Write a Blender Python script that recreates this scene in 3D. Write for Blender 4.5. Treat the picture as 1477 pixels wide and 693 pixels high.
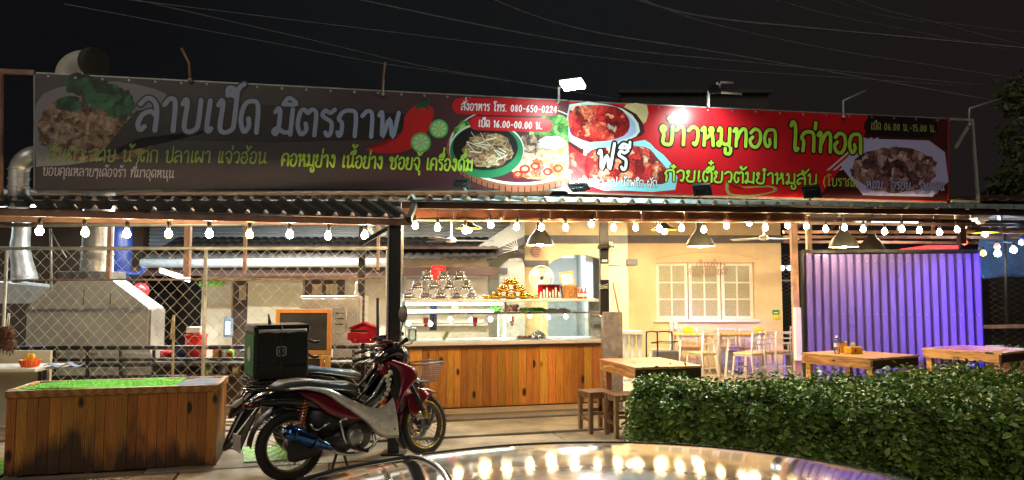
import bpy, bmesh, math, random
from mathutils import Matrix, Vector
random.seed(7)
PI = math.pi
sc = bpy.context.scene
for o in list(bpy.data.objects): bpy.data.objects.remove(o)
C = sc.collection

# ------------------------------------------------------------------ camera, world, light, exposure
F = 1050.0; TH = math.atan(73.5 / F); H = 1.6
cam = bpy.data.cameras.new('camera'); cam.lens = 36 * F / 1477; cam.sensor_width = 36
cam.clip_start = 0.05; cam.clip_end = 800
co = bpy.data.objects.new('camera', cam); C.objects.link(co)
co.location = (0, 0, H); co.rotation_euler = (PI / 2 + TH, 0, 0); sc.camera = co
W = bpy.data.worlds.new('World'); sc.world = W; W.use_nodes = True
bg = W.node_tree.nodes['Background']
_t = W.node_tree; _tc = _t.nodes.new('ShaderNodeTexCoord'); _sx = _t.nodes.new('ShaderNodeSeparateXYZ'); _no = _t.nodes.new('ShaderNodeTexNoise')
_no.inputs['Scale'].default_value = 2.2; _no.inputs['Detail'].default_value = 5; _t.links.new(_tc.outputs['Generated'], _no.inputs['Vector']); _t.links.new(_tc.outputs['Generated'], _sx.inputs[0])
_m1 = _t.nodes.new('ShaderNodeMath'); _m1.operation = 'MULTIPLY_ADD'; _t.links.new(_no.outputs[0], _m1.inputs[0]); _m1.inputs[1].default_value = .9; _t.links.new(_sx.outputs[0], _m1.inputs[2])
_r = _t.nodes.new('ShaderNodeValToRGB'); _t.links.new(_m1.outputs[0], _r.inputs[0]); _r.color_ramp.elements[0].position = .0; _r.color_ramp.elements[0].color = (.5,.52,.62,1)
_r.color_ramp.elements[1].position = 1.0; _r.color_ramp.elements[1].color = (1.35,1.0,.95,1); _e = _r.color_ramp.elements.new(.5); _e.color = (.85,.95,1.05,1)   # town glow to the right
_t.links.new(_r.outputs[0], bg.inputs[0]); bg.inputs[1].default_value = 0.0036
# assumed street glow behind the camera, added as fill: one weak, very soft sun
sun = bpy.data.lights.new('assumed_street_glow', 'SUN'); sun.energy = 0.24; sun.angle = math.radians(40); sun.color = (1.0, 0.86, 0.7)
so = bpy.data.objects.new('assumed_street_glow', sun); C.objects.link(so)
so.rotation_euler = (math.radians(58), 0, math.radians(-14))
vs = sc.view_settings; vs.view_transform = 'Standard'; vs.look = 'None'; vs.exposure = 1.3; vs.gamma = 1
sc.cycles.use_denoising = True
sc.cycles.max_bounces = 8; sc.cycles.transparent_max_bounces = 24
sc.cycles.sample_clamp_indirect = 4; sc.cycles.sample_clamp_direct = 0
sc.cycles.caustics_reflective = False; sc.cycles.caustics_refractive = False

def ray(px, py):
    u = (px - 738.5) / F; v = (346.5 - py) / F
    return Vector((u, math.cos(TH) - v * math.sin(TH), math.sin(TH) + v * math.cos(TH)))
def P(px, py, Y):                       # the point at depth Y seen in that direction
    r = ray(px, py); t = Y / r.y
    return Vector((r.x * t, Y, H + r.z * t))
def PP(px, py, o, n):                   # ... on a given plane
    r = ray(px, py); t = (o - Vector((0, 0, H))).dot(n) / r.dot(n)
    return Vector((0, 0, H)) + r * t

# ------------------------------------------------------------------ mesh builder
class MB:
    def __init__(s, M=None): s.v = []; s.f = []; s.M = M.copy() if M else Matrix(); s.sm = []
    def add(s, vs, fs, smooth=False, T=None):
        b = len(s.v); M = s.M @ T if T else s.M
        s.v += [M @ Vector(p) for p in vs]
        for f in fs: s.f.append(tuple(b + i for i in f)); s.sm.append(smooth)
        return s
    def box(s, x0, x1, y0, y1, z0, z1, T=None):
        return s.add([(x0,y0,z0),(x1,y0,z0),(x1,y1,z0),(x0,y1,z0),(x0,y0,z1),(x1,y0,z1),(x1,y1,z1),(x0,y1,z1)],
                     [(0,3,2,1),(4,5,6,7),(0,1,5,4),(1,2,6,5),(2,3,7,6),(3,0,4,7)], False, T)
    def bar(s, p, q, w, h=None, up=(0,0,1)):     # square bar from p to q
        p = Vector(p); q = Vector(q); h = h or w; d = (q - p)
        L = d.length; d.normalize(); u = Vector(up)
        if abs(d.dot(u)) > .95: u = Vector((1, 0, 0))
        x = d.cross(u).normalized(); z = x.cross(d)
        T = Matrix((x, d, z)).transposed().to_4x4(); T.translation = p
        return s.box(-w/2, w/2, 0, L, -h/2, h/2, T)
    def tube(s, pts, r, n=8, cap=True, smooth=True, closed=False):
        pts = [Vector(p) for p in pts]; m = len(pts); rs = r if isinstance(r, (list, tuple)) else [r] * m
        vs = []; prev = None
        for i, p in enumerate(pts):
            if closed: d = pts[(i+1) % m] - pts[i-1]
            else: d = pts[min(i+1, m-1)] - pts[max(i-1, 0)]
            if d.length < 1e-9: d = Vector((0,0,1))
            d.normalize()
            if prev is None:
                a = Vector((0,0,1)) if abs(d.z) < .9 else Vector((1,0,0))
                x = d.cross(a).normalized()
            else:
                x = (prev - d * prev.dot(d))
                x = x.normalized() if x.length > 1e-6 else d.cross(Vector((0,1,.1))).normalized()
            prev = x; y = d.cross(x)
            vs += [p + (x * math.cos(2*PI*k/n) + y * math.sin(2*PI*k/n)) * rs[i] for k in range(n)]
        fs = []
        for i in range(m if closed else m-1):
            j = (i+1) % m
            for k in range(n):
                fs.append((i*n+k, i*n+(k+1)%n, j*n+(k+1)%n, j*n+k))
        s.add(vs, fs, smooth)
        if cap and not closed:
            s.add(vs[:n], [tuple(range(n))[::-1]]); s.add(vs[-n:], [tuple(range(n))])
        return s
    def lathe(s, prof, n=16, T=None, smooth=True, a0=0, a1=2*PI):
        full = abs(a1 - a0 - 2*PI) < 1e-6; m = n if full else n + 1
        vs = []; fs = []
        for r, z in prof:
            for k in range(m):
                a = a0 + (a1-a0)*k/n; vs.append((r*math.cos(a), r*math.sin(a), z))
        for i in range(len(prof)-1):
            for k in range(n):
                l = (k+1) % m
                fs.append((i*m+k, i*m+l, (i+1)*m+l, (i+1)*m+k))
        return s.add(vs, fs, smooth, T)
    def prism(s, poly, a, b, axis='y', T=None):   # polygon in the two other axes, extruded a..b
        def q(u, v, w): return {'y': (u, w, v), 'x': (w, u, v), 'z': (u, v, w)}[axis]
        n = len(poly); vs = [q(u, v, a) for u, v in poly] + [q(u, v, b) for u, v in poly]
        fs = [tuple(range(n)), tuple(range(2*n-1, n-1, -1))] + [(i, (i+1)%n + 0, (i+1)%n + n, i+n) for i in range(n)]
        return s.add(vs, fs, False, T)
    def grid(s, fn, nu, nv, smooth=True):
        vs = [fn(i/nu, j/nv) for j in range(nv+1) for i in range(nu+1)]
        fs = [(j*(nu+1)+i, j*(nu+1)+i+1, (j+1)*(nu+1)+i+1, (j+1)*(nu+1)+i) for j in range(nv) for i in range(nu)]
        return s.add(vs, fs, smooth)
    def ball(s, c, r, n=10, sz=1.0, smooth=True):
        m = n // 2
        prof = [(max(r*math.sin(PI*i/m), 1e-5), -r*sz*math.cos(PI*i/m)) for i in range(m+1)]
        return s.lathe(prof, n, Matrix.Translation(c), smooth)
    def build(s, name, mat, parent=None, solid=0, bevel=0, recalc=True, sub=0):
        me = bpy.data.meshes.new(name)
        me.from_pydata([tuple(v) for v in s.v], [], s.f)
        me.polygons.foreach_set('use_smooth', s.sm)
        if recalc:
            bm = bmesh.new(); bm.from_mesh(me); bmesh.ops.remove_doubles(bm, verts=bm.verts, dist=1e-5)
            bmesh.ops.recalc_face_normals(bm, faces=bm.faces); bm.to_mesh(me); bm.free()
        o = bpy.data.objects.new(name, me); C.objects.link(o)
        if mat: me.materials.append(MT[mat] if isinstance(mat, str) else mat)
        if parent: o.parent = parent
        if solid: md = o.modifiers.new('s', 'SOLIDIFY'); md.thickness = solid; md.offset = 0
        if bevel: md = o.modifiers.new('b', 'BEVEL'); md.width = bevel; md.segments = 2; md.limit_method = 'ANGLE'
        if sub: md = o.modifiers.new('u', 'SUBSURF'); md.levels = sub; md.render_levels = sub
        return o
def tag(o, label=None, cat=None, group=None, kind=None):
    if label: o['label'] = label
    if cat: o['category'] = cat
    if group: o['group'] = group
    if kind: o['kind'] = kind
    return o
def thing(name, label, cat, loc=(0,0,0), rz=0, group=None):
    o = bpy.data.objects.new(name, None); C.objects.link(o)
    o.location = loc; o.rotation_euler = (0, 0, rz); o.empty_display_size = .1
    return tag(o, label, cat, group)
def wm(root):                                     # a builder that takes world coordinates under a root
    M = Matrix.Translation(root.location) @ root.rotation_euler.to_matrix().to_4x4()
    return MB(M.inverted())
def struct(name, mb, mat, **k): return tag(mb.build(name, mat, **k), kind='structure')
def copy_tree(o, parent=None, mats=None):
    c = o.copy(); C.objects.link(c); c.parent = parent
    for ch in o.children: copy_tree(ch, c)
    return c
def crom(pts, k=5, closed=False):
    pts = [Vector(p) for p in pts]; n = len(pts)
    if n < 3 and not closed: return pts
    out = []
    for i in range(n if closed else n-1):
        a = pts[(i-1) % n] if closed or i > 0 else pts[0]*2 - pts[1]
        b = pts[i]; c = pts[(i+1) % n]
        d = pts[(i+2) % n] if closed or i+2 < n else pts[-1]*2 - pts[-2]
        for j in range(k):
            t = j/k
            out.append(.5*((2*b) + (c-a)*t + (2*a-5*b+4*c-d)*t*t + (3*b-a-3*c+d)*t**3))
    if not closed: out.append(pts[-1])
    return out

# ------------------------------------------------------------------ materials
MT = {}
def nt(name):
    m = bpy.data.materials.new(name); m.use_nodes = True; MT[name] = m
    t = m.node_tree; b = t.nodes['Principled BSDF']; return m, t, b
def N(t, typ, **k):
    n = t.nodes.new(typ)
    for a, v in k.items(): setattr(n, a, v)
    return n
def coords(t, scale=(1,1,1), rnd=True):
    tc = N(t, 'ShaderNodeTexCoord'); mp = N(t, 'ShaderNodeMapping'); mp.inputs['Scale'].default_value = scale
    if rnd:
        oi = N(t, 'ShaderNodeObjectInfo'); mu = N(t, 'ShaderNodeVectorMath', operation='MULTIPLY_ADD')
        t.links.new(oi.outputs['Random'], mu.inputs[0]); mu.inputs[1].default_value = (13, 7, 5)
        t.links.new(tc.outputs['Object'], mu.inputs[2]); t.links.new(mu.outputs[0], mp.inputs['Vector'])
    else: t.links.new(tc.outputs['Object'], mp.inputs['Vector'])
    return mp.outputs[0]
def ramp(t, src, stops):
    r = N(t, 'ShaderNodeValToRGB'); e = r.color_ramp.elements
    while len(e) < len(stops): e.new(.5)
    for i, (p, c) in enumerate(stops): e[i].position = p; e[i].color = (*c, 1)
    t.links.new(src, r.inputs[0]); return r.outputs[0]
def mix(t, a, b, fac, mode='MIX'):
    m = N(t, 'ShaderNodeMix', data_type='RGBA', blend_type=mode)
    for s, x in ((m.inputs[6], a), (m.inputs[7], b), (m.inputs[0], fac)):
        if isinstance(x, (int, float)): s.default_value = x
        elif isinstance(x, tuple): s.default_value = (*x, 1)
        else: t.links.new(x, s)
    return m.outputs[2]
def noise(t, v, sc_, det=5, rough=.6, out=0):
    n = N(t, 'ShaderNodeTexNoise'); n.inputs['Scale'].default_value = sc_; n.inputs['Detail'].default_value = det
    n.inputs['Roughness'].default_value = rough; t.links.new(v, n.inputs['Vector']); return n.outputs[out]
def bump(t, b, h, strength=.3, dist=.01):
    n = N(t, 'ShaderNodeBump'); n.inputs['Strength'].default_value = strength; n.inputs['Distance'].default_value = dist
    t.links.new(h, n.inputs['Height']); t.links.new(n.outputs[0], b.inputs['Normal'])
def mat(name, c, rough=.55, metal=0, var=.25, scale=6, bmp=.15, c2=None, stretch=(1,1,1), orand=0, coat=0, rvar=.15):
    m, t, b = nt(name); v = coords(t, stretch)
    n = noise(t, v, scale); lo = tuple(x*(1-var) for x in c); hi = c2 or tuple(min(1, x*(1+var)) for x in c)
    col = ramp(t, n, [(.32, lo), (.68, hi)])
    if orand:
        oi = N(t, 'ShaderNodeObjectInfo'); h = N(t, 'ShaderNodeHueSaturation'); mr = N(t, 'ShaderNodeMapRange')
        t.links.new(oi.outputs['Random'], mr.inputs[0]); mr.inputs[3].default_value = 1-orand; mr.inputs[4].default_value = 1+orand
        t.links.new(mr.outputs[0], h.inputs['Value']); t.links.new(col, h.inputs['Color']); col = h.outputs[0]
    t.links.new(col, b.inputs['Base Color']); b.inputs['Metallic'].default_value = metal
    rr = N(t, 'ShaderNodeMapRange'); t.links.new(noise(t, v, scale*2.7), rr.inputs[0])
    rr.inputs[3].default_value = max(.03, rough-rvar); rr.inputs[4].default_value = min(1, rough+rvar)
    t.links.new(rr.outputs[0], b.inputs['Roughness'])
    if coat: b.inputs['Coat Weight'].default_value = coat; b.inputs['Coat Roughness'].default_value = .06
    if bmp: bump(t, b, noise(t, v, scale*6), bmp, .004)
    return m
def wood(name, c1, c2, stretch, knots=True, rough=.45, orand=.22, stain=None, scale=3.0, coat=.1):
    m, t, b = nt(name); v = coords(t, stretch)
    n = noise(t, v, scale, 8, .65)
    w = N(t, 'ShaderNodeTexWave', wave_type='BANDS', bands_direction='X'); w.inputs['Scale'].default_value = scale*1.1
    w.inputs['Distortion'].default_value = 7; w.inputs['Detail'].default_value = 3; t.links.new(v, w.inputs['Vector'])
    g = mix(t, n, w.outputs[0], .4)
    col = ramp(t, g, [(.32, c1), (.47, tuple((a+b_)/2 for a, b_ in zip(c1, c2))), (.64, c2)])
    if knots:
        k = N(t, 'ShaderNodeTexVoronoi'); k.inputs['Scale'].default_value = 1.0
        mp = N(t, 'ShaderNodeVectorMath', operation='MULTIPLY'); mp.inputs[1].default_value = tuple(5.0*(1 if s > .5 else .5) for s in [x/max(stretch) for x in stretch])
        tc = coords(t, (1,1,1)); t.links.new(tc, mp.inputs[0]); t.links.new(mp.outputs[0], k.inputs['Vector'])
        kc = ramp(t, k.outputs['Distance'], [(.1, (1,1,1)), (.17, (0,0,0))])
        col = mix(t, col, tuple(x*.12 for x in c1), kc)
    if stain:                                       # damp dark wood near the foot
        tc = N(t, 'ShaderNodeTexCoord'); sx = N(t, 'ShaderNodeSeparateXYZ'); t.links.new(tc.outputs['Object'], sx.inputs[0])
        ad = N(t, 'ShaderNodeMath', operation='MULTIPLY_ADD'); t.links.new(noise(t, coords(t, (1,1,.3), False), 3.2), ad.inputs[0]); ad.inputs[1].default_value = -1.3
        t.links.new(sx.outputs[2], ad.inputs[2])
        s2_ = N(t, 'ShaderNodeMath', operation='ADD'); t.links.new(ad.outputs[0], s2_.inputs[0]); s2_.inputs[1].default_value = 1.0; s_ = ramp(t, s2_.outputs[0], [(max(0,.7+stain), (.9,.9,.9)), (.9+stain, (0,0,0))])
        col = mix(t, col, (.012,.008,.006), s_)
    oi = N(t, 'ShaderNodeObjectInfo'); h = N(t, 'ShaderNodeHueSaturation'); mr = N(t, 'ShaderNodeMapRange')
    t.links.new(oi.outputs['Random'], mr.inputs[0]); mr.inputs[3].default_value = 1-orand; mr.inputs[4].default_value = 1+orand
    t.links.new(mr.outputs[0], h.inputs['Value']); t.links.new(col, h.inputs['Color'])
    fm = N(t, 'ShaderNodeMath', operation='MULTIPLY'); fm.inputs[1].default_value = 7.3; f2 = N(t, 'ShaderNodeMath', operation='FRACT'); t.links.new(oi.outputs['Random'], fm.inputs[0]); t.links.new(fm.outputs[0], f2.inputs[0])
    m3 = N(t, 'ShaderNodeMapRange'); t.links.new(f2.outputs[0], m3.inputs[0]); m3.inputs[3].default_value = .478; m3.inputs[4].default_value = .512; t.links.new(m3.outputs[0], h.inputs['Hue'])
    t.links.new(h.outputs[0], b.inputs['Base Color']); b.inputs['Roughness'].default_value = rough
    b.inputs['Coat Weight'].default_value = coat; b.inputs['Coat Roughness'].default_value = .25
    bump(t, b, g, .25, .003); return m
def emit(name, c, s, base=(.8,.8,.8)):
    m, t, b = nt(name); b.inputs['Base Color'].default_value = (*base, 1)
    b.inputs['Emission Color'].default_value = (*c, 1); b.inputs['Emission Strength'].default_value = s
    if name.startswith('bulb_'):                    # no two bulbs burn equally bright
        oi = N(t, 'ShaderNodeObjectInfo'); mr = N(t, 'ShaderNodeMapRange'); t.links.new(oi.outputs['Random'], mr.inputs[0]); mr.inputs[3].default_value = s*.55; mr.inputs[4].default_value = s*1.4; t.links.new(mr.outputs[0], b.inputs['Emission Strength'])
    return m
def glass(name, tint=(.93,.97,.96), dirt=.06, rough=.02, refl=1.0):
    m = bpy.data.materials.new(name); m.use_nodes = True; MT[name] = m; t = m.node_tree
    t.nodes.clear(); out = N(t, 'ShaderNodeOutputMaterial'); tr = N(t, 'ShaderNodeBsdfTransparent'); gl = N(t, 'ShaderNodeBsdfGlossy')
    df = N(t, 'ShaderNodeBsdfDiffuse'); fr = N(t, 'ShaderNodeFresnel'); fr.inputs[0].default_value = 1.5
    tr.inputs[0].default_value = (*tint, 1); gl.inputs['Roughness'].default_value = rough; df.inputs[0].default_value = (.7,.72,.7,1)
    m1 = N(t, 'ShaderNodeMixShader'); m2 = N(t, 'ShaderNodeMixShader')
    v = coords(t); d = ramp(t, noise(t, v, 5), [(.45, (0,0,0)), (.8, (dirt*3,)*3)])
    ad = N(t, 'ShaderNodeMath', operation='MULTIPLY'); t.links.new(fr.outputs[0], ad.inputs[0]); ad.inputs[1].default_value = refl*1.6
    t.links.new(d, m1.inputs[0]); t.links.new(tr.outputs[0], m1.inputs[1]); t.links.new(df.outputs[0], m1.inputs[2])
    t.links.new(ad.outputs[0], m2.inputs[0]); t.links.new(m1.outputs[0], m2.inputs[1]); t.links.new(gl.outputs[0], m2.inputs[2])
    t.links.new(m2.outputs[0], out.inputs[0]); return m
def cells(name, stops, scale=9, stretch=(1,1,1), rough=.5, detail=1.2):     # printed heap of food
    m, t, b = nt(name); v = coords(t, stretch, False)
    nz = N(t, 'ShaderNodeTexNoise'); nz.inputs['Scale'].default_value = scale*.6; nz.inputs['Detail'].default_value = 4; t.links.new(v, nz.inputs['Vector'])
    ma = N(t, 'ShaderNodeVectorMath', operation='MULTIPLY_ADD'); t.links.new(nz.outputs[1], ma.inputs[0]); ma.inputs[1].default_value = (.35,)*3
    t.links.new(v, ma.inputs[2])
    vo = N(t, 'ShaderNodeTexVoronoi'); vo.inputs['Scale'].default_value = scale; t.links.new(ma.outputs[0], vo.inputs['Vector'])
    n2 = noise(t, ma.outputs[0], scale*2.2, 6, .75)
    sp = N(t, 'ShaderNodeSeparateColor'); t.links.new(vo.outputs['Color'], sp.inputs[0])
    mm = mix(t, sp.outputs[0], n2, .62)
    col = ramp(t, mm, stops)
    e = ramp(t, vo.outputs['Distance'], [(.35, (1,1,1)), (.85, (.25,.22,.22))])
    col = mix(t, col, e, .8, 'MULTIPLY')
    t.links.new(col, b.inputs['Base Color']); b.inputs['Roughness'].default_value = rough; return m
mat('asphalt', (.055,.05,.045), .8, scale=3, bmp=.6)
mat('concrete', (.24,.2,.15), .7, scale=2.2, c2=(.45,.38,.28), bmp=.5, orand=.12)
mat('floor_tile', (.36,.29,.2), .38, scale=1.4, c2=(.5,.42,.3), bmp=.1)
mat('kerb', (.2,.17,.14), .8, scale=4, bmp=.5)
mat('post_concrete', (.33,.29,.28), .8, scale=7, var=.45, bmp=.8)
mat('black_paint', (.018,.016,.015), .38, scale=9, bmp=.1)
mat('black_plastic', (.015,.015,.016), .42, scale=14)
mat('gloss_black', (.012,.012,.014), .16, scale=5, bmp=0, coat=.6, rvar=.05)
mat('rubber', (.017,.016,.015), .75, scale=20, bmp=.3)
mat('steel', (.55,.55,.55), .3, 1, scale=4)
mat('chrome', (.75,.76,.78), .12, 1, var=.08, scale=6, bmp=0, rvar=.06)
mat('mirror_steel', (.82,.82,.83), .09, 1, var=.06, bmp=0, rvar=.04)
mat('gold_metal', (.85,.56,.13), .14, 1, var=.1, bmp=0, rvar=.06)
mat('galv', (.42,.42,.41), .45, .85, scale=2.5, var=.35, bmp=.2)
mat('hood_steel', (.56,.54,.48), .5, .3, scale=1.6, var=.38, c2=(.58,.6,.56), bmp=.15, rvar=.2)
mat('tin_duct', (.62,.66,.68), .35, .55, scale=3, bmp=.1)
mat('grey_pipe', (.4,.42,.38), .4, .4, scale=5)
mat('fence_wire', (.55,.52,.45), .5, 0, scale=15)
mat('fence_frame', (.5,.49,.4), .5, .2, scale=6, var=.35)
mat('rust_paint', (.42,.22,.15), .6, .1, scale=5, var=.4, c2=(.5,.3,.2))
mat('beam_brown', (.05,.024,.018), .45, .1, scale=4)
mat('fascia_brown', (.24,.09,.055), .3, .25, scale=1.2, var=.35, stretch=(1,1,3), bmp=.25)
mat('roof_dark', (.06,.052,.048), .45, .35, scale=2.5, var=.4, bmp=.3, orand=.15)
mat('roof_teal', (.28,.36,.36), .5, .2, scale=3, var=.35, bmp=.3, orand=.15)
mat('roof_under', (.2,.15,.11), .6, .1, scale=2)
mat('tile_grey', (.045,.043,.042), .6, scale=3, bmp=.5)
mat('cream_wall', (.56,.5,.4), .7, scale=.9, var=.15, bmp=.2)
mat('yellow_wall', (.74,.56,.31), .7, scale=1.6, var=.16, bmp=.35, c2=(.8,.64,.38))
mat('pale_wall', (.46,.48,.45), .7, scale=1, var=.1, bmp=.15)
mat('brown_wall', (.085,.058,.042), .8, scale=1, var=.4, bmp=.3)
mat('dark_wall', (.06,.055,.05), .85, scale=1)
mat('grey_trim', (.1,.095,.1), .6, scale=5)
mat('white_paint', (.68,.66,.6), .5, scale=3, var=.1)
mat('frame_paint', (.85,.76,.68), .5, scale=3, var=.1)
mat('pink_white', (.6,.56,.58), .5, scale=3, var=.1)
mat('obscure_glass', (.4,.4,.28), .25, scale=25, var=.12, bmp=.25, coat=.5)
mat('door_dark', (.07,.045,.035), .5, scale=3)
mat('curtain', (.45,.36,.24), .8, scale=3, stretch=(8,1,.5))
mat('cream_board', (.6,.56,.42), .5, scale=1.5, var=.1)
mat('fridge_steel', (.55,.5,.42), .35, .7, scale=3, var=.2)
mat('board_black', (.035,.033,.028), .5, scale=4, var=.5)
mat('red_metal', (.55,.012,.02), .3, 0, scale=5, coat=.4)
mat('red_plastic', (.6,.02,.02), .35, 0, scale=5)
mat('orange_plastic', (.8,.13,.02), .4, scale=5)
mat('yellow_plastic', (.85,.5,.02), .4, scale=5)
mat('blue_plastic', (.008,.025,.14), .4, scale=5)
mat('white_plastic', (.75,.74,.7), .4, scale=5, var=.08)
mat('green_turf', (.16,.62,.07), .9, scale=30, var=.5, bmp=1)
mat('blue_cloth', (.16,.22,.33), .7, scale=5)
mat('coconut', (.1,.04,.015), .8, scale=12, var=.5, bmp=1)
mat('straw', (.5,.4,.22), .8, scale=20, var=.4)
mat('wicker', (.5,.24,.08), .7, scale=40, var=.6, bmp=1)
mat('leaf_a', (.045,.12,.012), .32, scale=3, var=.5, c2=(.1,.2,.03), orand=.1)
mat('leaf_dark', (.022,.06,.012), .4, scale=3, var=.5, c2=(.05,.1,.02))
mat('twig', (.035,.025,.012), .9, scale=6)
mat('bark', (.06,.045,.03), .9, scale=6, bmp=1)
mat('burgundy', (.2,.008,.025), .22, .25, var=.15, scale=4, bmp=0, coat=.8, rvar=.06)
mat('silver_paint', (.72,.69,.63), .28, .25, var=.12, scale=4, bmp=0, coat=.6, rvar=.08)
mat('blue_steel', (.04,.11,.42), .16, 1, scale=5, var=.5, c2=(.1,.3,.75), bmp=0, rvar=.08)
mat('gold_rim', (.8,.5,.08), .3, .9, bmp=0)
mat('rim_steel', (.4,.36,.26), .35, .9, bmp=0)
mat('spring_orange', (.55,.16,.04), .35, .5)
mat('engine', (.11,.1,.095), .38, .8, scale=15, var=.5, bmp=.4)
mat('seat_vinyl', (.055,.06,.065), .38, scale=40, bmp=.3)
mat('seat_blue', (.12,.2,.3), .3, scale=10, coat=.3)
mat('box_fabric', (.012,.015,.014), .5, scale=25, bmp=.5)
mat('box_green', (.015,.11,.04), .5, scale=25, bmp=.3)
mat('box_green_dark', (.01,.018,.013), .5, scale=25, bmp=.3)
mat('reflect_grey', (.45,.45,.42), .4)
mat('garland_white', (.75,.72,.6), .7); mat('garland_orange', (.8,.25,.02), .7)
mat('tail_red', (.07,.004,.004), .15, bmp=0, coat=.6)
mat('car_paint', (.68,.65,.6), .09, .4, var=.12, scale=60, bmp=0, coat=.5, rvar=.05)
mat('car_glass', (.24,.22,.2), .04, .8, bmp=0, coat=1, rvar=.03)
mat('violet_lit_sheet', (.25,.18,.5), .3, .25, scale=1.1, var=.16, stretch=(1,1,.3), bmp=.12, rvar=.08)  # violet light on the screen is put into the base colour
mat('blue_tarp', (.05,.14,.42), .5, scale=1.5, var=.5, bmp=.8, c2=(.12,.28,.6))
mat('panel_frame', (.03,.028,.03), .4, .3)
mat('pendant_black', (.05,.045,.035), .4, .2); mat('pendant_inner', (.85,.8,.68), .5)
mat('saucer_yellow', (.7,.45,.04), .4, .1)
mat('cord', (.02,.02,.02), .6); mat('cable_pale', (.22,.25,.28), .6); mat('cladding', (.5,.56,.62), .4, .1, scale=1.5, var=.15)
mat('food_red', (.8,.06,.03), .35, scale=10, var=.5); mat('food_green', (.22,.6,.05), .5, scale=14, var=.5)
mat('food_white', (.75,.72,.6), .5, scale=10)
mat('figurine', (.6,.6,.55), .4, scale=10, var=.5); mat('photo_frame', (.65,.3,.05), .4, .2); mat('paper', (.75,.68,.55), .7, scale=9)
mat('sauce', (.5,.04,.02), .2, coat=.5); mat('fan_white', (.7,.7,.66), .4)
mat('brick_far', (.06,.06,.06), .9)
mat('sticker_green', (.02,.35,.08), .5); mat('sticker_yellow', (.8,.7,.05), .5)
mat('cardboard', (.4,.28,.15), .8)
mat('pk_red_sign', (.75,.01,.02), .4)
wood('planter_wood', (.24,.09,.012), (.56,.24,.035), (9,9,.9), stain=-.22, rough=.5)
wood('counter_wood', (.36,.12,.012), (.88,.43,.07), (9,9,.9), rough=.35, orand=.38, coat=.25)
wood('trim_wood', (.3,.12,.03), (.5,.24,.07), (1,9,9), orand=.1)
wood('table_wood', (.42,.2,.06), (.72,.42,.16), (9,.9,9), orand=.14)
wood('apron_wood', (.36,.16,.04), (.66,.36,.12), (9,.9,9), orand=.1)
wood('stool_wood', (.16,.085,.04), (.32,.19,.09), (9,9,1.2), orand=.15)
wood('ply', (.38,.2,.08), (.6,.38,.18), (4,4,1), knots=False)
wood('easel_wood', (.5,.2,.03), (.75,.38,.08), (6,6,1), knots=False, orand=.1)
wood('bar_top', (.5,.3,.12), (.72,.5,.25), (1,9,9), knots=False)
# banner print colours
def prn(n, c, v=.06): return mat(n, c, .36, 0, var=v, scale=.7, bmp=.9, rvar=.05)
m_ = prn('print_charcoal', (.05,.042,.046), .3); _t = m_.node_tree; _b = _t.nodes['Principled BSDF']      # charcoal print running into maroon at its right end, the light's red tint mixed in
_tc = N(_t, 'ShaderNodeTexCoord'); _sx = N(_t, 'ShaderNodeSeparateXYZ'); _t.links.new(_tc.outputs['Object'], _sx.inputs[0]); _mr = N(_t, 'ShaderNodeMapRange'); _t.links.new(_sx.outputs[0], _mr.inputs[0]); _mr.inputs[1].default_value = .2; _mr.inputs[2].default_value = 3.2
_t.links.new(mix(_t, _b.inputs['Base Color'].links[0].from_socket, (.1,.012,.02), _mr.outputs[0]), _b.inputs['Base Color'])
prn('print_red', (.62,.012,.02), .22); prn('print_pill', (.55,.01,.015))
prn('print_black', (.012,.01,.01)); prn('print_lime', (.45,.72,.06)); prn('print_white', (.85,.88,.9)); prn('print_paleblue', (.4,.5,.75))
prn('print_plate', (.6,.62,.68)); prn('print_lime_unlit', (.27,.4,.08)); prn('print_blue_unlit', (.33,.4,.6)); prn('print_plate_unlit', (.24,.24,.28)); prn('print_lilac', (.52,.5,.85)); prn('print_chili', (.6,.012,.012)); prn('print_green', (.1,.5,.1)); prn('print_limeflesh', (.35,.65,.2))  # darker copies: weak light on the left banner put into the colour
prn('print_bowl', (.02,.2,.08)); prn('print_rattan', (.3,.1,.05), .4); prn('print_cyan', (.3,.75,.85), .15); prn('print_rim', (.65,.8,.72)); prn('print_tan', (.75,.6,.3), .3)
prn('print_olive', (.32,.34,.1)); prn('print_dim', (.4,.38,.42)); prn('print_maroon', (.06,.012,.012), .2); prn('print_onion', (.85,.82,.7), .2)
cells('print_laab', [(.3,(.05,.025,.015)),(.42,(.22,.12,.07)),(.52,(.42,.26,.17)),(.64,(.62,.46,.36)),(.75,(.12,.2,.06))], 11)
cells('print_herb', [(.3,(.005,.03,.015)),(.5,(.02,.12,.06)),(.68,(.06,.28,.12))], 7)
cells('print_papaya', [(.35,(.1,.05,.02)),(.45,(.45,.3,.1)),(.55,(.75,.66,.42)),(.66,(.5,.05,.02)),(.75,(.2,.35,.06))], 12, (1,1,2.6))
cells('print_seafood', [(.35,(.5,.1,.03)),(.45,(.8,.5,.15)),(.56,(.9,.75,.5)),(.66,(.6,.03,.02)),(.75,(.85,.85,.75))], 8)
cells('print_lettuce', [(.3,(.02,.15,.02)),(.5,(.12,.5,.06)),(.7,(.4,.8,.2))], 10)
cells('print_pork', [(.35,(.2,.006,.006)),(.47,(.55,.015,.02)),(.56,(.75,.06,.04)),(.64,(.85,.3,.12)),(.72,(.9,.7,.6))], 9)
cells('print_soup', [(.35,(.05,.02,.03)),(.5,(.25,.12,.12)),(.62,(.5,.32,.3)),(.74,(.75,.6,.6))], 10)
glass('clear_glass'); glass('case_glass', (.92,.98,.97), .1, .015, 1.3); glass('bottle_glass', (.85,.9,.92), .15)
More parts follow.
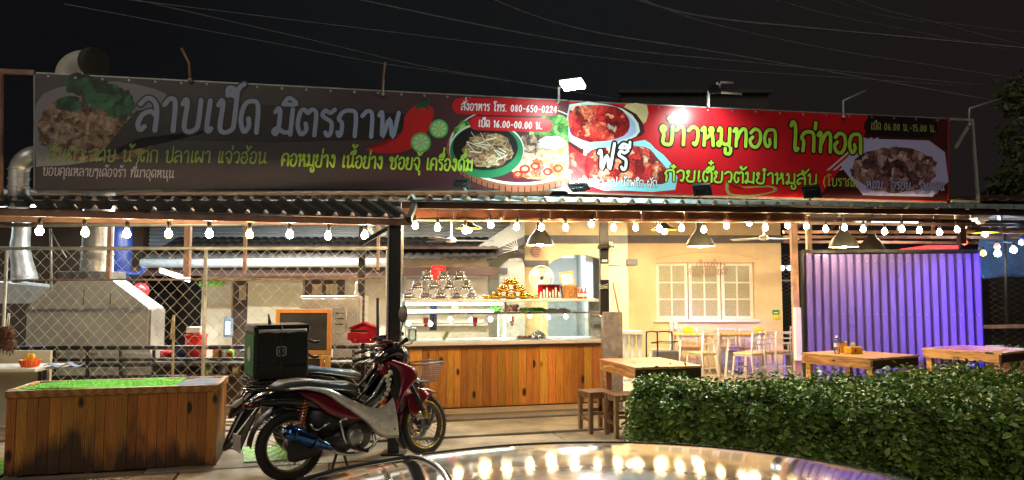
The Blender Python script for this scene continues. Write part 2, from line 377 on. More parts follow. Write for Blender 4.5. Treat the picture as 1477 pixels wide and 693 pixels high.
mat('mesh_metal', (.2,.2,.2), .5, .2)
WARM = (1,.66,.3); COOL = (1,.93,.74)
emit('bulb_warm', (1,.5,.14), 120); emit('bulb_cool', (1,.9,.68), 130); emit('bulb_yard', (1,.74,.38), 100)
emit('pendant_bulb', (1,.76,.42), 160); emit('saucer_bulb', (1,.6,.2), 110)
emit('tube_cool', (.75,.95,1), 9); emit('tube_case', (.7,1,.98), 16); emit('led_flood', (.85,1,.97), 60)
emit('led_small', (.9,1,1), 8)
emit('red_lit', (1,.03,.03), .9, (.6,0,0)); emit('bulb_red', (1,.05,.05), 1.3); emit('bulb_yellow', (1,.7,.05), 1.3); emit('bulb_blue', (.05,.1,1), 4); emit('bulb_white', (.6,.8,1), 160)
emit('led_blue', (.1,.12,1), 10)
def lamp(name, kind, loc, energy, color, parent=None, size=.1, size_y=None, aim=None, spot=None, blend=.6):
    l = bpy.data.lights.new(name, kind); l.energy = energy; l.color = color
    if kind == 'AREA':
        l.size = size
        if size_y: l.shape = 'RECTANGLE'; l.size_y = size_y
    else: l.shadow_soft_size = size
    if kind == 'SPOT': l.spot_size = spot; l.spot_blend = blend
    o = bpy.data.objects.new(name, l); C.objects.link(o); o.location = loc
    if aim is not None: o.rotation_euler = (Vector(aim) - Vector(loc)).to_track_quat('-Z', 'Y').to_euler()
    if parent:
        o.parent = parent; o.matrix_parent_inverse = (Matrix.Translation(parent.location) @ parent.rotation_euler.to_matrix().to_4x4()).inverted()
    return o

# ------------------------------------------------------------------ the setting
YAW = math.radians(14.7)
ux = Vector((math.cos(YAW), math.sin(YAW), 0)); uy = Vector((-math.sin(YAW), math.cos(YAW), 0))
b = MB(); b.box(-400, 400, -60, 700, -.3, -.004); struct('ground', b, 'asphalt')
b = MB(); b.add([(-9,5.55,0),(5.4,5.0,0),(14,5,0),(14,9,0),(1.3,8.6,0),(-9,6.6,0)], [(0,1,2,3,4,5)])
# yard of cast slabs, each a piece with open joints
yard = tag(bpy.data.objects.new('yard_paving', None), kind='structure'); C.objects.link(yard)
def slab(x0, x1, y0, y1, z=.04):
    T = Matrix.Rotation(YAW, 4, 'Z') @ Matrix.Translation(((x0+x1)/2, (y0+y1)/2, 0)) @ Matrix.Rotation(random.uniform(-.006,.006), 4, 'X')
    w = (x1-x0)/2-.008; d = (y1-y0)/2-.008
    MB().box(-w, w, -d, d, -.05, z+random.uniform(-.008,.012), T).build('slab', 'concrete', yard, bevel=.008)
xs = [-6.2,-5.0,-3.9,-2.7,-1.45,-.2,1.1,2.5,3.8,5.2,6.6,8]
for j, (ya, yb) in enumerate([(5.1,6.1),(6.1,6.95),(6.95,7.75)]):
    for i in range(len(xs)-1): slab(xs[i]+.3*(j%2), xs[i+1]+.3*(j%2), ya, yb)
def RB(x0, x1, y0, y1, z0, z1, M=None):           # box in the yawed frame of the shop
    mb = M or MB(); return mb.box(x0, x1, y0, y1, z0, z1, Matrix.Rotation(YAW, 4, 'Z'))
b = MB(); RB(-7, 12, 7.78, 8.62, -.1, .062, b); struct('pavement', b, 'concrete', bevel=.01)
b = MB(); RB(-7, 12, 8.625, 8.85, -.1, .085, b); struct('kerb', b, 'kerb', bevel=.01)
b = MB(); RB(-7, 14, 8.855, 19, -.1, .11, b); struct('floor', b, 'floor_tile')

# ------------------------------------------------------------------ dining house
house = thing('house', 'cream yellow single storey house wall with arched opening and white windows behind the tables', 'building', (2.5,14,0))
def hb(name, m, *boxes, parent=None, bevel=0):
    r = parent or house; b = MB(Matrix.Translation(-house.location))
    for q in boxes: b.box(*q)
    return b.build(name, m, r, bevel=bevel)
YW = 14.0
X = lambda px, Y=YW: (px-738.5)/F*Y*1.0
def Zp(py, Y=YW): return P(738.5, py, Y).z
wl, wr = X(905), X(1127)
wx0, wx1, wz0, wz1 = X(946), X(1088), Zp(461), Zp(379)
# wall with window recess
hb('wall', 'yellow_wall', (wl, wx0, YW, YW+.3, .05, 3.2), (wx1, wr, YW, YW+.3, .05, 3.2), (wx0, wx1, YW, YW+.3, .05, wz0), (wx0, wx1, YW, YW+.3, wz1, 3.2), (wx0, wx1, YW+.2, YW+.3, wz0, wz1))
hb('side_wall', 'yellow_wall', (wr-.3, wr-.002, YW+.302, YW+3.5, .05, 3.2))
hb('beam', 'grey_trim', (X(757), wr+.02, YW-.05, YW-.002, Zp(351), Zp(340)))
# eyebrow over the windows
b = MB(Matrix.Translation(-house.location)); pts = [(X(946)+ (X(1095)-X(946))*i/16, YW-.01, Zp(374)+.14*math.sin(PI*i/16)) for i in range(17)]
b.tube(pts, .012, 6).build('moulding', 'yellow_wall', house)
ww = (wx1-wx0)/3
for i in range(3):
    x0 = wx0+ww*i+.01; x1 = x0+ww-.02; y = YW+.1; fw = .06
    b = MB(Matrix.Translation(-house.location))
    for q in ((x0,x0+fw,wz0,wz1),(x1-fw,x1,wz0,wz1),(x0+fw,x1-fw,wz0,wz0+fw),(x0+fw,x1-fw,wz1-fw,wz1)): b.box(q[0],q[1],y-.03,y+.03,q[2],q[3])
    w = b.build('window', 'frame_paint', house, bevel=.004)
    ix0, ix1, iz0, iz1 = x0+fw, x1-fw, wz0+fw, wz1-fw; mb = MB(Matrix.Translation(-house.location)); bw = .014
    mb.box((ix0+ix1)/2-bw, (ix0+ix1)/2+bw, y-.022, y+.018, iz0, iz1)
    for k in (1,2):
        z = iz0+(iz1-iz0)*k/3
        mb.box(ix0, (ix0+ix1)/2-bw, y-.02, y+.016, z-bw, z+bw); mb.box((ix0+ix1)/2+bw, ix1, y-.02, y+.016, z-bw, z+bw)
    mb.build('glazing_bar', 'frame_paint', w)
    for a in range(2):
        for k in range(3):
            px0 = ix0 if a == 0 else (ix0+ix1)/2+bw; px1 = (ix0+ix1)/2-bw if a == 0 else ix1
            pz0 = iz0+(iz1-iz0)*k/3+(bw if k else 0); pz1 = iz0+(iz1-iz0)*(k+1)/3-(bw if k < 2 else 0)
            MB(Matrix.Translation(-house.location)).box(px0, px1, y-.004, y+.004, pz0, pz1).build('pane', 'obscure_glass', w)
hb('window_sill', 'frame_paint', (wx0-.06, wx1+.06, YW-.05, YW-.002, wz0-.05, wz0-.005), bevel=.005)
# arch bay
YA = 13.0
ax0, ax1 = X(757,YA), X(905,YA)
z_sp, z_top = Zp(384,YA), Zp(369,YA)
poly = [(ax0,3.2),(ax1,3.2),(ax1,z_sp)] ; n=14; o0, o1 = X(792,YA), X(878,YA)
for i in range(n+1):
    t = 1-i/n; poly.append((o0+(o1-o0)*t, z_sp+.02+(z_top-z_sp)*math.sin(PI*min(1,max(0,t)))**.6))
poly += [(ax0, z_sp)]
MB(Matrix.Translation(-house.location)).prism(poly, YA, YA+.25).build('arch', 'yellow_wall', house)
hb('pillar', 'yellow_wall', (X(757,YA), X(790,YA), YA+.002, YA+.24, .05, Zp(384,YA)-.002))
hb('pillar', 'yellow_wall', (X(880,YA), X(905,YA), YA+.002, YA+.24, .05, z_sp-.002))
hb('capital', 'grey_trim', (X(748,YA), X(791,YA), YA-.05, YA+.3, Zp(385,YA), Zp(376,YA)), bevel=.01)
hb('capital', 'grey_trim', (X(903,YA), X(919,YA), YA-.05, YA+.3, Zp(383,YA), Zp(374,YA)), bevel=.01)
hb('beam', 'grey_trim', (X(755,YA), X(905,YA), YA-.05, YA-.002, Zp(351,YA), Zp(340,YA)))
hb('return_wall', 'yellow_wall', (X(905,YA)-.002, X(905,YA)+.05, YA+.26, YW-.002, .05, 3.2))
# inner room
hb('inner_wall', 'pale_wall', (X(740,16.5), X(925,16.5), 16.5, 16.7, .05, 3.2))
hb('inner_side', 'pale_wall', (X(905,YA)-.6, X(905,YA)-.45, YA+1.5, 16.49, .05, 3.2))
hb('inner_wall', 'pale_wall', (X(700,13.35), X(757,13.35), 13.32, 13.45, .05, 3.2))
# glazed door right of the arch
d = hb('door', 'white_paint', (X(884,YA+.1), X(886,YA+.1), YA+.05, YA+.1, .11, Zp(392,YA)), (X(902,YA+.1), X(905,YA+.1), YA+.05, YA+.1, .11, Zp(392,YA)),
       (X(886,YA+.1), X(902,YA+.1), YA+.05, YA+.1, Zp(398,YA), Zp(392,YA)), (X(886,YA+.1), X(902,YA+.1), YA+.05, YA+.1, .11, .7))
for k in range(4):
    za = .71+(Zp(398,YA)-.71)*k/4; zb = .71+(Zp(398,YA)-.71)*(k+1)/4-.03
    hb('pane', 'obscure_glass', (X(886,YA+.1), X(902,YA+.1), YA+.07, YA+.08, za, zb), parent=d)
# sloping braced bracket wall, pale pillar
b = MB(Matrix.Translation(-house.location)); y=12.6
b.prism([(X(757,y),Zp(341,y)),(X(757,y),Zp(352,y)),(X(702,y),Zp(378,y)),(X(702,y),Zp(366,y))], y, y+.2).build('sloping_beam', 'grey_trim', house)
b = MB(Matrix.Translation(-house.location))
b.prism([(X(757,y),3.2),(X(757,y),Zp(341,y)+.003),(X(702,y),Zp(366,y)+.003),(X(690,y),Zp(355,y)),(X(740,y),Zp(322,y)),(X(740,y),3.2)], y+.02, y+.16).build('gable_wall', 'pale_wall', house)
b = MB(Matrix.Translation(-house.location)); q=[(720,430),(720,395),(722,384),(735,373),(752,372),(757,384),(757,430)]
b.prism([(X(a,y),Zp(c,y)) for a,c in q], y+.03, y+.25).build('bracket', 'pale_wall', house)
hb('pillar', 'pale_wall', (X(721,y), X(757,y), y+.04, y+.24, .05, Zp(430,y)-.002))
hb('capital', 'grey_trim', (X(713,y), X(732,y), y-.04, y+.02, Zp(395,y), Zp(387,y)), bevel=.01)
# ------------------------------------------------------------------ kitchen wing behind the fence
kit = thing('kitchen_building', 'pale kitchen building with dark tiled eave behind the wire fence', 'building', (-4,13,0))
def kb(name, m, *boxes, parent=None, bevel=0):
    b = MB(Matrix.Translation(-kit.location))
    for q in boxes: b.box(*q)
    return b.build(name, m, parent or kit, bevel=bevel)
YK = 13.0
dk0, dk1 = X(335,YK), X(359,YK)
kb('wall', 'cream_wall', (X(292,YK), dk0, YK, YK+.2, .05, 2.35), (dk1, X(705,YK), YK, YK+.2, .05, 2.35), (dk0, dk1, YK, YK+.2, Zp(405,YK), 2.35))
kb('door', 'door_dark', (dk0+.002, dk1-.002, YK+.08, YK+.13, .11, Zp(405,YK)-.003))
kb('fascia_board', 'beam_brown', (X(205,YK), X(718,YK-1), YK-.95, YK-.9, Zp(398,YK-.9), Zp(386,YK-.9)))
kb('soffit', 'beam_brown', (X(205,YK), X(718,YK-1), YK-.88, YK-.01, 2.3, 2.34))
b = MB(Matrix.Translation(-kit.location)); b.tube([(X(205,YK-1), YK-1.02, Zp(380,YK-1)), (X(560,YK-1), YK-1.02, Zp(379,YK-1))], .075, 8); b.build('gutter', 'cladding', kit)
# tiled roof: courses of curved tiles
x0, x1 = X(205,YK-1), X(716,YK-1)
for c in range(4):
    ya = YK-1.0+c*.28; za = Zp(376,YK-1)+c*.1
    nx = int((x1-x0)/.15)
    def fn(u, v, ya=ya, za=za, nx=nx): return (x0+(x1-x0)*u, ya+.34*v, za+.125*v+.028*abs(math.sin(PI*u*nx))+.02)
    mb = MB(Matrix.Translation(-kit.location)); mb.grid(fn, nx*6, 1, True); mb.build('tile_course', 'tile_grey', kit, solid=.02, recalc=False)
# white boarded window and things on wall
kb('window_frame', 'door_dark', (X(441,YK), X(498,YK), YK-.03, YK-.002, Zp(429,YK), Zp(404,YK)))
for a, c in ((452,466),(472,488)): kb('curtain', 'curtain', (X(a,YK), X(c,YK), YK-.05, YK-.032, Zp(425,YK), Zp(410,YK)))
kb('door_window', 'curtain', (X(344,YK), X(354,YK), YK+.06, YK+.079, Zp(433,YK), Zp(412,YK)))
kb('board', 'cream_board', (X(360,YK), X(439,YK), YK-.06, YK-.002, .6, Zp(404,YK)), bevel=.006)
kb('name_strip', 'food_green', (X(293,YK)-.05, X(324,YK), YK-.03, YK-.003, Zp(413,YK), Zp(406,YK)))
# service hatch & cupboard in the centre part
kb('cupboard', 'pink_white', (X(584,YK), X(704,YK), YK-.12, YK-.003, Zp(470,YK), Zp(398,YK)), bevel=.01)
for a, c in ((588,612),(616,650),(655,700)): kb('cupboard_door', 'white_paint', (X(a,YK), X(c,YK), YK-.14, YK-.122, Zp(466,YK), Zp(403,YK)), bevel=.006)
# corrugated wall above the tiles (horizontal ribs)
b = MB(Matrix.Translation(-kit.location)); z0, z1 = Zp(361,YK+.3), 3.3; x0, x1 = X(214,YK+.3), X(735,YK+.3)
b.grid(lambda u, v: (x0+(x1-x0)*u, YK+.3+.022*math.sin(2*PI*v*14), z0+(z1-z0)*v), 1, 112, True); b.build('corrugated_cladding', 'cladding', kit, solid=.004, recalc=False)
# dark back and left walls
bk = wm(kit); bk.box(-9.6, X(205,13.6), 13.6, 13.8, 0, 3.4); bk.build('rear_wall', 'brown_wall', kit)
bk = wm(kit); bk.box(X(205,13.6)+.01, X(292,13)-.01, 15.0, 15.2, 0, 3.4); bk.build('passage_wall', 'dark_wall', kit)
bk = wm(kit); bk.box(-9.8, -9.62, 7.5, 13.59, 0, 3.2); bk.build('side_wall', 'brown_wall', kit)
# inner roof over everything behind the banner
ir = thing('shed_roof', 'dark corrugated sheet roof over the kitchen and dining area seen from below', 'roof', (0,12,3.2))
def sheet(root, x0, x1, y0, y1, z0, z1, m, name='roof_sheet', pitch=.21, amp=.03, yaw=0, up=0):
    n = max(1, round((x1-x0)/pitch)); 
    b = wm(root)
    def fn(u, v):
        ph = (u*n) % 1.0; h = amp*(1-min(1, abs(ph-.5)*4.2)) if abs(ph-.5) < .24 else 0
        p = Vector((x0+(x1-x0)*u, y0+(y1-y0)*v, z0+(z1-z0)*v+h)); return Matrix.Rotation(yaw, 3, 'Z') @ p if yaw else p
    b.grid(fn, n*8, 2, False); return b.build(name, m, root, solid=.006, recalc=False)
for i in range(10): sheet(ir, -9.8+2.6*i, -9.8+2.6*(i+1)-.02, 10.0 if i < 4 else 11.2, 18, 3.0, 3.6, 'roof_under', pitch=.26)
for k in range(1, 5):
    wm(ir).box(-9.8, 15, 9.5+k*1.8, 9.57+k*1.8, 2.93+k*.1, 2.99+k*.1).build('purlin', 'beam_brown', ir)

# unseen tube lamps added under the shed roof to brighten the rooms
for (x, y, l, e, c) in ((-5.0,10.4,1.2,60,(.97,.97,.9)),(-3.2,11.0,1.2,100,(1,.93,.8)),(-.4,11.0,1.2,50,(1,.9,.72)),(2.4,11.7,1.2,74,(1,.75,.45)),(4.6,12.0,1.2,74,(1,.75,.45)),(1.2,14.9,1.0,30,(.85,.95,1)),(7,13.5,1.2,25,(1,.8,.6)),(-7.6,10.8,1.0,30,(.75,.95,1))):
    f = wm(ir).box(x-l/2-.03, x+l/2+.03, y-.05, y+.05, 2.88, 2.93).build('added_tube_lamp', 'white_plastic', ir)
    wm(ir).tube([(x-l/2,y,2.865),(x+l/2,y,2.865)], .013, 8).build('tube', 'tube_cool', f)
    lamp('tube_light', 'AREA', (x, y, 2.84), e, c, ir, l, .1, aim=(x, y, 0))
# ------------------------------------------------------------------ front roofs
lr = thing('lean_to_roof', 'dark brown corrugated lean-to roof on the left above the wire fence', 'roof', (-2,7.5,2.3))
L0 = P(-60, 296, 6.0); L1 = P(592, 314, 7.0); LB0 = P(-60, 290, 7.2); LB1 = P(560, 291, 8.05)
def ribbed(root, A, B_, A2, B2, i, n, m, ribs=3, amp=.035, name='roof_sheet'):
    def fn(u, v):
        t = (i+u*.995)/n; ph = (u*ribs) % 1.0; h = amp*max(0, 1-max(0, abs(ph-.5)*2-.18)*6)
        a = A.lerp(B_, t); c = A2.lerp(B2, t); p = a.lerp(c, v); return (p.x, p.y, p.z+h)
    b = wm(root); b.grid(fn, ribs*16, 3, False); return b.build(name, m, root, solid=.008, recalc=False)
for i in range(8): ribbed(lr, L0, L1, LB0, LB1, i, 8, 'roof_dark', 3, .036)
wm(lr).bar(L0+Vector((0,.06,-.045)), L1+Vector((0,.06,-.045)), .05, .06).build('eave_beam', 'rust_paint', lr)
wm(lr).bar(L1+Vector((-.02,.02,-.02)), LB1+Vector((.3,0,-.03)), .05, .06).build('edge_trim', 'roof_dark', lr)
wm(lr).bar(P(-60,313,7.6), P(560,319,7.9), .05, .1).build('cross_beam', 'rust_paint', lr)
wm(lr).tube([P(-60,325.5,7.7), P(280,324,7.8), P(560,320,7.9)], .022, 8).build('pipe', 'grey_pipe', lr)
# upper layer whose crests catch the light
UL0 = P(-60, 288, 8.2); UL1 = P(575, 288, 8.4)
for i in range(7): ribbed(lr, UL0, UL1, UL0+Vector((0,.9,.09)), UL1+Vector((0,.9,.09)), i, 7, 'roof_dark' , 4, .04, 'upper_sheet')
rr = thing('front_roof', 'grey green corrugated roof edge running under the lit banner', 'roof', (2,8.5,2.6))
R0 = P(577, 288, 7.9); R1 = P(1560, 303, 10.3); RB0 = R0+Vector((-.15,1.3,.185)); RB1 = R1+Vector((-.1,.45,.08))
for i in range(11): ribbed(rr, R0, R1, RB0, RB1, i, 11, 'roof_teal', 4, .045)
wm(rr).bar(R0+Vector((0,.1,-.05)), R1+Vector((0,.1,-.05)), .05, .07).build('eave_beam', 'beam_brown', rr)
# fascia sheets
V0 = P(580, 318, 8.25); V1 = P(1165, 321, 9.5)
n = 9
for i in range(n):
    a = V0.lerp(V1, i/n); c = V0.lerp(V1, (i+.992)/n); b = wm(rr)
    b.grid(lambda u, v: (lambda p: (p.x, p.y+.015*math.sin(9*u+i)*v+.01, p.z+(v)*.19+ (0.012*math.sin(7*u+2*i) if v == 0 else 0)))(a.lerp(c, u)), 10, 4, True)
    b.build('fascia_sheet', 'fascia_brown', rr, solid=.006, recalc=False)
wm(rr).tube([V0+Vector((0,-.01,0)), V1+Vector((0,-.01,0))], .012, 6).build('fascia_edge', 'rust_paint', rr)
for (p, q, r_) in ((P(1150,301,10.3),P(1500,309,11.2),.05),(P(1160,314,10.3),P(1500,322,11.3),.035),(P(1165,322,10.0),P(1500,326,10.9),.03)):
    wm(rr).bar(p, q, r_, r_*1.4).build('roof_beam', 'beam_brown', rr)
for k in range(8):
    wm(rr).bar(P(1175+44*k,302,10.4), P(1135+52*k,345,15.5), .045, .06).build('rafter', 'roof_dark', rr)
for k in range(3):
    wm(rr).bar(P(1130,335+7*k,12+k), P(1500,335+8*k,12.4+k), .05, .05).build('purlin', 'rust_paint', rr)
# sheet underside over the right dining part
b = wm(rr); b.grid(lambda u, v: (4.2+6.5*u, 10.6+5*v, 2.75+.3*v+.02*math.sin(u*130)), 160, 2, True); b.build('roof_sheet', 'roof_under', rr, solid=.006, recalc=False)

# ------------------------------------------------------------------ posts
def post(name, label, px, pyt, pyb, Y, w, m, d=None, cat='post', extra=None):
    a = P(px, pyb, Y); c = P(px, pyt, Y); t = thing(name, label, cat, (c.x, Y, max(0, a.z)))
    d = d or w
    wm(t).box(c.x-w/2, c.x+w/2, Y-d/2, Y+d/2, t.location.z, c.z).build('shaft', m, t, bevel=.004)
    return t, c
t, c = post('roof_post', 'black square steel roof post standing behind the front motorcycle', 572, 318, 655, 7.1, .11, 'black_paint')
wm(t).box(c.x-.11, c.x+.11, 7.0, 7.2, t.location.z-.01, t.location.z+.02).build('base_plate', 'black_paint', t)
wm(t).box(c.x-.073, c.x-.057, 7.02, 7.1, .2, c.z-.01).build('edge_strip', 'grey_pipe', t)
wm(t).bar(P(570,322,7.1)+Vector((0,.06,0)), P(518,352,7.1)+Vector((0,.06,0)), .04).build('brace', 'black_paint', t)
t, c = post('roof_post', 'black roof post with taped notices rising from a concrete stub', 870.5, 316, 455, 9.62, .115, 'black_paint')
wm(t).box(c.x-.05, c.x+.055, 9.545, 9.56, P(870,404,9.6).z, P(870,381,9.6).z).build('notice', 'paper', t)
wm(t).box(c.x-.035, c.x+.035, 9.545, 9.56, P(870,378.5,9.6).z, P(870,375,9.6).z).build('notice', 'paper', t)
wm(t).tube([P(862,357,9.5), P(872,356,9.48), P(885,356,9.5)], .025, 8).build('clamp', 'black_paint', t)
for k in range(3): wm(t).tube([P(864,411+3*k,9.54), P(870,412+2*k,9.535), P(877,410+3*k,9.54)], .006, 5).build('tape', 'grey_pipe', t)
wm(t).bar(P(881,349,9.5), P(881,364,9.5), .05).build('bracket', 'grey_pipe', t)
t, c = post('concrete_stub', 'rough grey concrete stub column beside the display counter', 882, 450, 598, 9.6, .25, 'post_concrete', cat='column')
wm(t).bar(P(893,452,9.45), P(884,408,9.45), .02).build('stick', 'ply', t)
post('roof_post', 'slim rusty steel post left of the violet corrugated screen', 1144, 318, 560, 11.1, .09, 'rust_paint')
post('roof_post', 'short brown steel post just behind the screen corner', 1166, 322, 420, 11.6, .08, 'rust_paint')
post('fence_post', 'dark brown upright post on the left behind the string bulbs, right of the duct', 272, 322, 400, 8.9, .07, 'rust_paint', cat='post')
post('steel_post', 'reddish steel post in front of the round flue', 160, 312, 402, 8.8, .05, 'rust_paint')
post('steel_post', 'thin reddish post above the white board', 354.5, 322, 396, 8.9, .04, 'rust_paint')
post('steel_post', 'thin reddish post near the coiled hose', 546, 318, 390, 8.9, .035, 'rust_paint')
post('steel_post', 'dark steel post between the window and the fence end', 523, 318, 540, 10.4, .085, 'black_paint')
t, c = post('steel_post', 'thin tan pipe hanging beside the black roof post', 581, 318, 396, 8.3, .02, 'ply')
post('tv_post', 'dark upright steel post behind the right end of the screen', 1386, 318, 352, 11.6, .1, 'beam_brown')
t, c = post('white_post', 'white painted post foot left of the violet screen', 1149.5, 444, 520, 11.0, .09, 'white_paint')
# hose coil
t = thing('hose_coil', 'pale coiled hose hanging by the left eave corner', 'hose', P(545,330,7.6))
for k in range(3): wm(t).tube([P(545+k*2,328,7.6)+Vector((.1*math.cos(a*PI/8),.01*k,.09*math.sin(a*PI/8))) for a in range(17)], .007, 6).build('loop', 'grey_pipe', t)

# ------------------------------------------------------------------ wire fence
fen = thing('wire_fence', 'long chain link fence panel with cream frame behind the planter and motorcycles', 'fence', P(280,615,8.4))
YF = 8.4
fx0, fx1 = P(-70,400,YF).x, P(561,400,YF).x; fz1 = P(0,358.5,YF).z; fz0 = .12
fb = lambda px0, z0, px1, z1, r, n: wm(fen).tube([(P(px0,400,YF).x, YF, z0), (P(px1,400,YF).x, YF, z1)], r, 8).build(n, 'fence_frame', fen)
fb(-70, fz1, 561, fz1, .02, 'rail'); fb(-70, fz0, 561, fz0, .02, 'rail')
for px, r in ((9,.018),(297,.022),(560,.02)): fb(px, fz0+.02, px-1, fz1-.021, r, 'upright')
wm(fen).tube([(fx0, YF+.02, P(0,405,YF).z), (fx1-.1, YF+.02, P(0,402,YF).z)], .012, 6).build('middle_rail', 'rust_paint', fen)
# mesh of zigzag wires hooked into each other
mb = wm(fen); s = .0725; hgt = fz1-fz0-.03; nc = int((fx1-fx0)/s); nr = int(hgt/(s*2)); zs = hgt/nr
def tri(path, r):
    mb.tube(path, r, 4, cap=False)
for c in range(nc):
    xc = fx0+s*(c+.5); path = []
    for j in range(2*nr+1):
        side = 1 if ((j+c) % 2) else -1
        path.append((xc+side*(s/2+.001)+.007*math.sin(c*.31+j*.23), YF+.02*math.sin(c*.13)*math.sin(j*.12)+(.003 if side > 0 else -.003), fz0+.015+zs*j/2))
    tri(path, .003)
tag(mb.build('wire_mesh', 'fence_wire', fen, recalc=False), kind='stuff')
for px in (65, 128):
    t = thing('thin_pole', 'thin upright pole hanging behind the fence, %s of the hood' % ('over the left part' if px == 65 else 'left'), 'pole', P(px,330,9))
    if px == 65: wm(t).tube([P(73,330,9.2), P(74,420,9.2)], .015, 6).build('pole', 'grey_pipe', t); wm(t).tube([P(73,333,9.2), P(86,357,9.2), P(96,372,9.2)], .008, 6).build('stay', 'grey_pipe', t)
    else: C.objects.unlink(t)

# ------------------------------------------------------------------ kitchen things behind the fence
t = thing('cooker_hood', 'big dull steel cooker hood with sloping top behind the fence', 'hood', (-6,9.8,.9))
YH = 9.6; hx0, hx1 = P(37,480,YH).x, P(213,480,YH).x; hd_ = .07; zb, zm, zt = P(0,520,YH).z, P(0,445,YH).z, P(0,402,YH+.3).z
wm(t).box(hx0, hx1, YH, YH+hd_+.35, zb, zm).build('canopy', 'hood_steel', t, bevel=.008)
wm(t).box(hx0-.01, hx1+.005, YH-.012, YH-.001, zm-.05, zm-.008).build('rim', 'steel', t)
xa, xb = P(103,405,YH+.3).x, P(172,405,YH+.3).x
b = wm(t); D = hd_+.35
b.add([(hx0,YH,zm+.002),(hx1,YH,zm+.002),(hx1,YH+D,zm+.002),(hx0,YH+D,zm+.002),(xa,YH+.06,zt),(xb,YH+.06,zt),(xb,YH+D-.02,zt),(xa,YH+D-.02,zt)],
      [(0,1,5,4),(1,2,6,5),(2,3,7,6),(3,0,4,7),(4,5,6,7)]); b.build('sloping_top', 'hood_steel', t)
wm(t).box(xa-.03, xb+.03, YH+.04, YH+D, zt-.03, zt+.09).build('collar', 'steel', t, bevel=.006)
cx = P(140,380,YH+.24).x
wm(t).lathe([(.2,zt+.09),(.2,zt+.2),(.19,zt+.42),(.19,3.05)], 20, Matrix.Translation((cx, YH+.24, 0))).build('flue', 'tin_duct', t)
for z in (zt+.25, zt+.33, zt+.42): wm(t).lathe([(.195,z-.008),(.212,z),(.195,z+.008)], 20, Matrix.Translation((cx, YH+.24, 0))).build('flue_band', 'tin_duct', t)
for px, py in ((122,418),(160,423)): wm(t).bar(P(px,py,YH-.03), P(px-2,py+22,YH-.03), .008).build('hook', 'black_paint', t)
wm(t).box(hx1+.002, hx1+.03, YH+.02, YH+.4, .1, zm-.02).build('side_panel', 'galv', t)
t = thing('cooker_hood', 'pale blue lit steel hood at the far left edge behind the fence', 'hood', P(30,430,10.6))
wm(t).prism([(P(-20,438,10.6).x,P(0,438,10.6).z),(P(62,438,10.6).x,P(0,438,10.6).z),(P(75,425,10.6).x,P(0,420,10.6).z),(P(72,415,10.6).x,P(0,414,10.6).z),(P(-20,405,10.6).x,P(0,405,10.6).z)], 10.6, 11.3).build('canopy', 'tin_duct', t, bevel=.006)
b = wm(t); b.tube(crom([P(36,405,10.8), P(33,385,10.8), P(29,360,10.8), P(31,335,10.8), P(32,312,10.8)], 3), [.17,.17,.16,.15,.14,.14,.13,.13,.12,.12,.12,.12,.12], 14).build('flue', 'tin_duct', t)
t = thing('blue_barrel', 'blue plastic barrel standing right of the round flue', 'barrel', P(174,388,11.3))
wm(t).lathe([(.001,-.5),(.17,-.5),(.18,-.1),(.185,.2),(.17,.42),(.1,.46),(.001,.46)], 16, Matrix.Translation(P(172,365,11.3))).build('drum', 'blue_plastic', t)
t = tag(MB().tube(crom([P(170,392,10.9), P(195,397,10.9), P(205,393,10.9), P(207,385,10.9)], 4), .035, 8).build('blue_pipe', 'blue_plastic'), 'bright blue bent water pipe leading to the gutter', 'pipe')
t = thing('red_gas_cover', 'dark red round object on the hood shoulder', 'cover', P(203,425,10.6))
wm(t).ball(P(203,420,10.8), .12, 12).build('shell', 'red_metal', t)
for i, (px, py, rot) in enumerate(((243,396,.25),(262,402,.25))):
    t = thing('ceiling_tube_lamp', 'lit white tube lamp under the eave, %s of the two by the dark passage' % ('left' if i == 0 else 'right'), 'lamp', P(px,py,11.5), group='tube lamps in the kitchen passage')
    p = P(px-12,py-4,11.5); q = P(px+11,py+4,11.5+.3)
    wm(t).tube([p, q], .014, 8).build('tube', 'tube_cool', t); wm(t).bar(p+Vector((0,0,.045)), q+Vector((0,0,.045)), .05, .03).build('fitting', 'white_plastic', t)
# rails / counter in the kitchen
t = thing('kitchen_bench', 'long dark steel kitchen bench with rails behind the fence', 'bench', P(200,560,9.2))
for py, r in ((503,.028),(520,.02),(528,.024),(545,.022)): wm(t).tube([P(-60,py,9.2), P(556,py-3,9.2)], r, 8).build('rail', 'black_paint', t)
for k in range(12): wm(t).bar(P(30+48*k,505,9.26), P(30+48*k,600,9.26), .03).build('upright', 'black_paint', t)
wm(t).box(P(-60,0,9.3).x, P(235,0,9.3).x, 9.32, 9.36, P(0,525,9.3).z, P(0,510,9.3).z).build('splash_board', 'hood_steel', t)
wm(t).box(P(-60,0,9.3).x, P(235,0,9.3).x, 9.32, 9.36, P(0,543,9.3).z, P(0,530,9.3).z).build('splash_board', 'hood_steel', t)
wm(t).box(P(236,0,9.3).x, P(555,0,9.3).x, 9.3, 9.8, P(0,527,9.3).z, P(0,522,9.3).z).build('worktop', 'steel', t)
wm(t).box(P(-60,0,9.5).x, P(555,0,9.5).x, 9.6, 9.64, .12, .62).build('back_panel', 'brown_wall', t)
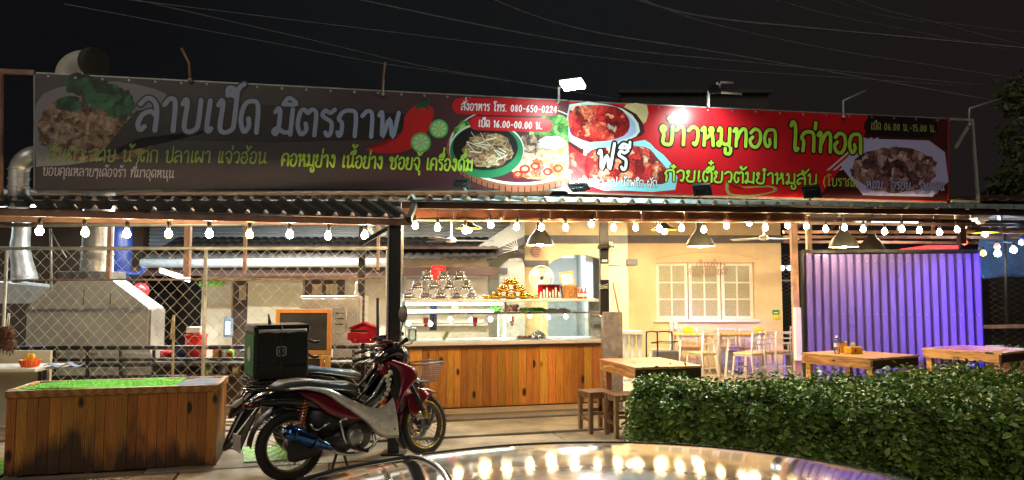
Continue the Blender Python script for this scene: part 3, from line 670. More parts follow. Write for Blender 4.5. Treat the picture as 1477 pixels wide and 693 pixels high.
# things on the worktop (between rails)
zt_ = P(0,522,9.3).z
def pot_shape(t, x, y, z, r, h, m): wm(t).lathe([(.001,z),(r*.8,z),(r,z+h*.15),(r,z+h),(r*.94,z+h),(r*.92,z+h*.1),(.001,z+h*.08)], 14, Matrix.Translation((x,y,0))).build('body', m, t)
for i, (px, w, h, m, nm, lb, ct) in enumerate(((282,.13,.30,'red_plastic','bucket','tall red plastic bucket standing on the kitchen worktop','bucket'),
    (262,.1,.16,'blue_plastic','bowl','dark blue bowl left of the red bucket on the worktop','bowl'),
    (240,.08,.12,'red_plastic','bowl','small red bowl beside the hanging straw broom','bowl'),
    (326,.07,.17,'steel','saucepan','small steel pan between worktop packets','pan'))):
    p = P(px,520,9.5); t = thing(nm, lb, ct, (p.x,9.5,zt_)); pot_shape(t, p.x, 9.5, zt_+.002, w, h, m)
    if nm == 'bucket': wm(t).lathe([(.14,zt_+.3),(.145,zt_+.33),(.001,zt_+.345)], 14, Matrix.Translation((p.x,9.5,0))).build('lid', 'red_plastic', t); wm(t).box(p.x-.1,p.x+.08,9.42,9.56,zt_+.35,zt_+.43).build('carton', 'white_plastic', t, bevel=.01)
cols = [('white_plastic','white'),('orange_plastic','orange'),('cream_board','cream'),('food_green','green'),('yellow_plastic','yellow'),('blue_cloth','blue grey'),('red_plastic','red'),('white_plastic','pale')]
for i, px in enumerate((302,312,322,331,341,350,464,474)):
    p = P(px,522,9.45); z = zt_+.001 if i % 2 else P(0,545,9.3).z+.03; m, cn = cols[i]
    t = thing('packet', '%s food packet, number %d from the left on the cluttered kitchen bench' % (cn, i+1), 'packet', (p.x,9.45,z), group='packets on the kitchen bench')
    b = wm(t); h = .1+.05*random.random(); b.box(p.x-.045,p.x+.045,9.42,9.5,z,z+h); b.build('pouch', m, t, bevel=.015)
    wm(t).box(p.x-.03,p.x+.03,9.417,9.419,z+h*.3,z+h*.75).build('printed_label', cols[(i+3)%8][0], t)
for i, (px, col) in enumerate(((255,'white_plastic'),(278,'food_green'),(300,'white_plastic'))):
    p = P(px,548,9.4); t = thing('plastic_basin', ['white tub low on the bench beneath the broom','green tub on the low shelf under the bucket','clear white tub low on the shelf right of the fence upright'][i], 'tub', (p.x,9.4,p.z-.06))
    b = wm(t); b.box(p.x-.1,p.x+.1,9.35,9.5,p.z-.06,p.z+.05); b.build('tub', col, t, bevel=.02); wm(t).box(p.x-.11,p.x+.11,9.34,9.51,p.z+.051,p.z+.063).build('rim', 'white_plastic', t)
t = thing('hanging_broom', 'pale straw broom hanging in front of the dark passage', 'broom', P(250,460,8.7))
wm(t).tube([P(250.5,455,8.7), P(249.5,500,8.7), P(249,545,8.7)], .016, 8).build('handle', 'straw', t)
b = wm(t)
for k in range(9): b.tube([P(250,460,8.68)+Vector((.003*k-.012,0,0)), P(249+k*.9-4,490,8.68)], .004, 4)
b.build('bristles', 'straw', t)
t = thing('coconut_bundle', 'two brown husked coconuts hung on white string at left edge', 'coconuts', P(10,470,7.9))
for i, (px, py, r) in enumerate(((9,482,.09),(11,496,.085))): 
    b = wm(t); b.ball(P(px,py,7.9), r*.86, 12, 1.1); hk = b.build('coconut', 'coconut', t); b = wm(t); c0 = P(px,py,7.9)
    for k in range(130):                          # loose husk fibres
        a = random.random()*6.28; e = random.uniform(-1.2,1.1); n0 = Vector((math.cos(a)*math.cos(e), math.sin(a)*math.cos(e), math.sin(e))); t0 = Vector((random.uniform(-.3,.3), random.uniform(-.3,.3), -1)).normalized()
        b.tube([c0+n0*r*.84-t0*.02, c0+n0*r*.97, c0+n0*r*.95+t0*random.uniform(.03,.07)], [.004,.004,.001], 3)
    tag(b.build('husk', 'coconut', hk), kind='stuff')
wm(t).tube([P(9,474,7.9), P(12,452,7.9)], .006, 5).build('string', 'white_paint', t); wm(t).tube([P(12,475,7.9), P(14,452,7.9)], .006, 5).build('string', 'white_paint', t)
t = thing('plank', 'weathered upright plank behind the coconuts at the left edge', 'plank', P(11,500,8.0))
wm(t).box(P(3,0,8.1).x, P(18,0,8.1).x, 8.1, 8.13, .3, P(0,426,8.1).z).build('board', 'galv', t)
# white stall table with basket
t = thing('prep_table', 'low table with worn white top and brown legs behind the planter', 'table', P(40,560,7.6))
z = P(0,531,7.5).z; wm(t).box(P(-60,0,7.5).x, P(92,0,7.6).x, 7.4, 8.0, z-.03, z).build('table_top', 'white_paint', t, bevel=.005)
for px, y in ((83,7.45),(20,7.45),(88,7.95),(-30,7.45)): wm(t).bar((P(px,0,y).x, y, .1), (P(px,0,y).x, y, z-.031), .035).build('leg', 'black_paint', t)
wm(t).box(P(-60,0,8.1).x, P(95,0,8.1).x, 8.1, 8.14, .12, P(0,506,8.1).z).build('backboard', 'cream_board', t)
p = P(43,530,7.6); t = thing('plastic_basket', 'small orange plastic basket with yellow bits on the white table', 'basket', (p.x,7.6,z))
b = wm(t); b.lathe([(.001,z+.002),(.075,z+.002),(.095,z+.07),(.1,z+.075),(.09,z+.075),(.07,z+.015),(.001,z+.012)], 16, Matrix.Translation((p.x,7.6,0))); b.build('bowl', 'orange_plastic', t)
for k in range(14): 
    a = k*2*PI/14; wm(t).bar((p.x+.078*math.cos(a),7.6+.078*math.sin(a),z+.008),(p.x+.097*math.cos(a),7.6+.097*math.sin(a),z+.066),.006).build('slat','orange_plastic',t)
b = wm(t)
for k in range(4): b.ball((p.x+.02*k-.04,7.6,z+.08+.02*(k%2)), .03, 8, 1.4)
b.build('contents', 'yellow_plastic', t)
p = P(78,527,7.5); tag(MB().grid(lambda u, v: (p.x+.28*(u-.5), 7.55+.25*v, z+.012+.02*math.sin(u*9+v*4)), 10, 6).build('dark_cloth', 'blue_cloth', solid=.006, recalc=False), 'folded dark cloth lying on the right end of the white table', 'cloth')
# wall bits
t = thing('wall_clock_tag', 'purple printed remote holder hanging on the cream wall', 'holder', P(341,470,12.8))
wm(t).box(P(334.5,0,12.8).x, P(348,0,12.8).x, 12.8, 12.86, P(0,487,12.8).z, P(0,458,12.8).z).build('case', 'seat_blue', t, bevel=.03)
wm(t).box(P(338,0,12.8).x, P(345,0,12.8).x, 12.79, 12.798, P(0,483,12.8).z, P(0,464,12.8).z).build('label_plate', 'white_plastic', t)
t = thing('chest_freezer', 'beige embossed steel fridge behind the wooden easel', 'fridge', P(484,510,10.2))
YR = 10.2; wm(t).box(P(441,0,YR).x, P(526,0,YR).x, YR, YR+.6, .12, P(0,427,YR).z).build('cabinet', 'fridge_steel', t, bevel=.02)
wm(t).box(P(445,0,YR).x, P(523,0,YR).x, YR-.02, YR-.002, P(0,520,YR).z, P(0,431,YR).z).build('door', 'fridge_steel', t, bevel=.015)
pts = [(470,445),(497,445),(499,450),(499,475),(494,480),(470,480)]
wm(t).tube([P(a,c,YR-.03) for a, c in pts], .012, 6, closed=True).build('embossed_frame', 'steel', t)
for py in (452,460,468): wm(t).tube([P(484,py,YR-.03), P(496,py,YR-.03)], .008, 6).build('handle', 'black_paint', t)
t = thing('white_bust', 'small white figurine standing on top of the beige fridge', 'figurine', P(516,427,10.4))
b = wm(t); q = P(516,425,10.4)
b.lathe([(.001,0),(.055,0),(.05,.05),(.03,.09),(.04,.12),(.045,.15),(.03,.19),(.001,.2)], 12, Matrix.Translation((q.x,10.4,P(0,427,YR).z))); b.build('body', 'white_plastic', t)
for i, (px, dx, lb) in enumerate(((545,0,'long dark stick leaning against the fence end'),(556,3,'pale plank leaning right of the red letter box'))):
    tag(MB().bar(P(px,430+70*i,8.2), P(px+dx,600,8.2), .03 if i == 0 else .1, .03).build('stick' if i == 0 else 'plank', 'black_paint' if i == 0 else 'ply'), lb, 'stick' if i == 0 else 'plank')
# letter box
t = thing('letter_box', 'red metal letter box with pointed roof hung on the fence', 'mailbox', P(524,480,8.25))
y = 8.22; q = [(505,492),(509,495.5),(539,495.5),(542.5,492),(542.5,472),(524,465),(505.5,472)]
wm(t).prism([(P(a,c,y).x, P(a,c,y).z) for a, c in q], y, y+.13).build('case', 'red_metal', t, bevel=.006)
q = [(503,474),(524,465.5),(545,474),(544,476),(524,468),(504,476)]
wm(t).prism([(P(a,c,y).x, P(a,c,y).z+.008) for a, c in q], y-.03, y+.14).build('lid', 'red_metal', t)
wm(t).box(P(509,0,y).x, P(539,0,y).x, y-.012, y-.002, P(0,491,y).z, P(0,480,y).z).build('door', 'print_pill', t, bevel=.003)
wm(t).box(P(511,0,y).x, P(537,0,y).x, y-.01, y-.002, P(0,478,y).z, P(0,476.5,y).z).build('slot', 'black_paint', t)
for px, py in ((524,481),(513,490.5),(535,490.5)): wm(t).ball(P(px,py,y-.015), .012, 8).build('lock' if px == 524 else 'clip', 'chrome', t)
wm(t).bar(P(524,496,y+.06), P(524,600,y+.06), .04).build('stand', 'black_paint', t)
# easel board
t = thing('menu_easel', 'orange wooden easel frame with two dark blank panels behind the motorcycles', 'easel', P(448,600,7.9))
y = 7.85
def fr(x0, y0, x1, y1, w=5):
    for a in ((x0,y0,x1,y0+w),(x0,y1-w,x1,y1),(x0,y0+w,x0+w,y1-w),(x1-w,y0+w,x1,y1-w)):
        wm(t).box(P(a[0],0,y).x, P(a[2],0,y).x-.002, y, y+.035, P(0,a[3],y).z+.001, P(0,a[1],y).z).build('frame_rail', 'easel_wood', t, bevel=.003)
    wm(t).box(P(x0+w-1,0,y).x, P(x1-w+1,0,y).x, y+.012, y+.022, P(0,y1-w+1,y).z, P(0,y0+w-1,y).z).build('blackboard', 'board_black', t)
fr(408,446,486,512,6); fr(412,513,476,600,5)
for px in (477.5,): wm(t).box(P(px,0,y).x, P(px+7,0,y).x, y+.002, y+.03, .05, P(0,513,y).z).build('leg', 'easel_wood', t)
# ------------------------------------------------------------------ banner
BA = Vector((-5.57, 8.5, 3)); BB = Vector((6.43, 10.7, 3)); bu = (BB-BA).normalized(); bn = Vector((bu.y, -bu.x, 0))   # bn faces the street
def BP(px, py, off=0.0): return PP(px, py, BA + bn*off, bn)
banL = thing('sign_banner', 'long dark restaurant banner with duck salad lettering, unlit left half', 'banner', BP(430,275))
banR = thing('sign_banner', 'bright red restaurant banner with lime green lettering, right of the dark one', 'banner', BP(1080,285))
def flat(root, name, m, pts, off, smooth=0, closed=True):
    if smooth: pts = [(v.x, v.y) for v in crom([(a, b_, 0) for a, b_ in pts], smooth, True)]
    b = wm(root); vs = [BP(a, c, off) for a, c in pts]; n = len(vs)
    cen = sum(vs, Vector())/n
    if smooth or n > 6: b.add(vs+[cen], [(i, (i+1)%n, n) for i in range(n)])
    else: b.add(vs, [tuple(range(n))])
    return b.build(name, m, root)
def ell(cx, cy, rx, ry, n=28, a0=0, a1=2*PI, rot=0, jit=0):
    out = []
    for i in range(n):
        a = a0+(a1-a0)*i/n; k = 1+random.uniform(-jit, jit); x = rx*k*math.cos(a); y = ry*k*math.sin(a)
        out.append((cx+x*math.cos(rot)-y*math.sin(rot), cy+x*math.sin(rot)+y*math.cos(rot)))
    return out
def panel(root, q, m):
    f = [BP(a, c, 0) for a, c in q]; bk = [p-bn*.03 for p in f]; b = wm(root)
    b.add(f+bk, [(0,1,2,3),(7,6,5,4),(0,4,5,1),(1,5,6,2),(2,6,7,3),(3,7,4,0)]); return b.build('sheet', m, root)
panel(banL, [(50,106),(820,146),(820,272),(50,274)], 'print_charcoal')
panel(banR, [(821,146.5),(1368,172),(1368,291),(821,276)], 'print_red')
for root, q in ((banL, [(50,106),(820,146),(820,272),(50,274)]), (banR, [(821,146.5),(1368,172),(1368,291),(821,276)])):
    for i in range(4):
        wm(root).bar(BP(*q[i])-bn*.06, BP(*q[(i+1)%4])-bn*.06, .05).build('frame_bar', 'grey_pipe', root)
for root, a, c, n_ in ((banL, (50,106), (820,146), 22), (banR, (821,146.5), (1368,172), 16)):
    for i in range(n_):
        p = BP(*a).lerp(BP(*c), (i+.5)/n_)+Vector((0,0,-.03)); wm(root).lathe([(.008,.004),(.014,.005),(.016,.001)], 10, Matrix.Translation(p) @ bn.to_track_quat('Z','Y').to_matrix().to_4x4()).build('eyelet', 'steel', root)
        wm(root).tube([p+bn*.005, p+Vector((.01*(i%3-1),0,.05))-bn*.03], .003, 4).build('cable_tie', 'white_plastic', root)
# stroke lettering
GL = {
'ก':(.72,[[(.08,0),(.1,.5),(-.02,.68),(.12,.95),(.38,1.02),(.62,.88),(.66,0)]]),
'ข':(.68,[[(.16,.72),(.24,.9),(.1,1.02),(.0,.85),(.16,.55),(.13,.12),(.35,-.02),(.6,.1),(.62,1)]]),
'ค':(.7,[[(.3,.42),(.2,.55),(.1,.3),(.06,0)],[(.06,0),(.0,.55),(.12,.92),(.35,1.02),(.6,.88),(.65,0)]]),
'ง':(.55,[[(.0,.38),(.3,0),(.4,.05),(.45,.6),(.4,.95),(.22,1.02),(.16,.85),(.26,.78)]]),
'จ':(.64,[[(.0,.74),(.14,.98),(.4,1.02),(.57,.75),(.56,.3),(.46,0),(.32,.04),(.26,.34),(.08,.46)]]),
'ช':(.78,[[(.16,.72),(.24,.9),(.1,1.02),(.0,.85),(.16,.55),(.13,.12),(.35,-.02),(.6,.1),(.6,.6),(.5,.75),(.78,1.15)]]),
'ซ':(.8,[[(.1,.68),(.0,.85),(.1,1.02),(.18,.88),(.3,1.0),(.26,.55),(.2,.1),(.4,-.02),(.64,.1),(.64,.6),(.54,.75),(.8,1.15)]]),
'ญ':(.9,[[(.08,0),(.1,.5),(-.02,.68),(.12,.95),(.38,1.02),(.5,.8),(.52,0),(.85,.1),(.85,1)]]),
'ณ':(1.0,[[(.0,.1),(.1,0),(.12,.5),(.0,.7),(.14,.96),(.34,1.02),(.5,.8),(.5,.1),(.66,0),(.82,.2),(.84,1)],[(.84,.3),(.98,.02)]]),
'ด':(.7,[[(.3,.45),(.34,.2),(.18,.02),(.02,.4),(.1,.88),(.35,1.02),(.6,.88),(.65,0)]]),
'ต':(.72,[[(.3,.45),(.34,.2),(.16,.02),(.0,.4),(.06,.9),(.2,1.0),(.34,.86),(.48,1.02),(.66,.84),(.67,0)]]),
'ถ':(.72,[[(.0,.12),(.1,0),(.12,.5),(-.02,.68),(.12,.95),(.38,1.02),(.62,.88),(.66,0)]]),
'ท':(.75,[[(.0,.86),(.1,1.02),(.16,.85),(.15,0)],[(.15,.3),(.36,.85),(.56,1.02),(.68,.8),(.69,0)]]),
'น':(.8,[[(.0,.86),(.1,1.02),(.16,.85),(.15,.1),(.3,.0),(.6,.25),(.78,.05)],[(.62,1),(.6,.25),(.66,.05),(.8,.08)]]),
'บ':(.7,[[(.0,.86),(.1,1.02),(.16,.85),(.14,.14),(.32,-.02),(.58,.08),(.64,.3),(.64,1)]]),
'ป':(.7,[[(.0,.86),(.1,1.02),(.16,.85),(.14,.14),(.32,-.02),(.58,.08),(.64,.3),(.64,1.4)]]),
'ผ':(.78,[[(.2,.75),(.12,1.0),(.0,.85),(.08,0),(.36,.5),(.64,0),(.7,1)]]),
'พ':(.82,[[(.0,.86),(.08,1.02),(.14,.7),(.2,0),(.42,.75),(.6,0),(.76,1)]]),
'ฟ':(.84,[[(.0,.86),(.08,1.02),(.14,.7),(.2,0),(.42,.75),(.6,0),(.76,1.4)]]),
'ฝ':(.8,[[(.2,.75),(.12,1.0),(.0,.85),(.08,0),(.36,.5),(.64,0),(.7,1.4)]]),
'ภ':(.74,[[(.0,.14),(.06,0),(.14,.1),(.14,.5),(.0,.68),(.14,.95),(.4,1.02),(.64,.88),(.68,0)]]),
'ม':(.72,[[(.0,.86),(.1,1.02),(.18,.85),(.17,.2),(.08,.0),(.0,.12),(.14,.24),(.4,.08),(.64,.12)],[(.64,1),(.64,0)]]),
'ย':(.66,[[(.2,.85),(.12,1.02),(.0,.86),(.16,.56),(.02,.34),(.08,.06),(.32,-.02),(.56,.1),(.6,1)]]),
'ร':(.5,[[(.48,1.04),(.3,.9),(.12,1.0),(.02,.8),(.2,.66),(.4,.5),(.4,.1),(.28,0),(.2,.12)]]),
'ล':(.7,[[(.0,.82),(.24,1.02),(.5,.9),(.62,.6),(.63,0)],[(.62,.45),(.4,.6),(.12,.48),(.0,.2),(.1,0),(.24,.12)]]),
'ว':(.58,[[(.0,.82),(.22,1.02),(.48,.88),(.52,.4),(.42,.02),(.3,.1)]]),
'ส':(.72,[[(.0,.82),(.24,1.02),(.5,.9),(.62,.6),(.63,0)],[(.62,.45),(.4,.6),(.12,.48),(.0,.2),(.1,0),(.24,.12)],[(.48,.92),(.72,1.22)]]),
'ห':(.74,[[(.0,.86),(.1,1.02),(.16,.85),(.15,0)],[(.15,.35),(.4,.55),(.6,.85),(.5,1.02),(.42,.85),(.58,.6),(.66,0)]]),
'อ':(.66,[[(.04,.8),(.26,1.02),(.54,.88),(.6,.4),(.42,.0),(.14,.04),(.02,.35),(.16,.55)]]),
'ฮ':(.7,[[(.3,.5),(.14,.55),(.02,.35),(.14,.03),(.42,.0),(.6,.4),(.5,.8),(.26,.98),(.04,.8)],[(.4,.92),(.68,1.2)]]),
'า':(.5,[[(.0,.82),(.18,1.02),(.38,.88),(.42,0)]]),
'ะ':(.36,[[(.0,.8),(.1,.68),(.3,.85)],[(.0,.3),(.1,.18),(.3,.35)]]),
'เ':(.28,[[(.12,1),(.1,.2),(.16,0),(.26,.1)]]),
'แ':(.54,[[(.12,1),(.1,.2),(.16,0),(.26,.1)],[(.4,1),(.38,.2),(.44,0),(.52,.1)]]),
'โ':(.5,[[(.5,1.4),(.3,1.5),(.04,1.38),(.1,1.2),(.26,1.1),(.26,.2),(.32,0),(.44,.1)]]),
'ไ':(.46,[[(.0,1.3),(.08,1.5),(.2,1.4),(.26,1.0),(.26,.2),(.32,0),(.42,.1)]]),
'ๆ':(.5,[[(.1,.7),(.0,.9),(.14,1.02),(.2,.8),(.32,1.0),(.42,.8),(.42,-.3)]]),
'ฯ':(.5,[[(.0,.7),(.1,1),(.2,.7),(.34,.9),(.38,.4)]]),
'0':(.6,[[(.28,1),(.08,.75),(.06,.3),(.26,0),(.46,.25),(.46,.75),(.28,1)]]),
'1':(.34,[[(.02,.82),(.2,1),(.2,0)]]),
'2':(.58,[[(.05,.8),(.25,1),(.44,.8),(.3,.4),(.04,0)],[(.04,0),(.48,.02)]]),
'4':(.6,[[(.36,0),(.36,1),(.04,.32)],[(.04,.32),(.5,.32)]]),
'5':(.56,[[(.44,1),(.12,1),(.1,.58),(.34,.6),(.46,.35),(.3,.03),(.05,.08)]]),
'6':(.58,[[(.38,1),(.12,.6),(.06,.25),(.26,0),(.46,.25),(.3,.5),(.1,.32)]]),
'8':(.58,[[(.28,.52),(.08,.76),(.27,1),(.44,.76),(.28,.52),(.06,.26),(.27,0),(.48,.26),(.28,.52)]]),
'.':(.24,[[(.08,.0),(.11,.03)]]),'-':(.5,[[(.05,.45),(.4,.45)]]),
'(':(.34,[[(.24,1.2),(.08,.8),(.06,.3),(.22,-.15)]]),')':(.34,[[(.06,1.2),(.22,.8),(.24,.3),(.08,-.15)]]),
'/':(.4,[[(.04,-.1),(.34,1.2)]]),
' ':(.42,[]),
}
UP = {'ิ':[[(-.56,1.18),(-.36,1.44),(-.06,1.2),(-.56,1.18)]],'ี':[[(-.56,1.18),(-.36,1.4),(-.06,1.2),(-.56,1.18)],[(-.06,1.2),(-.05,1.5)]],
'ื':[[(-.56,1.18),(-.36,1.4),(-.06,1.2),(-.56,1.18)],[(-.06,1.2),(-.05,1.5)],[(-.2,1.3),(-.2,1.52)]],'ั':[[(-.4,1.38),(-.46,1.2),(-.3,1.16),(-.1,1.24),(.08,1.5)]],
'็':[[(-.5,1.18),(-.5,1.42),(-.3,1.4),(-.36,1.2),(-.2,1.2),(-.1,1.44),(.06,1.56)]],'ํ':[[(-.3,1.2),(-.2,1.3),(-.3,1.4),(-.4,1.3),(-.3,1.2)]]}
TO = {'่':[[(-.12,1.2),(-.1,1.52)]],'้':[[(-.4,1.46),(-.3,1.56),(-.28,1.3),(-.1,1.32),(.08,1.52)]],'๋':[[(-.4,1.36),(-.1,1.36)],[(-.25,1.2),(-.25,1.52)]],'๊':[[(-.4,1.2),(-.3,1.46),(-.2,1.22),(0,1.5)]],'์':[[(-.3,1.2),(-.2,1.3),(-.3,1.4),(-.1,1.56)]]}
LO = {'ุ':[[(-.2,-.14),(-.1,-.2),(-.1,-.48)]],'ู':[[(-.4,-.16),(-.38,-.42),(-.2,-.46),(-.1,-.36),(-.1,-.14)]]}
def layout(txt):
    x = 0; st = []; raised = False
    for ch in txt:
        if ch in UP: S = UP[ch]; dx, dy = x-.06, 0; raised = True
        elif ch in LO: S = LO[ch]; dx, dy = x-.04, 0
        elif ch in TO: S = TO[ch]; dx, dy = x-.06, (.46 if raised else 0)
        elif ch == 'ำ':
            st += [[(a+x-.06+.12, c) for a, c in s] for s in UP['ํ']]; w, S = GL['า']; dx, dy = x+.06, 0; x += w+.12+.06; raised = False
        else:
            w, S = GL.get(ch, GL[' ']); dx, dy = x, 0; x += w+.16; raised = False
        st += [[(a+dx, c+dy) for a, c in s] for s in S]
    return st, x
def letter(root, name, txt, P0, P1, hv, nrm, m, wt=.13, off=.003, slant=.08, outline=None, olw=2.0, ooff=-.0012, squig=0):
    st, wd = layout(txt); e = (P1-P0)/wd; uh = hv.length; ul = e.length
    def ribbon(mb, st, w, off):
        k = 0
        for s in st:
            q = crom([(a*ul+c*slant*uh, c*uh, 0) for a, c in s], 4 if len(s) > 2 else 1); n = len(q); k += 1
            L = []; R_ = []; vs = []
            for i in range(n):
                d = q[min(i+1, n-1)]-q[max(i-1, 0)]; d = d.normalized() if d.length > 1e-9 else Vector((1,0,0)); nn = Vector((-d.y, d.x, 0))
                z = off+.00025*i/n*4+.00003*(k % 20)
                L.append((q[i]+nn*w/2, z)); R_.append((q[i]-nn*w/2, z))
            f = []
            pts = [x_ for pr in zip(L, R_) for x_ in pr]
            for i in range(n-1): f.append((2*i, 2*i+1, 2*i+3, 2*i+2))
            # round ends
            for end, i, sg in ((0, 0, -1), (1, n-1, 1)):
                d = (q[1]-q[0] if end == 0 else q[-1]-q[-2]); d = d.normalized() if d.length > 1e-9 else Vector((1,0,0)); nn = Vector((-d.y, d.x, 0)); z = pts[2*i][1]
                b0 = len(pts)
                for a in range(1, 5):
                    an = PI*a/5; pts.append((q[i]+nn*(w/2*math.cos(an))+d*(sg*w/2*math.sin(an)), z))
                f.append((2*i, *range(b0, b0+4), 2*i+1))
            vs = [P0+e.normalized()*p.x+hv.normalized()*p.y+nrm*z for p, z in pts]
            mb.add(vs, f)
    if outline:
        b = wm(root); ribbon(b, st, wt*uh*olw, off+ooff); b.build(name+'_shadow', outline, root, recalc=False)
    b = wm(root); ribbon(b, st, wt*uh, off); return b.build(name, m, root, recalc=False)
def btext(root, txt, x0, y0, x1, y1, h, m, wt=.15, off=.006, **k):
    P0 = BP(x0, y0); P1 = BP(x1, y1); hv = Vector((0, 0, h/F*P0.y)); tot = layout(txt)[1]; at = 0
    for wd in txt.split(' '):
        w = layout(wd)[1]
        if wd: letter(root, 'lettering', wd, P0.lerp(P1, at/tot), P0.lerp(P1, (at+w)/tot), hv, bn, m, wt, off, **k)
        at += w+layout(' ')[1]
# left banner print
flat(banL, 'printed_plate', 'print_plate_unlit', [(52,150),(95,124),(170,118),(240,136),(225,160),(255,190),(190,215),(120,235),(60,240),(52,232)], .0015, 3)
flat(banL, 'printed_food', 'print_laab', ell(122,185,70,48,40,jit=.06), .0025)
flat(banL, 'printed_food', 'print_laab', ell(165,200,60,30,40,jit=.06), .003)
for i, (x, y, r1, r2) in enumerate(((116,122,22,16),(140,128,20,14),(172,150,22,22),(150,140,30,18),(100,150,18,12))): flat(banL, 'printed_leaf', 'print_herb', ell(x,y,r1,r2,26,jit=.16), .0035+.0004*i)
flat(banL, 'printed_shade', 'print_black', [(140,228),(196,160),(250,152),(330,148),(585,165),(590,200),(400,205),(200,200)], .0042)
btext(banL, 'ลาบเป็ด', 198, 188, 378, 192, 47, 'print_blue_unlit', .145, .006, outline='print_black', olw=1.7)
btext(banL, 'มิตรภาพ', 394, 194, 580, 199, 38, 'print_blue_unlit', .165, .006, outline='print_black', olw=1.7)
btext(banL, 'ส้มตำ ลาบ น้ำตก ปลาเผา แจ่วฮ้อน', 68, 232, 386, 236, 17, 'print_lime_unlit', .14)
btext(banL, 'คอหมูย่าง เนื้อย่าง ซอยจุ้ เครื่องดื่ม', 406, 239, 683, 247, 17, 'print_lime', .16)
btext(banL, 'ขอบคุณหลายๆเด้อจร้า ที่มาอุดหนุน', 62, 253, 252, 257, 11, 'print_dim', .14)
flat(banL, 'printed_pepper', 'print_chili', [(527,216),(560,208),(580,190),(584,168),(600,152),(612,150),(625,158),(622,178),(610,200),(590,216),(560,222)], .0048, 4)
flat(banL, 'printed_stalk', 'print_herb', [(600,158),(604,146),(618,142),(624,148),(616,150),(620,160),(611,155)], .0052, 2)
for x, y, r in ((607,206,14.5),(633,186,13.5)):
    flat(banL, 'printed_lime', 'print_green', ell(x,y,r,r), .0054); flat(banL, 'printed_lime', 'print_limeflesh', ell(x,y,r*.82,r*.82), .0058)
    for k in range(8):
        a = k*PI/4; flat(banL, 'printed_lime', 'print_white', [(x+1.5*math.cos(a),y+1.5*math.sin(a)),(x+r*.78*math.cos(a-.05),y+r*.78*math.sin(a-.05)),(x+r*.78*math.cos(a+.05),y+r*.78*math.sin(a+.05))], .0062)
# platter
pl = [p for p in ell(752,212,108,60,60) if p[0] <= 822] ; 
def clip(pts, xmax): return [(min(a, xmax), c) for a, c in pts]
flat(banL, 'printed_tray', 'print_rattan', clip(ell(752,215,108,62,60), 820), .0015)
flat(banL, 'printed_tray', 'print_rim', clip(ell(752,209,104,58,60), 820), .002)
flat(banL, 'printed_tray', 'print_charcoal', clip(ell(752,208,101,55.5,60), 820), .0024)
for k in range(34):
    a = PI*(.05+.9*k/33); x, y = 752+108*math.cos(a), 214+57*math.sin(a)
    if x < 817: flat(banL, 'printed_weave', 'print_black', [(x-.7,y-1),(x+.7,y-1),(x+.7,y+7),(x-.7,y+7)], .0028)
flat(banL, 'printed_food', 'print_lettuce', clip(ell(795,190,34,24,30,jit=.1), 820), .003)
flat(banL, 'printed_food', 'print_lettuce', ell(672,196,17,22,26,jit=.12), .003)
flat(banL, 'printed_food', 'print_seafood', clip(ell(790,232,62,28,40,jit=.05), 820), .0034)
flat(banL, 'printed_food', 'print_laab', clip(ell(770,208,28,14,40,jit=.08), 820), .0036)
flat(banL, 'printed_food', 'print_white', clip(ell(797,206,20,9,26,jit=.12), 820), .0038)
for x, y, r in ((782,224,9),(800,229,9),(772,240,7),(805,243,7),(790,248,7),(757,244,8),(747,252,7)):
    flat(banL, 'printed_ring', 'print_tan' if y < 240 else 'print_chili', clip(ell(x,y,r,r*.8), 820), .0041); flat(banL, 'printed_ring', 'print_seafood', clip(ell(x,y,r*.55,r*.4), 820), .0044)
flat(banL, 'printed_bowl', 'print_rim', ell(702,216,54,40,44), .0042)
flat(banL, 'printed_bowl', 'print_bowl', ell(702,218,53,39,44), .0046)
flat(banL, 'printed_bowl', 'print_black', ell(700,213,47,33,44), .005)
flat(banL, 'printed_food', 'print_papaya', ell(704,217,36,25,40,jit=.08), .0054)
for k in range(26):
    a = random.uniform(0, PI); x, y = 704+random.uniform(-26,26), 212+random.uniform(-14,18); l = random.uniform(8,15)
    dx, dy = l*math.cos(a)/1.2, l*math.sin(a)*.6; flat(banL, 'printed_strand', 'print_onion' if k % 3 else 'print_tan', [(x-dx,y-dy-.8),(x+dx,y+dy-.8),(x+dx,y+dy+.8),(x-dx,y-dy+.8)], .0057+.00002*k)
def pill(root, x0, x1, y0, y1, dy, m, off):
    r = (y1-y0)/2; q = []
    for k in range(9): a = PI/2+PI*k/8; q.append((x0+r+r*math.cos(a), y0+r-r*math.sin(a)))
    for k in range(9): a = -PI/2+PI*k/8; q.append((x1-r+r*math.cos(a), y0+dy+r-r*math.sin(a)))
    return flat(root, 'printed_label', m, q, off)
pill(banL, 652, 806, 141, 165, 3, 'print_pill', .0062); pill(banL, 677, 797, 168, 188, 3, 'print_pill', .0062)
btext(banL, 'สั่งอาหาร โทร. 080-650-0224', 665, 159, 804, 163, 9.5, 'print_white', .17, .0075)
btext(banL, 'เปิด 16.00-00.00 น.', 690, 183, 783, 186.5, 9.5, 'print_white', .18, .0075)
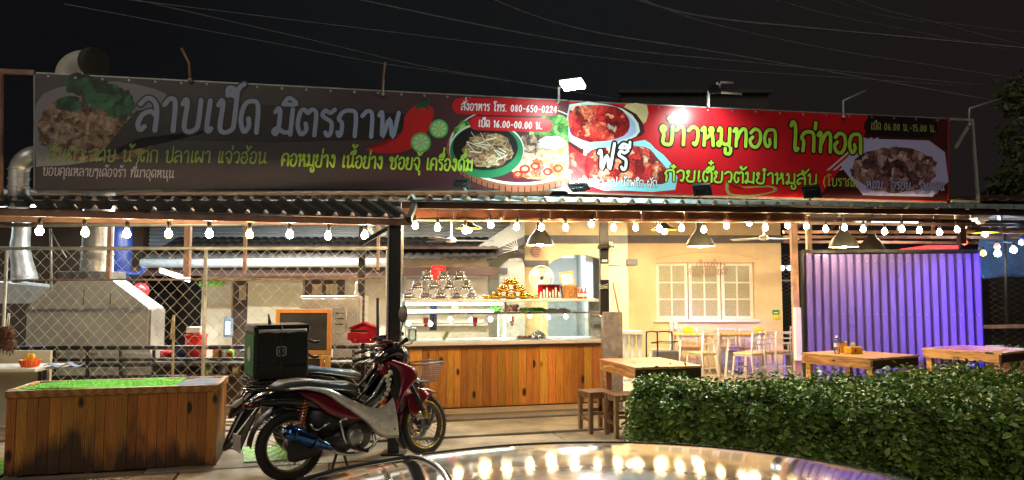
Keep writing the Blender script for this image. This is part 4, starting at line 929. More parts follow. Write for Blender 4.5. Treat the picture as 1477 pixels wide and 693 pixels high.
# right banner print
flat(banR, 'printed_basket', 'print_tan', [(903,150.5),(933,152),(932,176),(915,182),(900,168)], .0015, 2)
flat(banR, 'printed_bowl', 'print_maroon', [(821.5,150),(880,150),(918,165),(930,190),(915,200),(860,222),(821.5,210)], .0018, 2)
flat(banR, 'printed_bowl', 'print_rim', [(821.5,151),(878,151),(912,166),(923,190),(905,203),(860,216),(821.5,204)], .0022, 2)
flat(banR, 'printed_bowl', 'print_paleblue', [(821.5,155),(875,154),(908,168),(918,190),(900,201),(860,211),(821.5,198)], .0026, 2)
flat(banR, 'printed_food', 'print_pork', [(822,158),(850,152),(890,155),(908,175),(900,196),(860,206),(835,200),(822,190)], .003, 3)
flat(banR, 'printed_paper', 'print_cyan', [(842,214),(870,204),(900,208),(930,202),(945,215),(968,236),(974,274),(900,275),(850,268)], .0034, 2)
flat(banR, 'printed_food', 'print_pork', [(846,222),(880,212),(930,212),(948,228),(965,250),(955,266),(900,262),(850,262)], .0038, 3)
flat(banR, 'printed_food', 'print_pork', [(822,222),(845,225),(850,250),(850,262),(822,266)], .0038, 2)
flat(banR, 'printed_chili', 'print_olive', [(1048,262),(1060,270),(1110,268),(1120,276),(1085,284),(1050,281)], .0022, 3)
flat(banR, 'printed_chili', 'print_chili', [(1052,264),(1062,272),(1108,270),(1114,276),(1085,281),(1054,279)], .0026, 3)
btext(banR, 'ฟรี', 862, 244, 909, 245, 27, 'print_white', .16, .0075, outline='print_black', olw=2.4)
btext(banR, 'เติมข้าว ซุป น้ำพริก ผัก', 834, 268, 948, 270, 9.5, 'print_white', .15, .007, outline='print_black', olw=2.0)
btext(banR, 'ข้าวหมูทอด', 952, 208, 1123, 213, 26, 'print_lime', .2, .0075, outline='print_black', olw=1.8)
btext(banR, 'ไก่ทอด', 1139, 217, 1246, 222, 28, 'print_lime', .2, .0075, outline='print_black', olw=1.8)
btext(banR, 'ก๋วยเตี๋ยวต้มยำหมูสับ', 959, 261, 1180, 267, 15.5, 'print_lime', .2, .0075, outline='print_black', olw=1.9)
btext(banR, '(โบราณ)', 1187, 268, 1239, 269.5, 11, 'print_lime', .13, .0075)
flat(banR, 'unlit_corner', 'print_maroon', [(1252,166),(1367,172),(1367,290),(1180,286),(1215,240),(1245,205)], .0012)  # unlit end of the red print, its shade put into the colour
for k in range(3):
    x = 1192+k*9; flat(banR, 'printed_chopstick', 'print_plate', [(x,246),(x+4,246),(x+58,199),(x+54,199)], .0022)
flat(banR, 'printed_plate', 'print_lilac', [(1242,200),(1340,203),(1363,220),(1368,262),(1345,284),(1245,282),(1213,240)], .0028)
flat(banR, 'printed_food', 'print_soup', ell(1290,245,62,33,44,jit=.05), .0034)
pill(banR, 1246, 1352, 168, 196, 3, 'print_black', .003)
btext(banR, 'เปิด 06.00 น.-15.00 น.', 1256, 187, 1350, 191, 9.5, 'print_olive', .15, .0075)
btext(banR, 'หอม  อร่อย  รับอรุณ', 1249, 272, 1363, 275, 10.5, 'print_lilac', .17, .0075, outline='print_black', olw=1.8)

# ------------------------------------------------------------------ floodlights and brackets above the banner
def flood(name, label, c, aimv, lit, w=.3, h=.2, arm=None, e=0, col=(.8,1,.96), spot=2.2, m=None, beam=None):
    t = thing(name, label, 'floodlight', c); c = Vector(c); d = (Vector(aimv)-c).normalized()
    T = d.to_track_quat('-Z', 'Y').to_matrix().to_4x4(); T.translation = c
    b = wm(t); b.box(-w/2, w/2, -h/2, h/2, 0, .04, T); b.box(-w/2*.7, w/2*.7, -h/2*.7, h/2*.7, .04, .065, T)
    for k in range(7): b.box(-w/2*.7+k*w*.1+.004, -w/2*.7+k*w*.1+.012, -h/2*.6, h/2*.6, .065, .085, T)
    b.build('housing', 'black_paint' if not m else m, t, bevel=.004)
    b = wm(t); b.box(-w/2+.015, w/2-.015, -h/2+.015, h/2-.015, -.03 if lit else -.006, -.001, T); b.build('lens', 'led_flood' if lit else 'car_glass', t)
    if arm:
        wm(t).tube([c+Vector((0,.02,-.01))]+[Vector(p) for p in arm], .016, 8).build('arm', 'grey_pipe', t)
    if e:
        l = lamp('flood_beam', 'SPOT', c+d*.05, e, col, t, .08, aim=beam or aimv, spot=spot, blend=.7)
    return t
c = BP(826,121,.75)
flood('floodlight', 'lit white floodlight on a short mast above the middle of the banner', c, c+Vector((-.12,-.26,-1)), True, .3, .22, [BP(806,125,.3), BP(806,150,-.05)], 300, spot=2.3)
c = BP(1030,138,.6)
flood('floodlight', 'small floodlight on a bent white arm, at the top of the red banner', c+Vector((0,0,.05)), BP(1010,215,.0), False, .16, .1, [BP(1035,124,.2), BP(1022,132,.05), BP(1020,158,-.05)], 32, spot=2.3)  # its beam is assumed from a bright spot on the banner
wmt = thing('lamp_bracket', 'bent white metal bracket with crossed bars above the red banner', 'bracket', BP(1020,150))
for q in ([(1022,155),(1023,135),(1036,127),(1040,119),(1058,120)], [(1030,133),(1070,136)], [(1038,128),(1034,119)]):
    wm(wmt).tube([BP(a, c_, .08) for a, c_ in q], .016, 6).build('bar', 'white_paint', wmt)
c = BP(836,268,.32)
flood('floodlight', 'lit floodlight lying on the roof edge below the banner seam', c, BP(860,200,.0), True, .28, .14, [BP(836,276,.2)], 26, spot=2.6)
lamp_sp = None
flood('floodlight', 'unlit square floodlight in front of the red banner, left of two', BP(1013,272,.35), BP(1020,220,.0), False, .24, .2, [BP(1008,282,.3)], 0)
flood('floodlight', 'unlit dark floodlight in front of the red banner, right of two', BP(1171,275,.35), BP(1180,220,.0), False, .24, .22, [BP(1168,290,.3)], 0)
flood('floodlight', 'dim unlit floodlight frame below the lime slices on dark banner', BP(666,262,.35), BP(668,220,.0), False, .22, .12, [BP(672,276,.3)], 0)
for lb, q in (('thin rusty bent bracket above the left banner, near the word start', [(274,116),(273,92),(262,70)]), ('short straight rusty bracket above the pepper banner part', [(552,136),(553,110),(556,90)]),
              ('bent pipe bracket above the green lettering end', [(1217,168),(1216,146),(1249,131)]), ('faint bent bracket at the dark right end of banner', [(1398,180),(1398,157),(1440,144)])):
    t = thing('lamp_bracket', lb, 'bracket', BP(*q[0])); wm(t).tube([BP(a, c_, .03) for a, c_ in q], .017, 6).build('arm', 'rust_paint' if q[0][0] < 600 else 'grey_pipe', t)
    wm(t).ball(BP(*q[0], .03), .03, 8).build('foot', 'grey_pipe', t)
t = thing('banner_frame', 'bare steel frame at the dark right end beyond the banner', 'frame', BP(1400,290))
for q in ([(1402,172),(1411,292)], [(1370,172),(1402,174)], [(1402,174),(1378,214)], [(1372,290),(1412,292)]): wm(t).bar(BP(*q[0]), BP(*q[1]), .035).build('bar', 'grey_pipe', t)
t = thing('banner_frame', 'bare steel frame at the dark left end beyond the banner', 'frame', BP(20,290))
for q in ([(-30,102),(50,105)], [(0,102),(0,290)]): wm(t).bar(BP(*q[0], -.05), BP(*q[1], -.05), .05).build('bar', 'rust_paint', t)
# ducts by the banner
t = thing('roof_cowl', 'pale sheet metal exhaust elbow with dark mouth above the left banner', 'cowl', P(110,105,9.6))
b = wm(t); b.tube(crom([P(98,125,9.4), P(101,104,9.4), P(112,93,9.4), P(131,90,9.4)], 4), [.16]*13, 16, cap=False).build('elbow', 'white_paint', t, recalc=False, solid=.006)
wm(t).tube([P(131,90,9.4), P(141,90,9.35)], [.19,.19], 16).build('mouth', 'dark_wall', t)
t = thing('exhaust_duct', 'silver duct elbow rising beside the left end of the banner', 'duct', P(30,270,8.7))
wm(t).tube(crom([P(27,300,8.6), P(27,262,8.6), P(30,238,8.6), P(46,225,8.6), P(70,222,8.8)], 4), [.11]*17, 16).build('elbow', 'tin_duct', t)
for py in (245,258,270): wm(t).lathe([(.112,-.008),(.122,0),(.112,.008)], 16, Matrix.Translation(P(27,py,8.6))).build('band', 'tin_duct', t)
# building behind
t = thing('rear_block', 'dark flat roofed block barely visible behind the red banner', 'building', (4,26,0))
wm(t).box(P(895,0,26).x, P(1105,0,26).x, 26, 34, 0, P(0,134,26).z).build('wall', 'brick_far', t)
wm(t).box(P(890,0,25.9).x, P(1110,0,25.9).x, 25.8, 25.99, P(0,136,26).z, P(0,131,26).z).build('parapet', 'brick_far', t)
# overhead wires
for i, (q, r) in enumerate(((((380,-30),(700,38),(900,72),(1100,92)),.012),(((640,-30),(820,38),(1060,80)),.012),(((860,-20),(1000,22),(1180,42),(1330,56)),.02),(((880,-20),(1010,30),(1200,72),(1340,94)),.01),
        (((430,30),(740,68),(1000,98),(1150,108)),.008),(((1040,-20),(1200,22),(1300,42)),.008),(((1170,-30),(1260,10),(1345,32)),.012),(((240,10),(440,56),(600,94),(712,113)),.01),(((380,60),(540,90),(640,104),(712,114)),.009),(((1130,-30),(1260,20),(1420,40)),.007))):
    z = [9+1.5*k/(len(q)-1) for k in range(len(q))]
    w_ = [P(a, c_, 11+i*.35+k) for k, (a, c_) in enumerate(q)]; w_ = [w_[0]+(w_[0]-w_[1])*1.5] + w_ + [w_[-1]+(w_[-1]-w_[-2])*2.0]
    o = MB().tube(crom(w_, 6), r, 5).build('overhead_wire', 'cable_pale')
    tag(o, ['grey wire crossing the sky left of centre, uppermost on left','pale thin wire sagging above the lit floodlight','thick twisted pale cable at top right of sky','thin wire running just under the twisted cable','faint lowest wire above the red banner','faint wire at upper right of sky','dark purple wire at the top right corner','faint wire fanning down to the knot above pepper','lowest wire of the fan ending above the pill label','faintest wire near the top right corner'][i], 'wire', 'overhead wires in the night sky')
# ------------------------------------------------------------------ string lights
lc = MB().tube(crom([P(x, y, 6.55+.75*x/590) for x, y in ((-20,311),(57,308),(123,306),(183,308),(243,308),(302,309),(360,310),(418,311),(473,312),(526,313),(566,314))], 3), .006, 5).build('light_cable', 'cord')
tag(lc, 'black light cable along the left dark eave carrying nine bulbs', 'cable')
RBp = [(599,326),(631,329),(671,333),(708,325),(745,328),(781,329),(816,329),(853,324),(885,329),(917,329),(951,330),(983,330),(1015,332),(1048,326),(1081,322),(1104,329),(1136,326),(1163,327),(1191,331),(1218,329),(1245,331),(1276,335),(1301,331),(1326,333),(1355,336),(1381,332)]
def RY(px): return 8.15+(px-580)/800*1.9
rc = MB().tube([P(x, y-29+4*(i%2), RY(x)) for i, (x, y) in enumerate(RBp)], .005, 5).build('light_cable', 'cord')
tag(rc, 'black light cable along the brown fascia carrying the long row of bulbs', 'cable')
def make_bulb(L, m):
    t = thing('string_bulb', '', 'light bulb')
    MB().lathe([(.001,-.036),(.017,-.033),(.03,-.018),(.034,0),(.03,.018),(.018,.036),(.013,.055)], 12).build('globe', m, t)
    MB().lathe([(.016,.05),(.02,.055),(.02,.11),(.012,.12),(.001,.122)], 10).build('socket', 'cord', t)
    MB().tube([(0,0,.12),(0,0,L)], .004, 4).build('cord', 'cord', t)
    return t
protoW = make_bulb(.17, 'bulb_warm'); protoC = make_bulb(.17, 'bulb_cool'); protoY = make_bulb(.27, 'bulb_yard')
ords = ['first','second','third','fourth','fifth','sixth','seventh','eighth','ninth','tenth','eleventh','twelfth','thirteenth','fourteenth','fifteenth','sixteenth','seventeenth','eighteenth','nineteenth','twentieth','twenty-first','twenty-second','twenty-third','twenty-fourth','twenty-fifth','twenty-sixth']
used = set()
def place_bulb(proto, p, top, label, group):
    if proto in used: t = copy_tree(proto)
    else: t = proto; used.add(proto)
    t.location = p; t['label'] = label; t['group'] = group; t.rotation_euler = (random.uniform(-.1,.1), random.uniform(-.12,.12), random.random()*6)
    return t
for i, (x, y) in enumerate(((57,334),(123,336),(183,338),(243,338),(302,338),(360,339),(418,339),(473,341),(526,340))):
    warm = i in (1,3,5,7); p = P(x, y, 6.55+.75*x/590)
    place_bulb(protoW if warm else protoC, p, P(x,310,p.y).z, '%s %s bulb from the left under the dark eave by the wire fence' % ('orange glowing' if warm else 'cool white', ords[i]), 'string bulbs under the left eave')
for i, (x, y) in enumerate(RBp):
    p = P(x, y, RY(x)); place_bulb(protoY, p, p.z+.3, 'cream lit bulb, %s from the left in the long row under the brown fascia' % ords[i], 'string bulbs under the right roof')
# coloured garden bulbs at right
cc = [(1391,350,'bulb_red','red'),(1418,366,'bulb_yellow','yellow'),(1438,356,'bulb_red','red'),(1439,366,'bulb_white','white'),(1462,361,'bulb_white','white'),(1474,350,'bulb_blue','blue')]
ck = MB().tube([P(1375,344,12.4), P(1391,342,12.4), P(1418,352,12.4), P(1438,348,12.4), P(1462,351,12.4), P(1474,342,12.4), P(1520,335,12.6)], .006, 5).build('light_cable', 'cord')
tag(ck, 'thin cable with coloured bulbs in front of the blue tarpaulin', 'cable')
for i, (x, y, m, cn) in enumerate(cc):
    p = P(x, y, 12.4); t = thing('coloured_bulb', '%s bulb hanging in front of the blue tarpaulin%s' % (cn, ['  nearest the screen','',' in the middle',' under the red one',' right of the middle',' at the frame edge'][i].replace('  ',' ')), 'light bulb', p, group='coloured garden bulbs')
    MB().lathe([(.001,-.05),(.04,-.03),(.05,0),(.035,.04),(.016,.06)], 12).build('globe', m, t); MB().lathe([(.016,.06),(.02,.06),(.02,.11),(.001,.115)], 10).build('socket', 'cord', t)
# ------------------------------------------------------------------ pendants
def cone_pendant(px, py, Y, label, lit=True, rpx=20):
    p = P(px, py, Y); r = rpx/F*Y; t = thing('pendant_lamp', label, 'pendant lamp', p, group='black cone pendant lamps')
    k = r/.2
    MB().lathe([(.2*k,0),(.19*k,.04*k),(.15*k,.12*k),(.08*k,.2*k),(.055*k,.24*k),(.05*k,.34*k),(.001,.345*k)], 28).build('shade', 'pendant_black', t)
    MB().lathe([(.194*k,.002),(.183*k,.04*k),(.143*k,.117*k),(.07*k,.19*k),(.001,.195*k)], 28).build('shade_lining', 'pendant_inner', t)
    MB().ball((0,0,.03*k), .045, 12).build('bulb', 'pendant_bulb' if lit else 'white_plastic', t)
    MB().tube([(0,0,.34*k),(0,0,.34*k+.6)], .006, 6).build('cord', 'cord', t)
    return t
PEN = [(779,354,9.6,'black cone pendant above the gold pots, leftmost of the lit ones'),(1010,356,9.9,'black cone pendant in front of the yellow wall'),(1217,357,10.6,'black cone pendant above the violet screen')]
for px, py, Y, lb in PEN: cone_pendant(px, py, Y, lb, True, 20.5)
cone_pendant(1258, 361, 13.0, 'unlit black cone pendant behind the violet screen top', False, 18)
for px, py, Y, lb in ((676,330,10.2,'yellow saucer pendant over the steel pots'),(958,332,10.6,'yellow saucer pendant left of the cone pendant by the yellow wall'),(1421,336,11.6,'yellow saucer pendant at the right before the blue tarpaulin')):
    p = P(px, py, Y); t = thing('pendant_lamp', lb, 'pendant lamp', p, group='yellow saucer pendant lamps')
    MB().lathe([(.19,0),(.185,.012),(.09,.05),(.04,.1),(.03,.16),(.001,.165)], 28).build('shade', 'pendant_black', t)
    MB().lathe([(.186,-.002),(.09,.035),(.001,.05)], 28).build('shade_lining', 'saucer_yellow', t)
    MB().ball((0,0,-.02), .045, 12).build('bulb', 'saucer_bulb', t); MB().tube([(0,0,.16),(0,0,.6)], .006, 6).build('cord', 'cord', t)
# ------------------------------------------------------------------ display counter (yawed frame)
CA = Vector((-1.34, 9.2, .11)); CL = 2.68
ctr = thing('display_counter', 'orange plank fronted food counter with glass display case on top', 'counter', CA, YAW)
zw = .76                                            # top of the planks above the floor
nails = MB()
n = 27; x = 0; widths = [random.uniform(.085,.115) for _ in range(n)]; k = CL/sum(widths)
for w in widths:
    for z_ in (.05, .4, zw-.04): nails.ball((x+w/2, -.0005, z_+random.uniform(-.008,.008)), .0035, 6)
    w *= k; MB().box(x+.0015, x+w-.0015, random.uniform(0,.004), .022, .015, zw).build('plank', 'counter_wood', ctr, bevel=.002); x += w
tag(nails.build('nail_heads', 'black_paint', ctr), kind='stuff')
MB().box(-.02, CL+.02, .024, .04, .0, zw).build('backing', 'beam_brown', ctr)
MB().box(-.01, CL+.01, .0, .6, -.001, .013).build('plinth', 'beam_brown', ctr)
MB().box(.0, .02, .045, .6, .015, zw).build('side_panel', 'ply', ctr); MB().box(CL-.02, CL, .045, .6, .015, zw).build('side_panel', 'ply', ctr)
MB().box(-.03, CL+.03, -.02, .62, zw+.001, zw+.035).build('dark_trim', 'beam_brown', ctr)
MB().box(-.02, CL+.02, -.012, .6, zw+.036, zw+.09).build('ledge', 'frame_paint', ctr, bevel=.006)
zl = zw+.091; zm2 = 1.19; zu = 1.345
b = MB(); b.add([(0,0,zl),(CL,0,zl),(CL,.15,zm2),(0,.15,zm2),(0,.006,zl),(CL,.006,zl),(CL,.156,zm2),(0,.156,zm2)], [(0,1,2,3),(7,6,5,4),(0,4,5,1),(3,2,6,7),(0,3,7,4),(1,5,6,2)])
b.build('slanted_glass', 'case_glass', ctr)
MB().box(.002, CL/2-.003, .152, .158, zm2+.018, zu-.002).build('front_glass', 'case_glass', ctr)
MB().box(CL/2+.003, CL-.002, .152, .158, zm2+.018, zu-.002).build('front_glass', 'case_glass', ctr)
MB().box(0, CL, .145, .6, zm2, zm2+.016).build('glass_shelf', 'clear_glass', ctr)
MB().box(-.02, CL+.02, .12, .62, zu, zu+.035).build('top_shelf', 'frame_paint', ctr, bevel=.005)
for x in (0, CL*.5, CL):
    MB().box(x-.012, x+.012, .56, .6, zl, zu-.001).build('frame_post', 'steel', ctr); MB().box(x-.008, x+.008, .159, .18, zm2+.018, zu-.001).build('frame_post', 'steel', ctr)
MB().bar((0,.145,zm2+.01), (CL,.145,zm2+.01), .022).build('glass_rail', 'steel', ctr)
for x in (.002, CL-.008):
    MB().prism([(0,zl),(.56,zl),(.56,zu-.002),(.16,zu-.002),(.16,zm2),(.15,zm2)], x, x+.006, 'x').build('side_glass', 'case_glass', ctr)
MB().tube([(.02,.17,zu-.025),(1.3,.17,zu-.025)], .014, 8).build('tube_light', 'tube_case', ctr)
MB().tube([(.05,.19,zm2+.035),(1.18,.19,zm2+.035)], .018, 8).build('tube_light', 'tube_case', ctr)
MB().tube([(1.36,.3,zl+.02),(1.36,.3,zm2-.03)], .013, 8).build('tube_light', 'tube_case', ctr)
CM = Matrix.Translation(CA) @ Matrix.Rotation(YAW, 4, 'Z')
def on(x, y, z): return CM @ Vector((x, y, z))
# stacked pots on the top shelf
zs_ = zu+.036
def make_pot(m):
    t = thing('hot_pot', '', 'pot')
    MB().lathe([(.001,.001),(.08,.001),(.1,.008),(.102,.018),(.09,.026),(.07,.03)], 24).build('saucer', m, t)
    MB().lathe([(.06,.03),(.088,.045),(.09,.06),(.07,.068),(.062,.072)], 24).build('burner_ring', m, t)
    MB().lathe([(.058,.068),(.058,.122),(.063,.124),(.063,.128),(.054,.128),(.053,.085),(.001,.084)], 24).build('bowl', m, t)
    for s in (-1,1): MB().bar((s*.058,0,.1), (s*.072,0,.102), .01).build('handle', m, t)
    return t
protoS = make_pot('mirror_steel')
MB0 = None
pos = []
for r, (y, xs_) in enumerate(((0,(593,617,639,662,685)),(1,(605,629,652,676)),(2,(618,643,667)))):
    for k, px in enumerate(xs_): pos.append((px, r, k, len(xs_)))
first = True
rown = ['bottom','middle','top']
for px, r, k, m in pos:
    t = protoS if first else copy_tree(protoS); first = False
    x = (P(px,430,9.3).x-CA.x)/math.cos(YAW)+.02*0+.02; t.location = on(x, .3+.02*random.uniform(-1,1), zs_+r*.123); t.rotation_euler.z = random.random()*3; t.scale = (.95,.95,.96)
    t['label'] = 'shiny steel hot pot in the %s row of the silver pyramid, %s from the left' % (rown[r], ords[k]); t['group'] = 'steel hot pots stacked on the shelf'
def make_gold():
    t = thing('gold_pot', '', 'pot')
    MB().lathe([(.001,0),(.045,0),(.09,.02),(.098,.035),(.1,.04),(.094,.04),(.08,.03),(.001,.02)], 24).build('saucer', 'gold_metal', t)
    MB().lathe([(.05,.022),(.07,.045),(.074,.07),(.062,.09),(.05,.093),(.048,.085),(.001,.06)], 24).build('bowl', 'gold_metal', t)
    for s in (-1,1): MB().tube([(s*.07,0,.06),(s*.088,0,.07),(s*.07,0,.082)], .006, 6).build('handle', 'gold_metal', t)
    return t
pg = make_gold(); first = True
for px, r, nm in ((706,0,'leftmost low'),(721,0,'second bottom'),(742,0,'middle bottom'),(763,0,'fourth bottom'),(778,0,'rightmost low'),(731,1,'left upper'),(753,1,'right upper'),(742,2,'single top')):
    t = pg if first else copy_tree(pg); first = False
    x = (P(px,430,9.4).x-CA.x)/math.cos(YAW)+.03; t.location = on(x, .3+.03*random.uniform(-1,1), zs_+r*.094); t.rotation_euler.z = random.random()*3
    sc_ = .72 if 'low' in nm else (1.25 if r == 2 else 1.05); t.scale = (sc_, sc_, 1.0 if 'low' not in nm else .55)
    t['label'] = 'brass gold bowl in the gold stack on the shelf, %s one' % nm; t['group'] = 'gold bowls stacked on the shelf'
def sx(px, Yg=9.6): return (P(px,430,Yg).x-CA.x)/math.cos(YAW)
# figurines, picture, wicker, sauces
t = thing('figurine_rack', 'small red rack of white figurines left of the wicker basket', 'rack', on(2.0,.42,zs_), YAW)
xx = sx(808)
t.location = on(xx, .42, zs_)
MB().box(-.16,.16,.05,.06,0,.19).build('back_board', 'red_metal', t); MB().box(-.16,.16,-.06,.05,0,.012).build('shelf', 'white_plastic', t)
MB().box(-.16,.16,-.05,.06,.19,.2).build('top_bar', 'beam_brown', t)
for k in range(7):
    b = MB(); h = .09+.03*(k%3); b.lathe([(.001,.013),(.018,.013),(.014,.05),(.018,h-.03),(.01,h-.02),(.014,h-.005),(.001,h+.012)], 8, Matrix.Translation((-.13+.043*k, 0, 0))); b.build('figurine', 'figurine', t)
t = thing('wicker_basket', 'square wicker basket on the shelf below the gold framed certificate', 'basket', on(sx(836,9.7),.4,zs_), YAW)
b = MB(); 
for k in range(8):
    z = .015+k*.022; w = .085+.003*k; b.tube([(-w,-w*.6,z),(w,-w*.6,z),(w,w*.6,z),(-w,w*.6,z)], .0125, 6, closed=True)
b.build('weave', 'wicker', t)
for sx_ in (-1,1):
    for k in range(4): MB().bar((sx_*(.02+.025*k), -.062, .005), (sx_*(.022+.027*k), -.078, .19), .008).build('stake', 'wicker', t)
MB().box(-.09,.09,-.05,.05,.002,.012).build('bottom', 'wicker', t)
t = thing('framed_certificate', 'gold framed certificate leaning on the wicker basket', 'picture', on(sx(835,9.7),.4,zs_+.19), YAW-.15)
T = Matrix.Rotation(math.radians(-12),4,'X') @ Matrix.Rotation(math.radians(-9),4,'Y')
for q in ((-.1,.1,0,.018),(-.1,.1,.172,.19),(-.1,-.082,.018,.172),(.082,.1,.018,.172)): MB().box(q[0],q[1],0,.02,q[2],q[3],T).build('frame_bar', 'photo_frame', t)
MB().box(-.081,.081,.008,.014,.019,.171,T).build('paper', 'paper', t)
for k in range(5): MB().box(-.05+.004*k,.05-.004*k,.006,.0075,.05+.02*k,.056+.02*k,T).build('print_line', 'grey_trim', t)
for i, px in enumerate((849,855,862)):
    t = thing('sauce_bottle', 'small red sauce bottle at the shelf end, %s of three' % ['left','middle','right'][i], 'bottle', on(sx(px,9.7),.36+.03*i,zs_), group='red sauce bottles by the roof post')
    MB().lathe([(.001,0),(.024,0),(.026,.05),(.024,.09),(.012,.12),(.011,.14)], 12).build('body', 'sauce', t); MB().lathe([(.013,.14),(.013,.158),(.001,.16)], 12).build('cap', ['white_plastic','yellow_plastic','red_plastic'][i], t)
    MB().lathe([(.0268,.03),(.027,.075)], 12).build('sticker', 'white_plastic', t)
# food in the case
zz = zm2+.017
t = thing('lettuce_heap', 'heap of green lettuce on the glass shelf', 'vegetables', on(sx(723,9.5),.33,zz))
b = MB()
for k in range(60):
    a = random.random()*6.28; r = random.random()*.09; c = Vector((r*math.cos(a), r*.8*math.sin(a), .02+random.random()*.07*(1-r/.12)))
    s = .03; q = [c+Vector((random.uniform(-s,s),random.uniform(-s,s),random.uniform(-s*.5,s))) for _ in range(4)]; b.add(q, [(0,1,2),(0,2,3)])
b.build('leaves', 'food_green', t, solid=.002)
for k, (dx, dy, dz) in enumerate(((0,0,0),(.06,.01,0),(.12,0,0),(.18,.015,0),(.24,0,0),(.03,.02,.045),(.09,.015,.045),(.15,.02,.045),(.2,.03,.05))):
    t = thing('tomato', 'red tomato beside the lettuce on the glass shelf, %s' % (('bottom row '+ords[k]) if k < 5 else ('upper row '+ords[k-5])), 'tomato', on(sx(737,9.5)+dx*.9,.32+dy,zz+.027+dz), group='tomatoes on the glass shelf')
    MB().ball((0,0,0), .03, 10, .88).build('skin', 'food_red', t); MB().lathe([(.001,.027),(.011,.029),(.001,.033)], 5).build('stalk', 'food_green', t)
for k in range(7):
    a = on(sx(762,9.5)+.045*k,.28,zz+.02+.02*(k%2)); t = tag(MB().tube([a+Vector((-.07,0,.012)), a+Vector((-.02,.03,0)), a+Vector((.05,.05,0)), a+Vector((.08,.05,.004))], [.006,.019,.019,.008], 8).build('cucumber', 'food_green'), 'green cucumber right of the tomatoes, %s from the left' % ords[k], 'cucumber', 'cucumbers on the glass shelf')
trays = [(636,.36,'cyan plastic tray at the left of the glass shelf','tin_duct','food_white'),(672,.33,'tray of chopped red meat left of the lettuce','steel','food_red'),(815,.36,'tray of pink sausages at the right of the glass shelf','white_plastic','food_red')]
for px, w, lb, m, fm in trays:
    t = thing('food_tray', lb, 'tray', on(sx(px,9.5),.34,zz+.001), YAW)
    b = MB(); b.box(-w/2,w/2,-.1,.1,0,.008); b.box(-w/2,w/2,-.1,-.094,.009,.03); b.box(-w/2,w/2,.094,.1,.009,.03); b.build('tray', m, t)
    b = MB()
    for k in range(22): b.ball((random.uniform(-w/2+.03,w/2-.03), random.uniform(-.07,.07), .018+random.random()*.016), .018, 6)
    b.build('filling', fm, t)
t = thing('yellow_carafe', 'pale yellow juice bottle standing left of centre inside the case', 'bottle', on(sx(663,9.5),.3,zz+.001))
MB().lathe([(.001,0),(.035,0),(.045,.05),(.035,.09),(.03,.125),(.001,.127)], 14).build('body', 'print_lime', t); MB().lathe([(.001,.128),(.022,.128),(.022,.138),(.001,.14)], 12).build('lid', 'yellow_plastic', t)
for i, px in enumerate((619,689,743)):
    p = on(sx(px,9.4),.16,1.05); t = thing('red_tag', 'red price clip hanging behind the slanted glass, %s of three' % ['left','middle','right'][i], 'clip', p, YAW)
    MB().box(-.03,.03,.0,.02,.02,.1).build('plate', 'red_plastic', t, bevel=.006); MB().ball((0,.005,0), .026, 10).build('knob', 'red_plastic', t)
t = thing('blue_cloth_roll', 'blue cloth hanging behind the counter glass', 'cloth', on(sx(643,9.8),.75,.95), YAW)
MB().grid(lambda u, v: (.1*(u-.5), .012*math.sin(u*20), .45*v), 16, 2).build('cloth', 'blue_plastic', t, solid=.004, recalc=False)
t = thing('food_tray', 'shallow tray of pink meat on the case floor', 'tray', on(sx(770,9.4),.25,zl+.002), YAW)
b = MB(); b.box(-.17,.17,-.08,.08,0,.01); b.build('tray', 'steel', t); b = MB()
for k in range(16): b.ball((random.uniform(-.14,.14), random.uniform(-.05,.05), .02), .02, 6)
b.build('filling', 'food_red', t)
t = thing('glass_jar', 'clear jar standing at the left end inside the case', 'jar', on(.12,.25,zl+.002))
MB().lathe([(.001,0),(.05,0),(.055,.03),(.055,.13),(.045,.15)], 16).build('body', 'bottle_glass', t); MB().lathe([(.048,.15),(.048,.17),(.001,.172)], 16).build('lid', 'white_plastic', t)
t = thing('plate_cover', 'domed steel plate cover on the case floor near the tray', 'cover', on(sx(778,9.4)+.1,.36,zl+.002))
MB().lathe([(.11,0),(.1,.04),(.06,.08),(.02,.09),(.012,.1),(.014,.115),(.001,.12)], 18).build('dome', 'steel', t)
t = thing('chopping_board', 'small wooden board leaning inside the case at left', 'board', on(sx(645,9.4),.2,zl+.003), YAW)
MB().box(-.02,.02,0,.1,0,.12,Matrix.Rotation(.5,4,'Y')).build('board', 'ply', t, bevel=.004)

# ------------------------------------------------------------------ things in the middle room
def fan(label, c, r, nrm=(0,-1,0), cage=True, m='fan_white'):
    t = thing('wall_fan', label, 'fan', c); T = Vector(nrm).to_track_quat('Z', 'Y').to_matrix().to_4x4()
    MB(T).lathe([(.001,.06),(.03,.055),(.04,.02),(.04,-.1),(.001,-.1)], 14).build('hub', m, t)
    MB(T).lathe([(.001,.075),(.026,.072),(.03,.06)], 12).build('badge', 'beam_brown', t)
    for k in range(3):
        a = k*2*PI/3+.4; b = MB(T); b.grid(lambda u, v: ((.03+u*(r-.05))*math.cos(a+(v-.5)*.9), (.03+u*(r-.05))*math.sin(a+(v-.5)*.9), .02*(v-.5)), 5, 4); b.build('blade', m, t, solid=.003, recalc=False)
    if cage:
        b = MB(T)
        for rr_ in (r, r*.72, r*.45): b.tube([(rr_*math.cos(k*PI/12), rr_*math.sin(k*PI/12), .05*(1.25-rr_/r)) for k in range(24)], .004 if rr_ < r else .007, 5, closed=True)
        for k in range(26): a = k*PI/13; b.tube([(.04*math.cos(a), .04*math.sin(a), .06), (r*.6*math.cos(a), r*.6*math.sin(a), .055), (r*math.cos(a), r*math.sin(a), .01)], .002, 3)
        b.build('cage', m, t)
    return t
f = fan('white caged fan on the yellow pillar behind the shelf', P(781,401,11.6), .19)
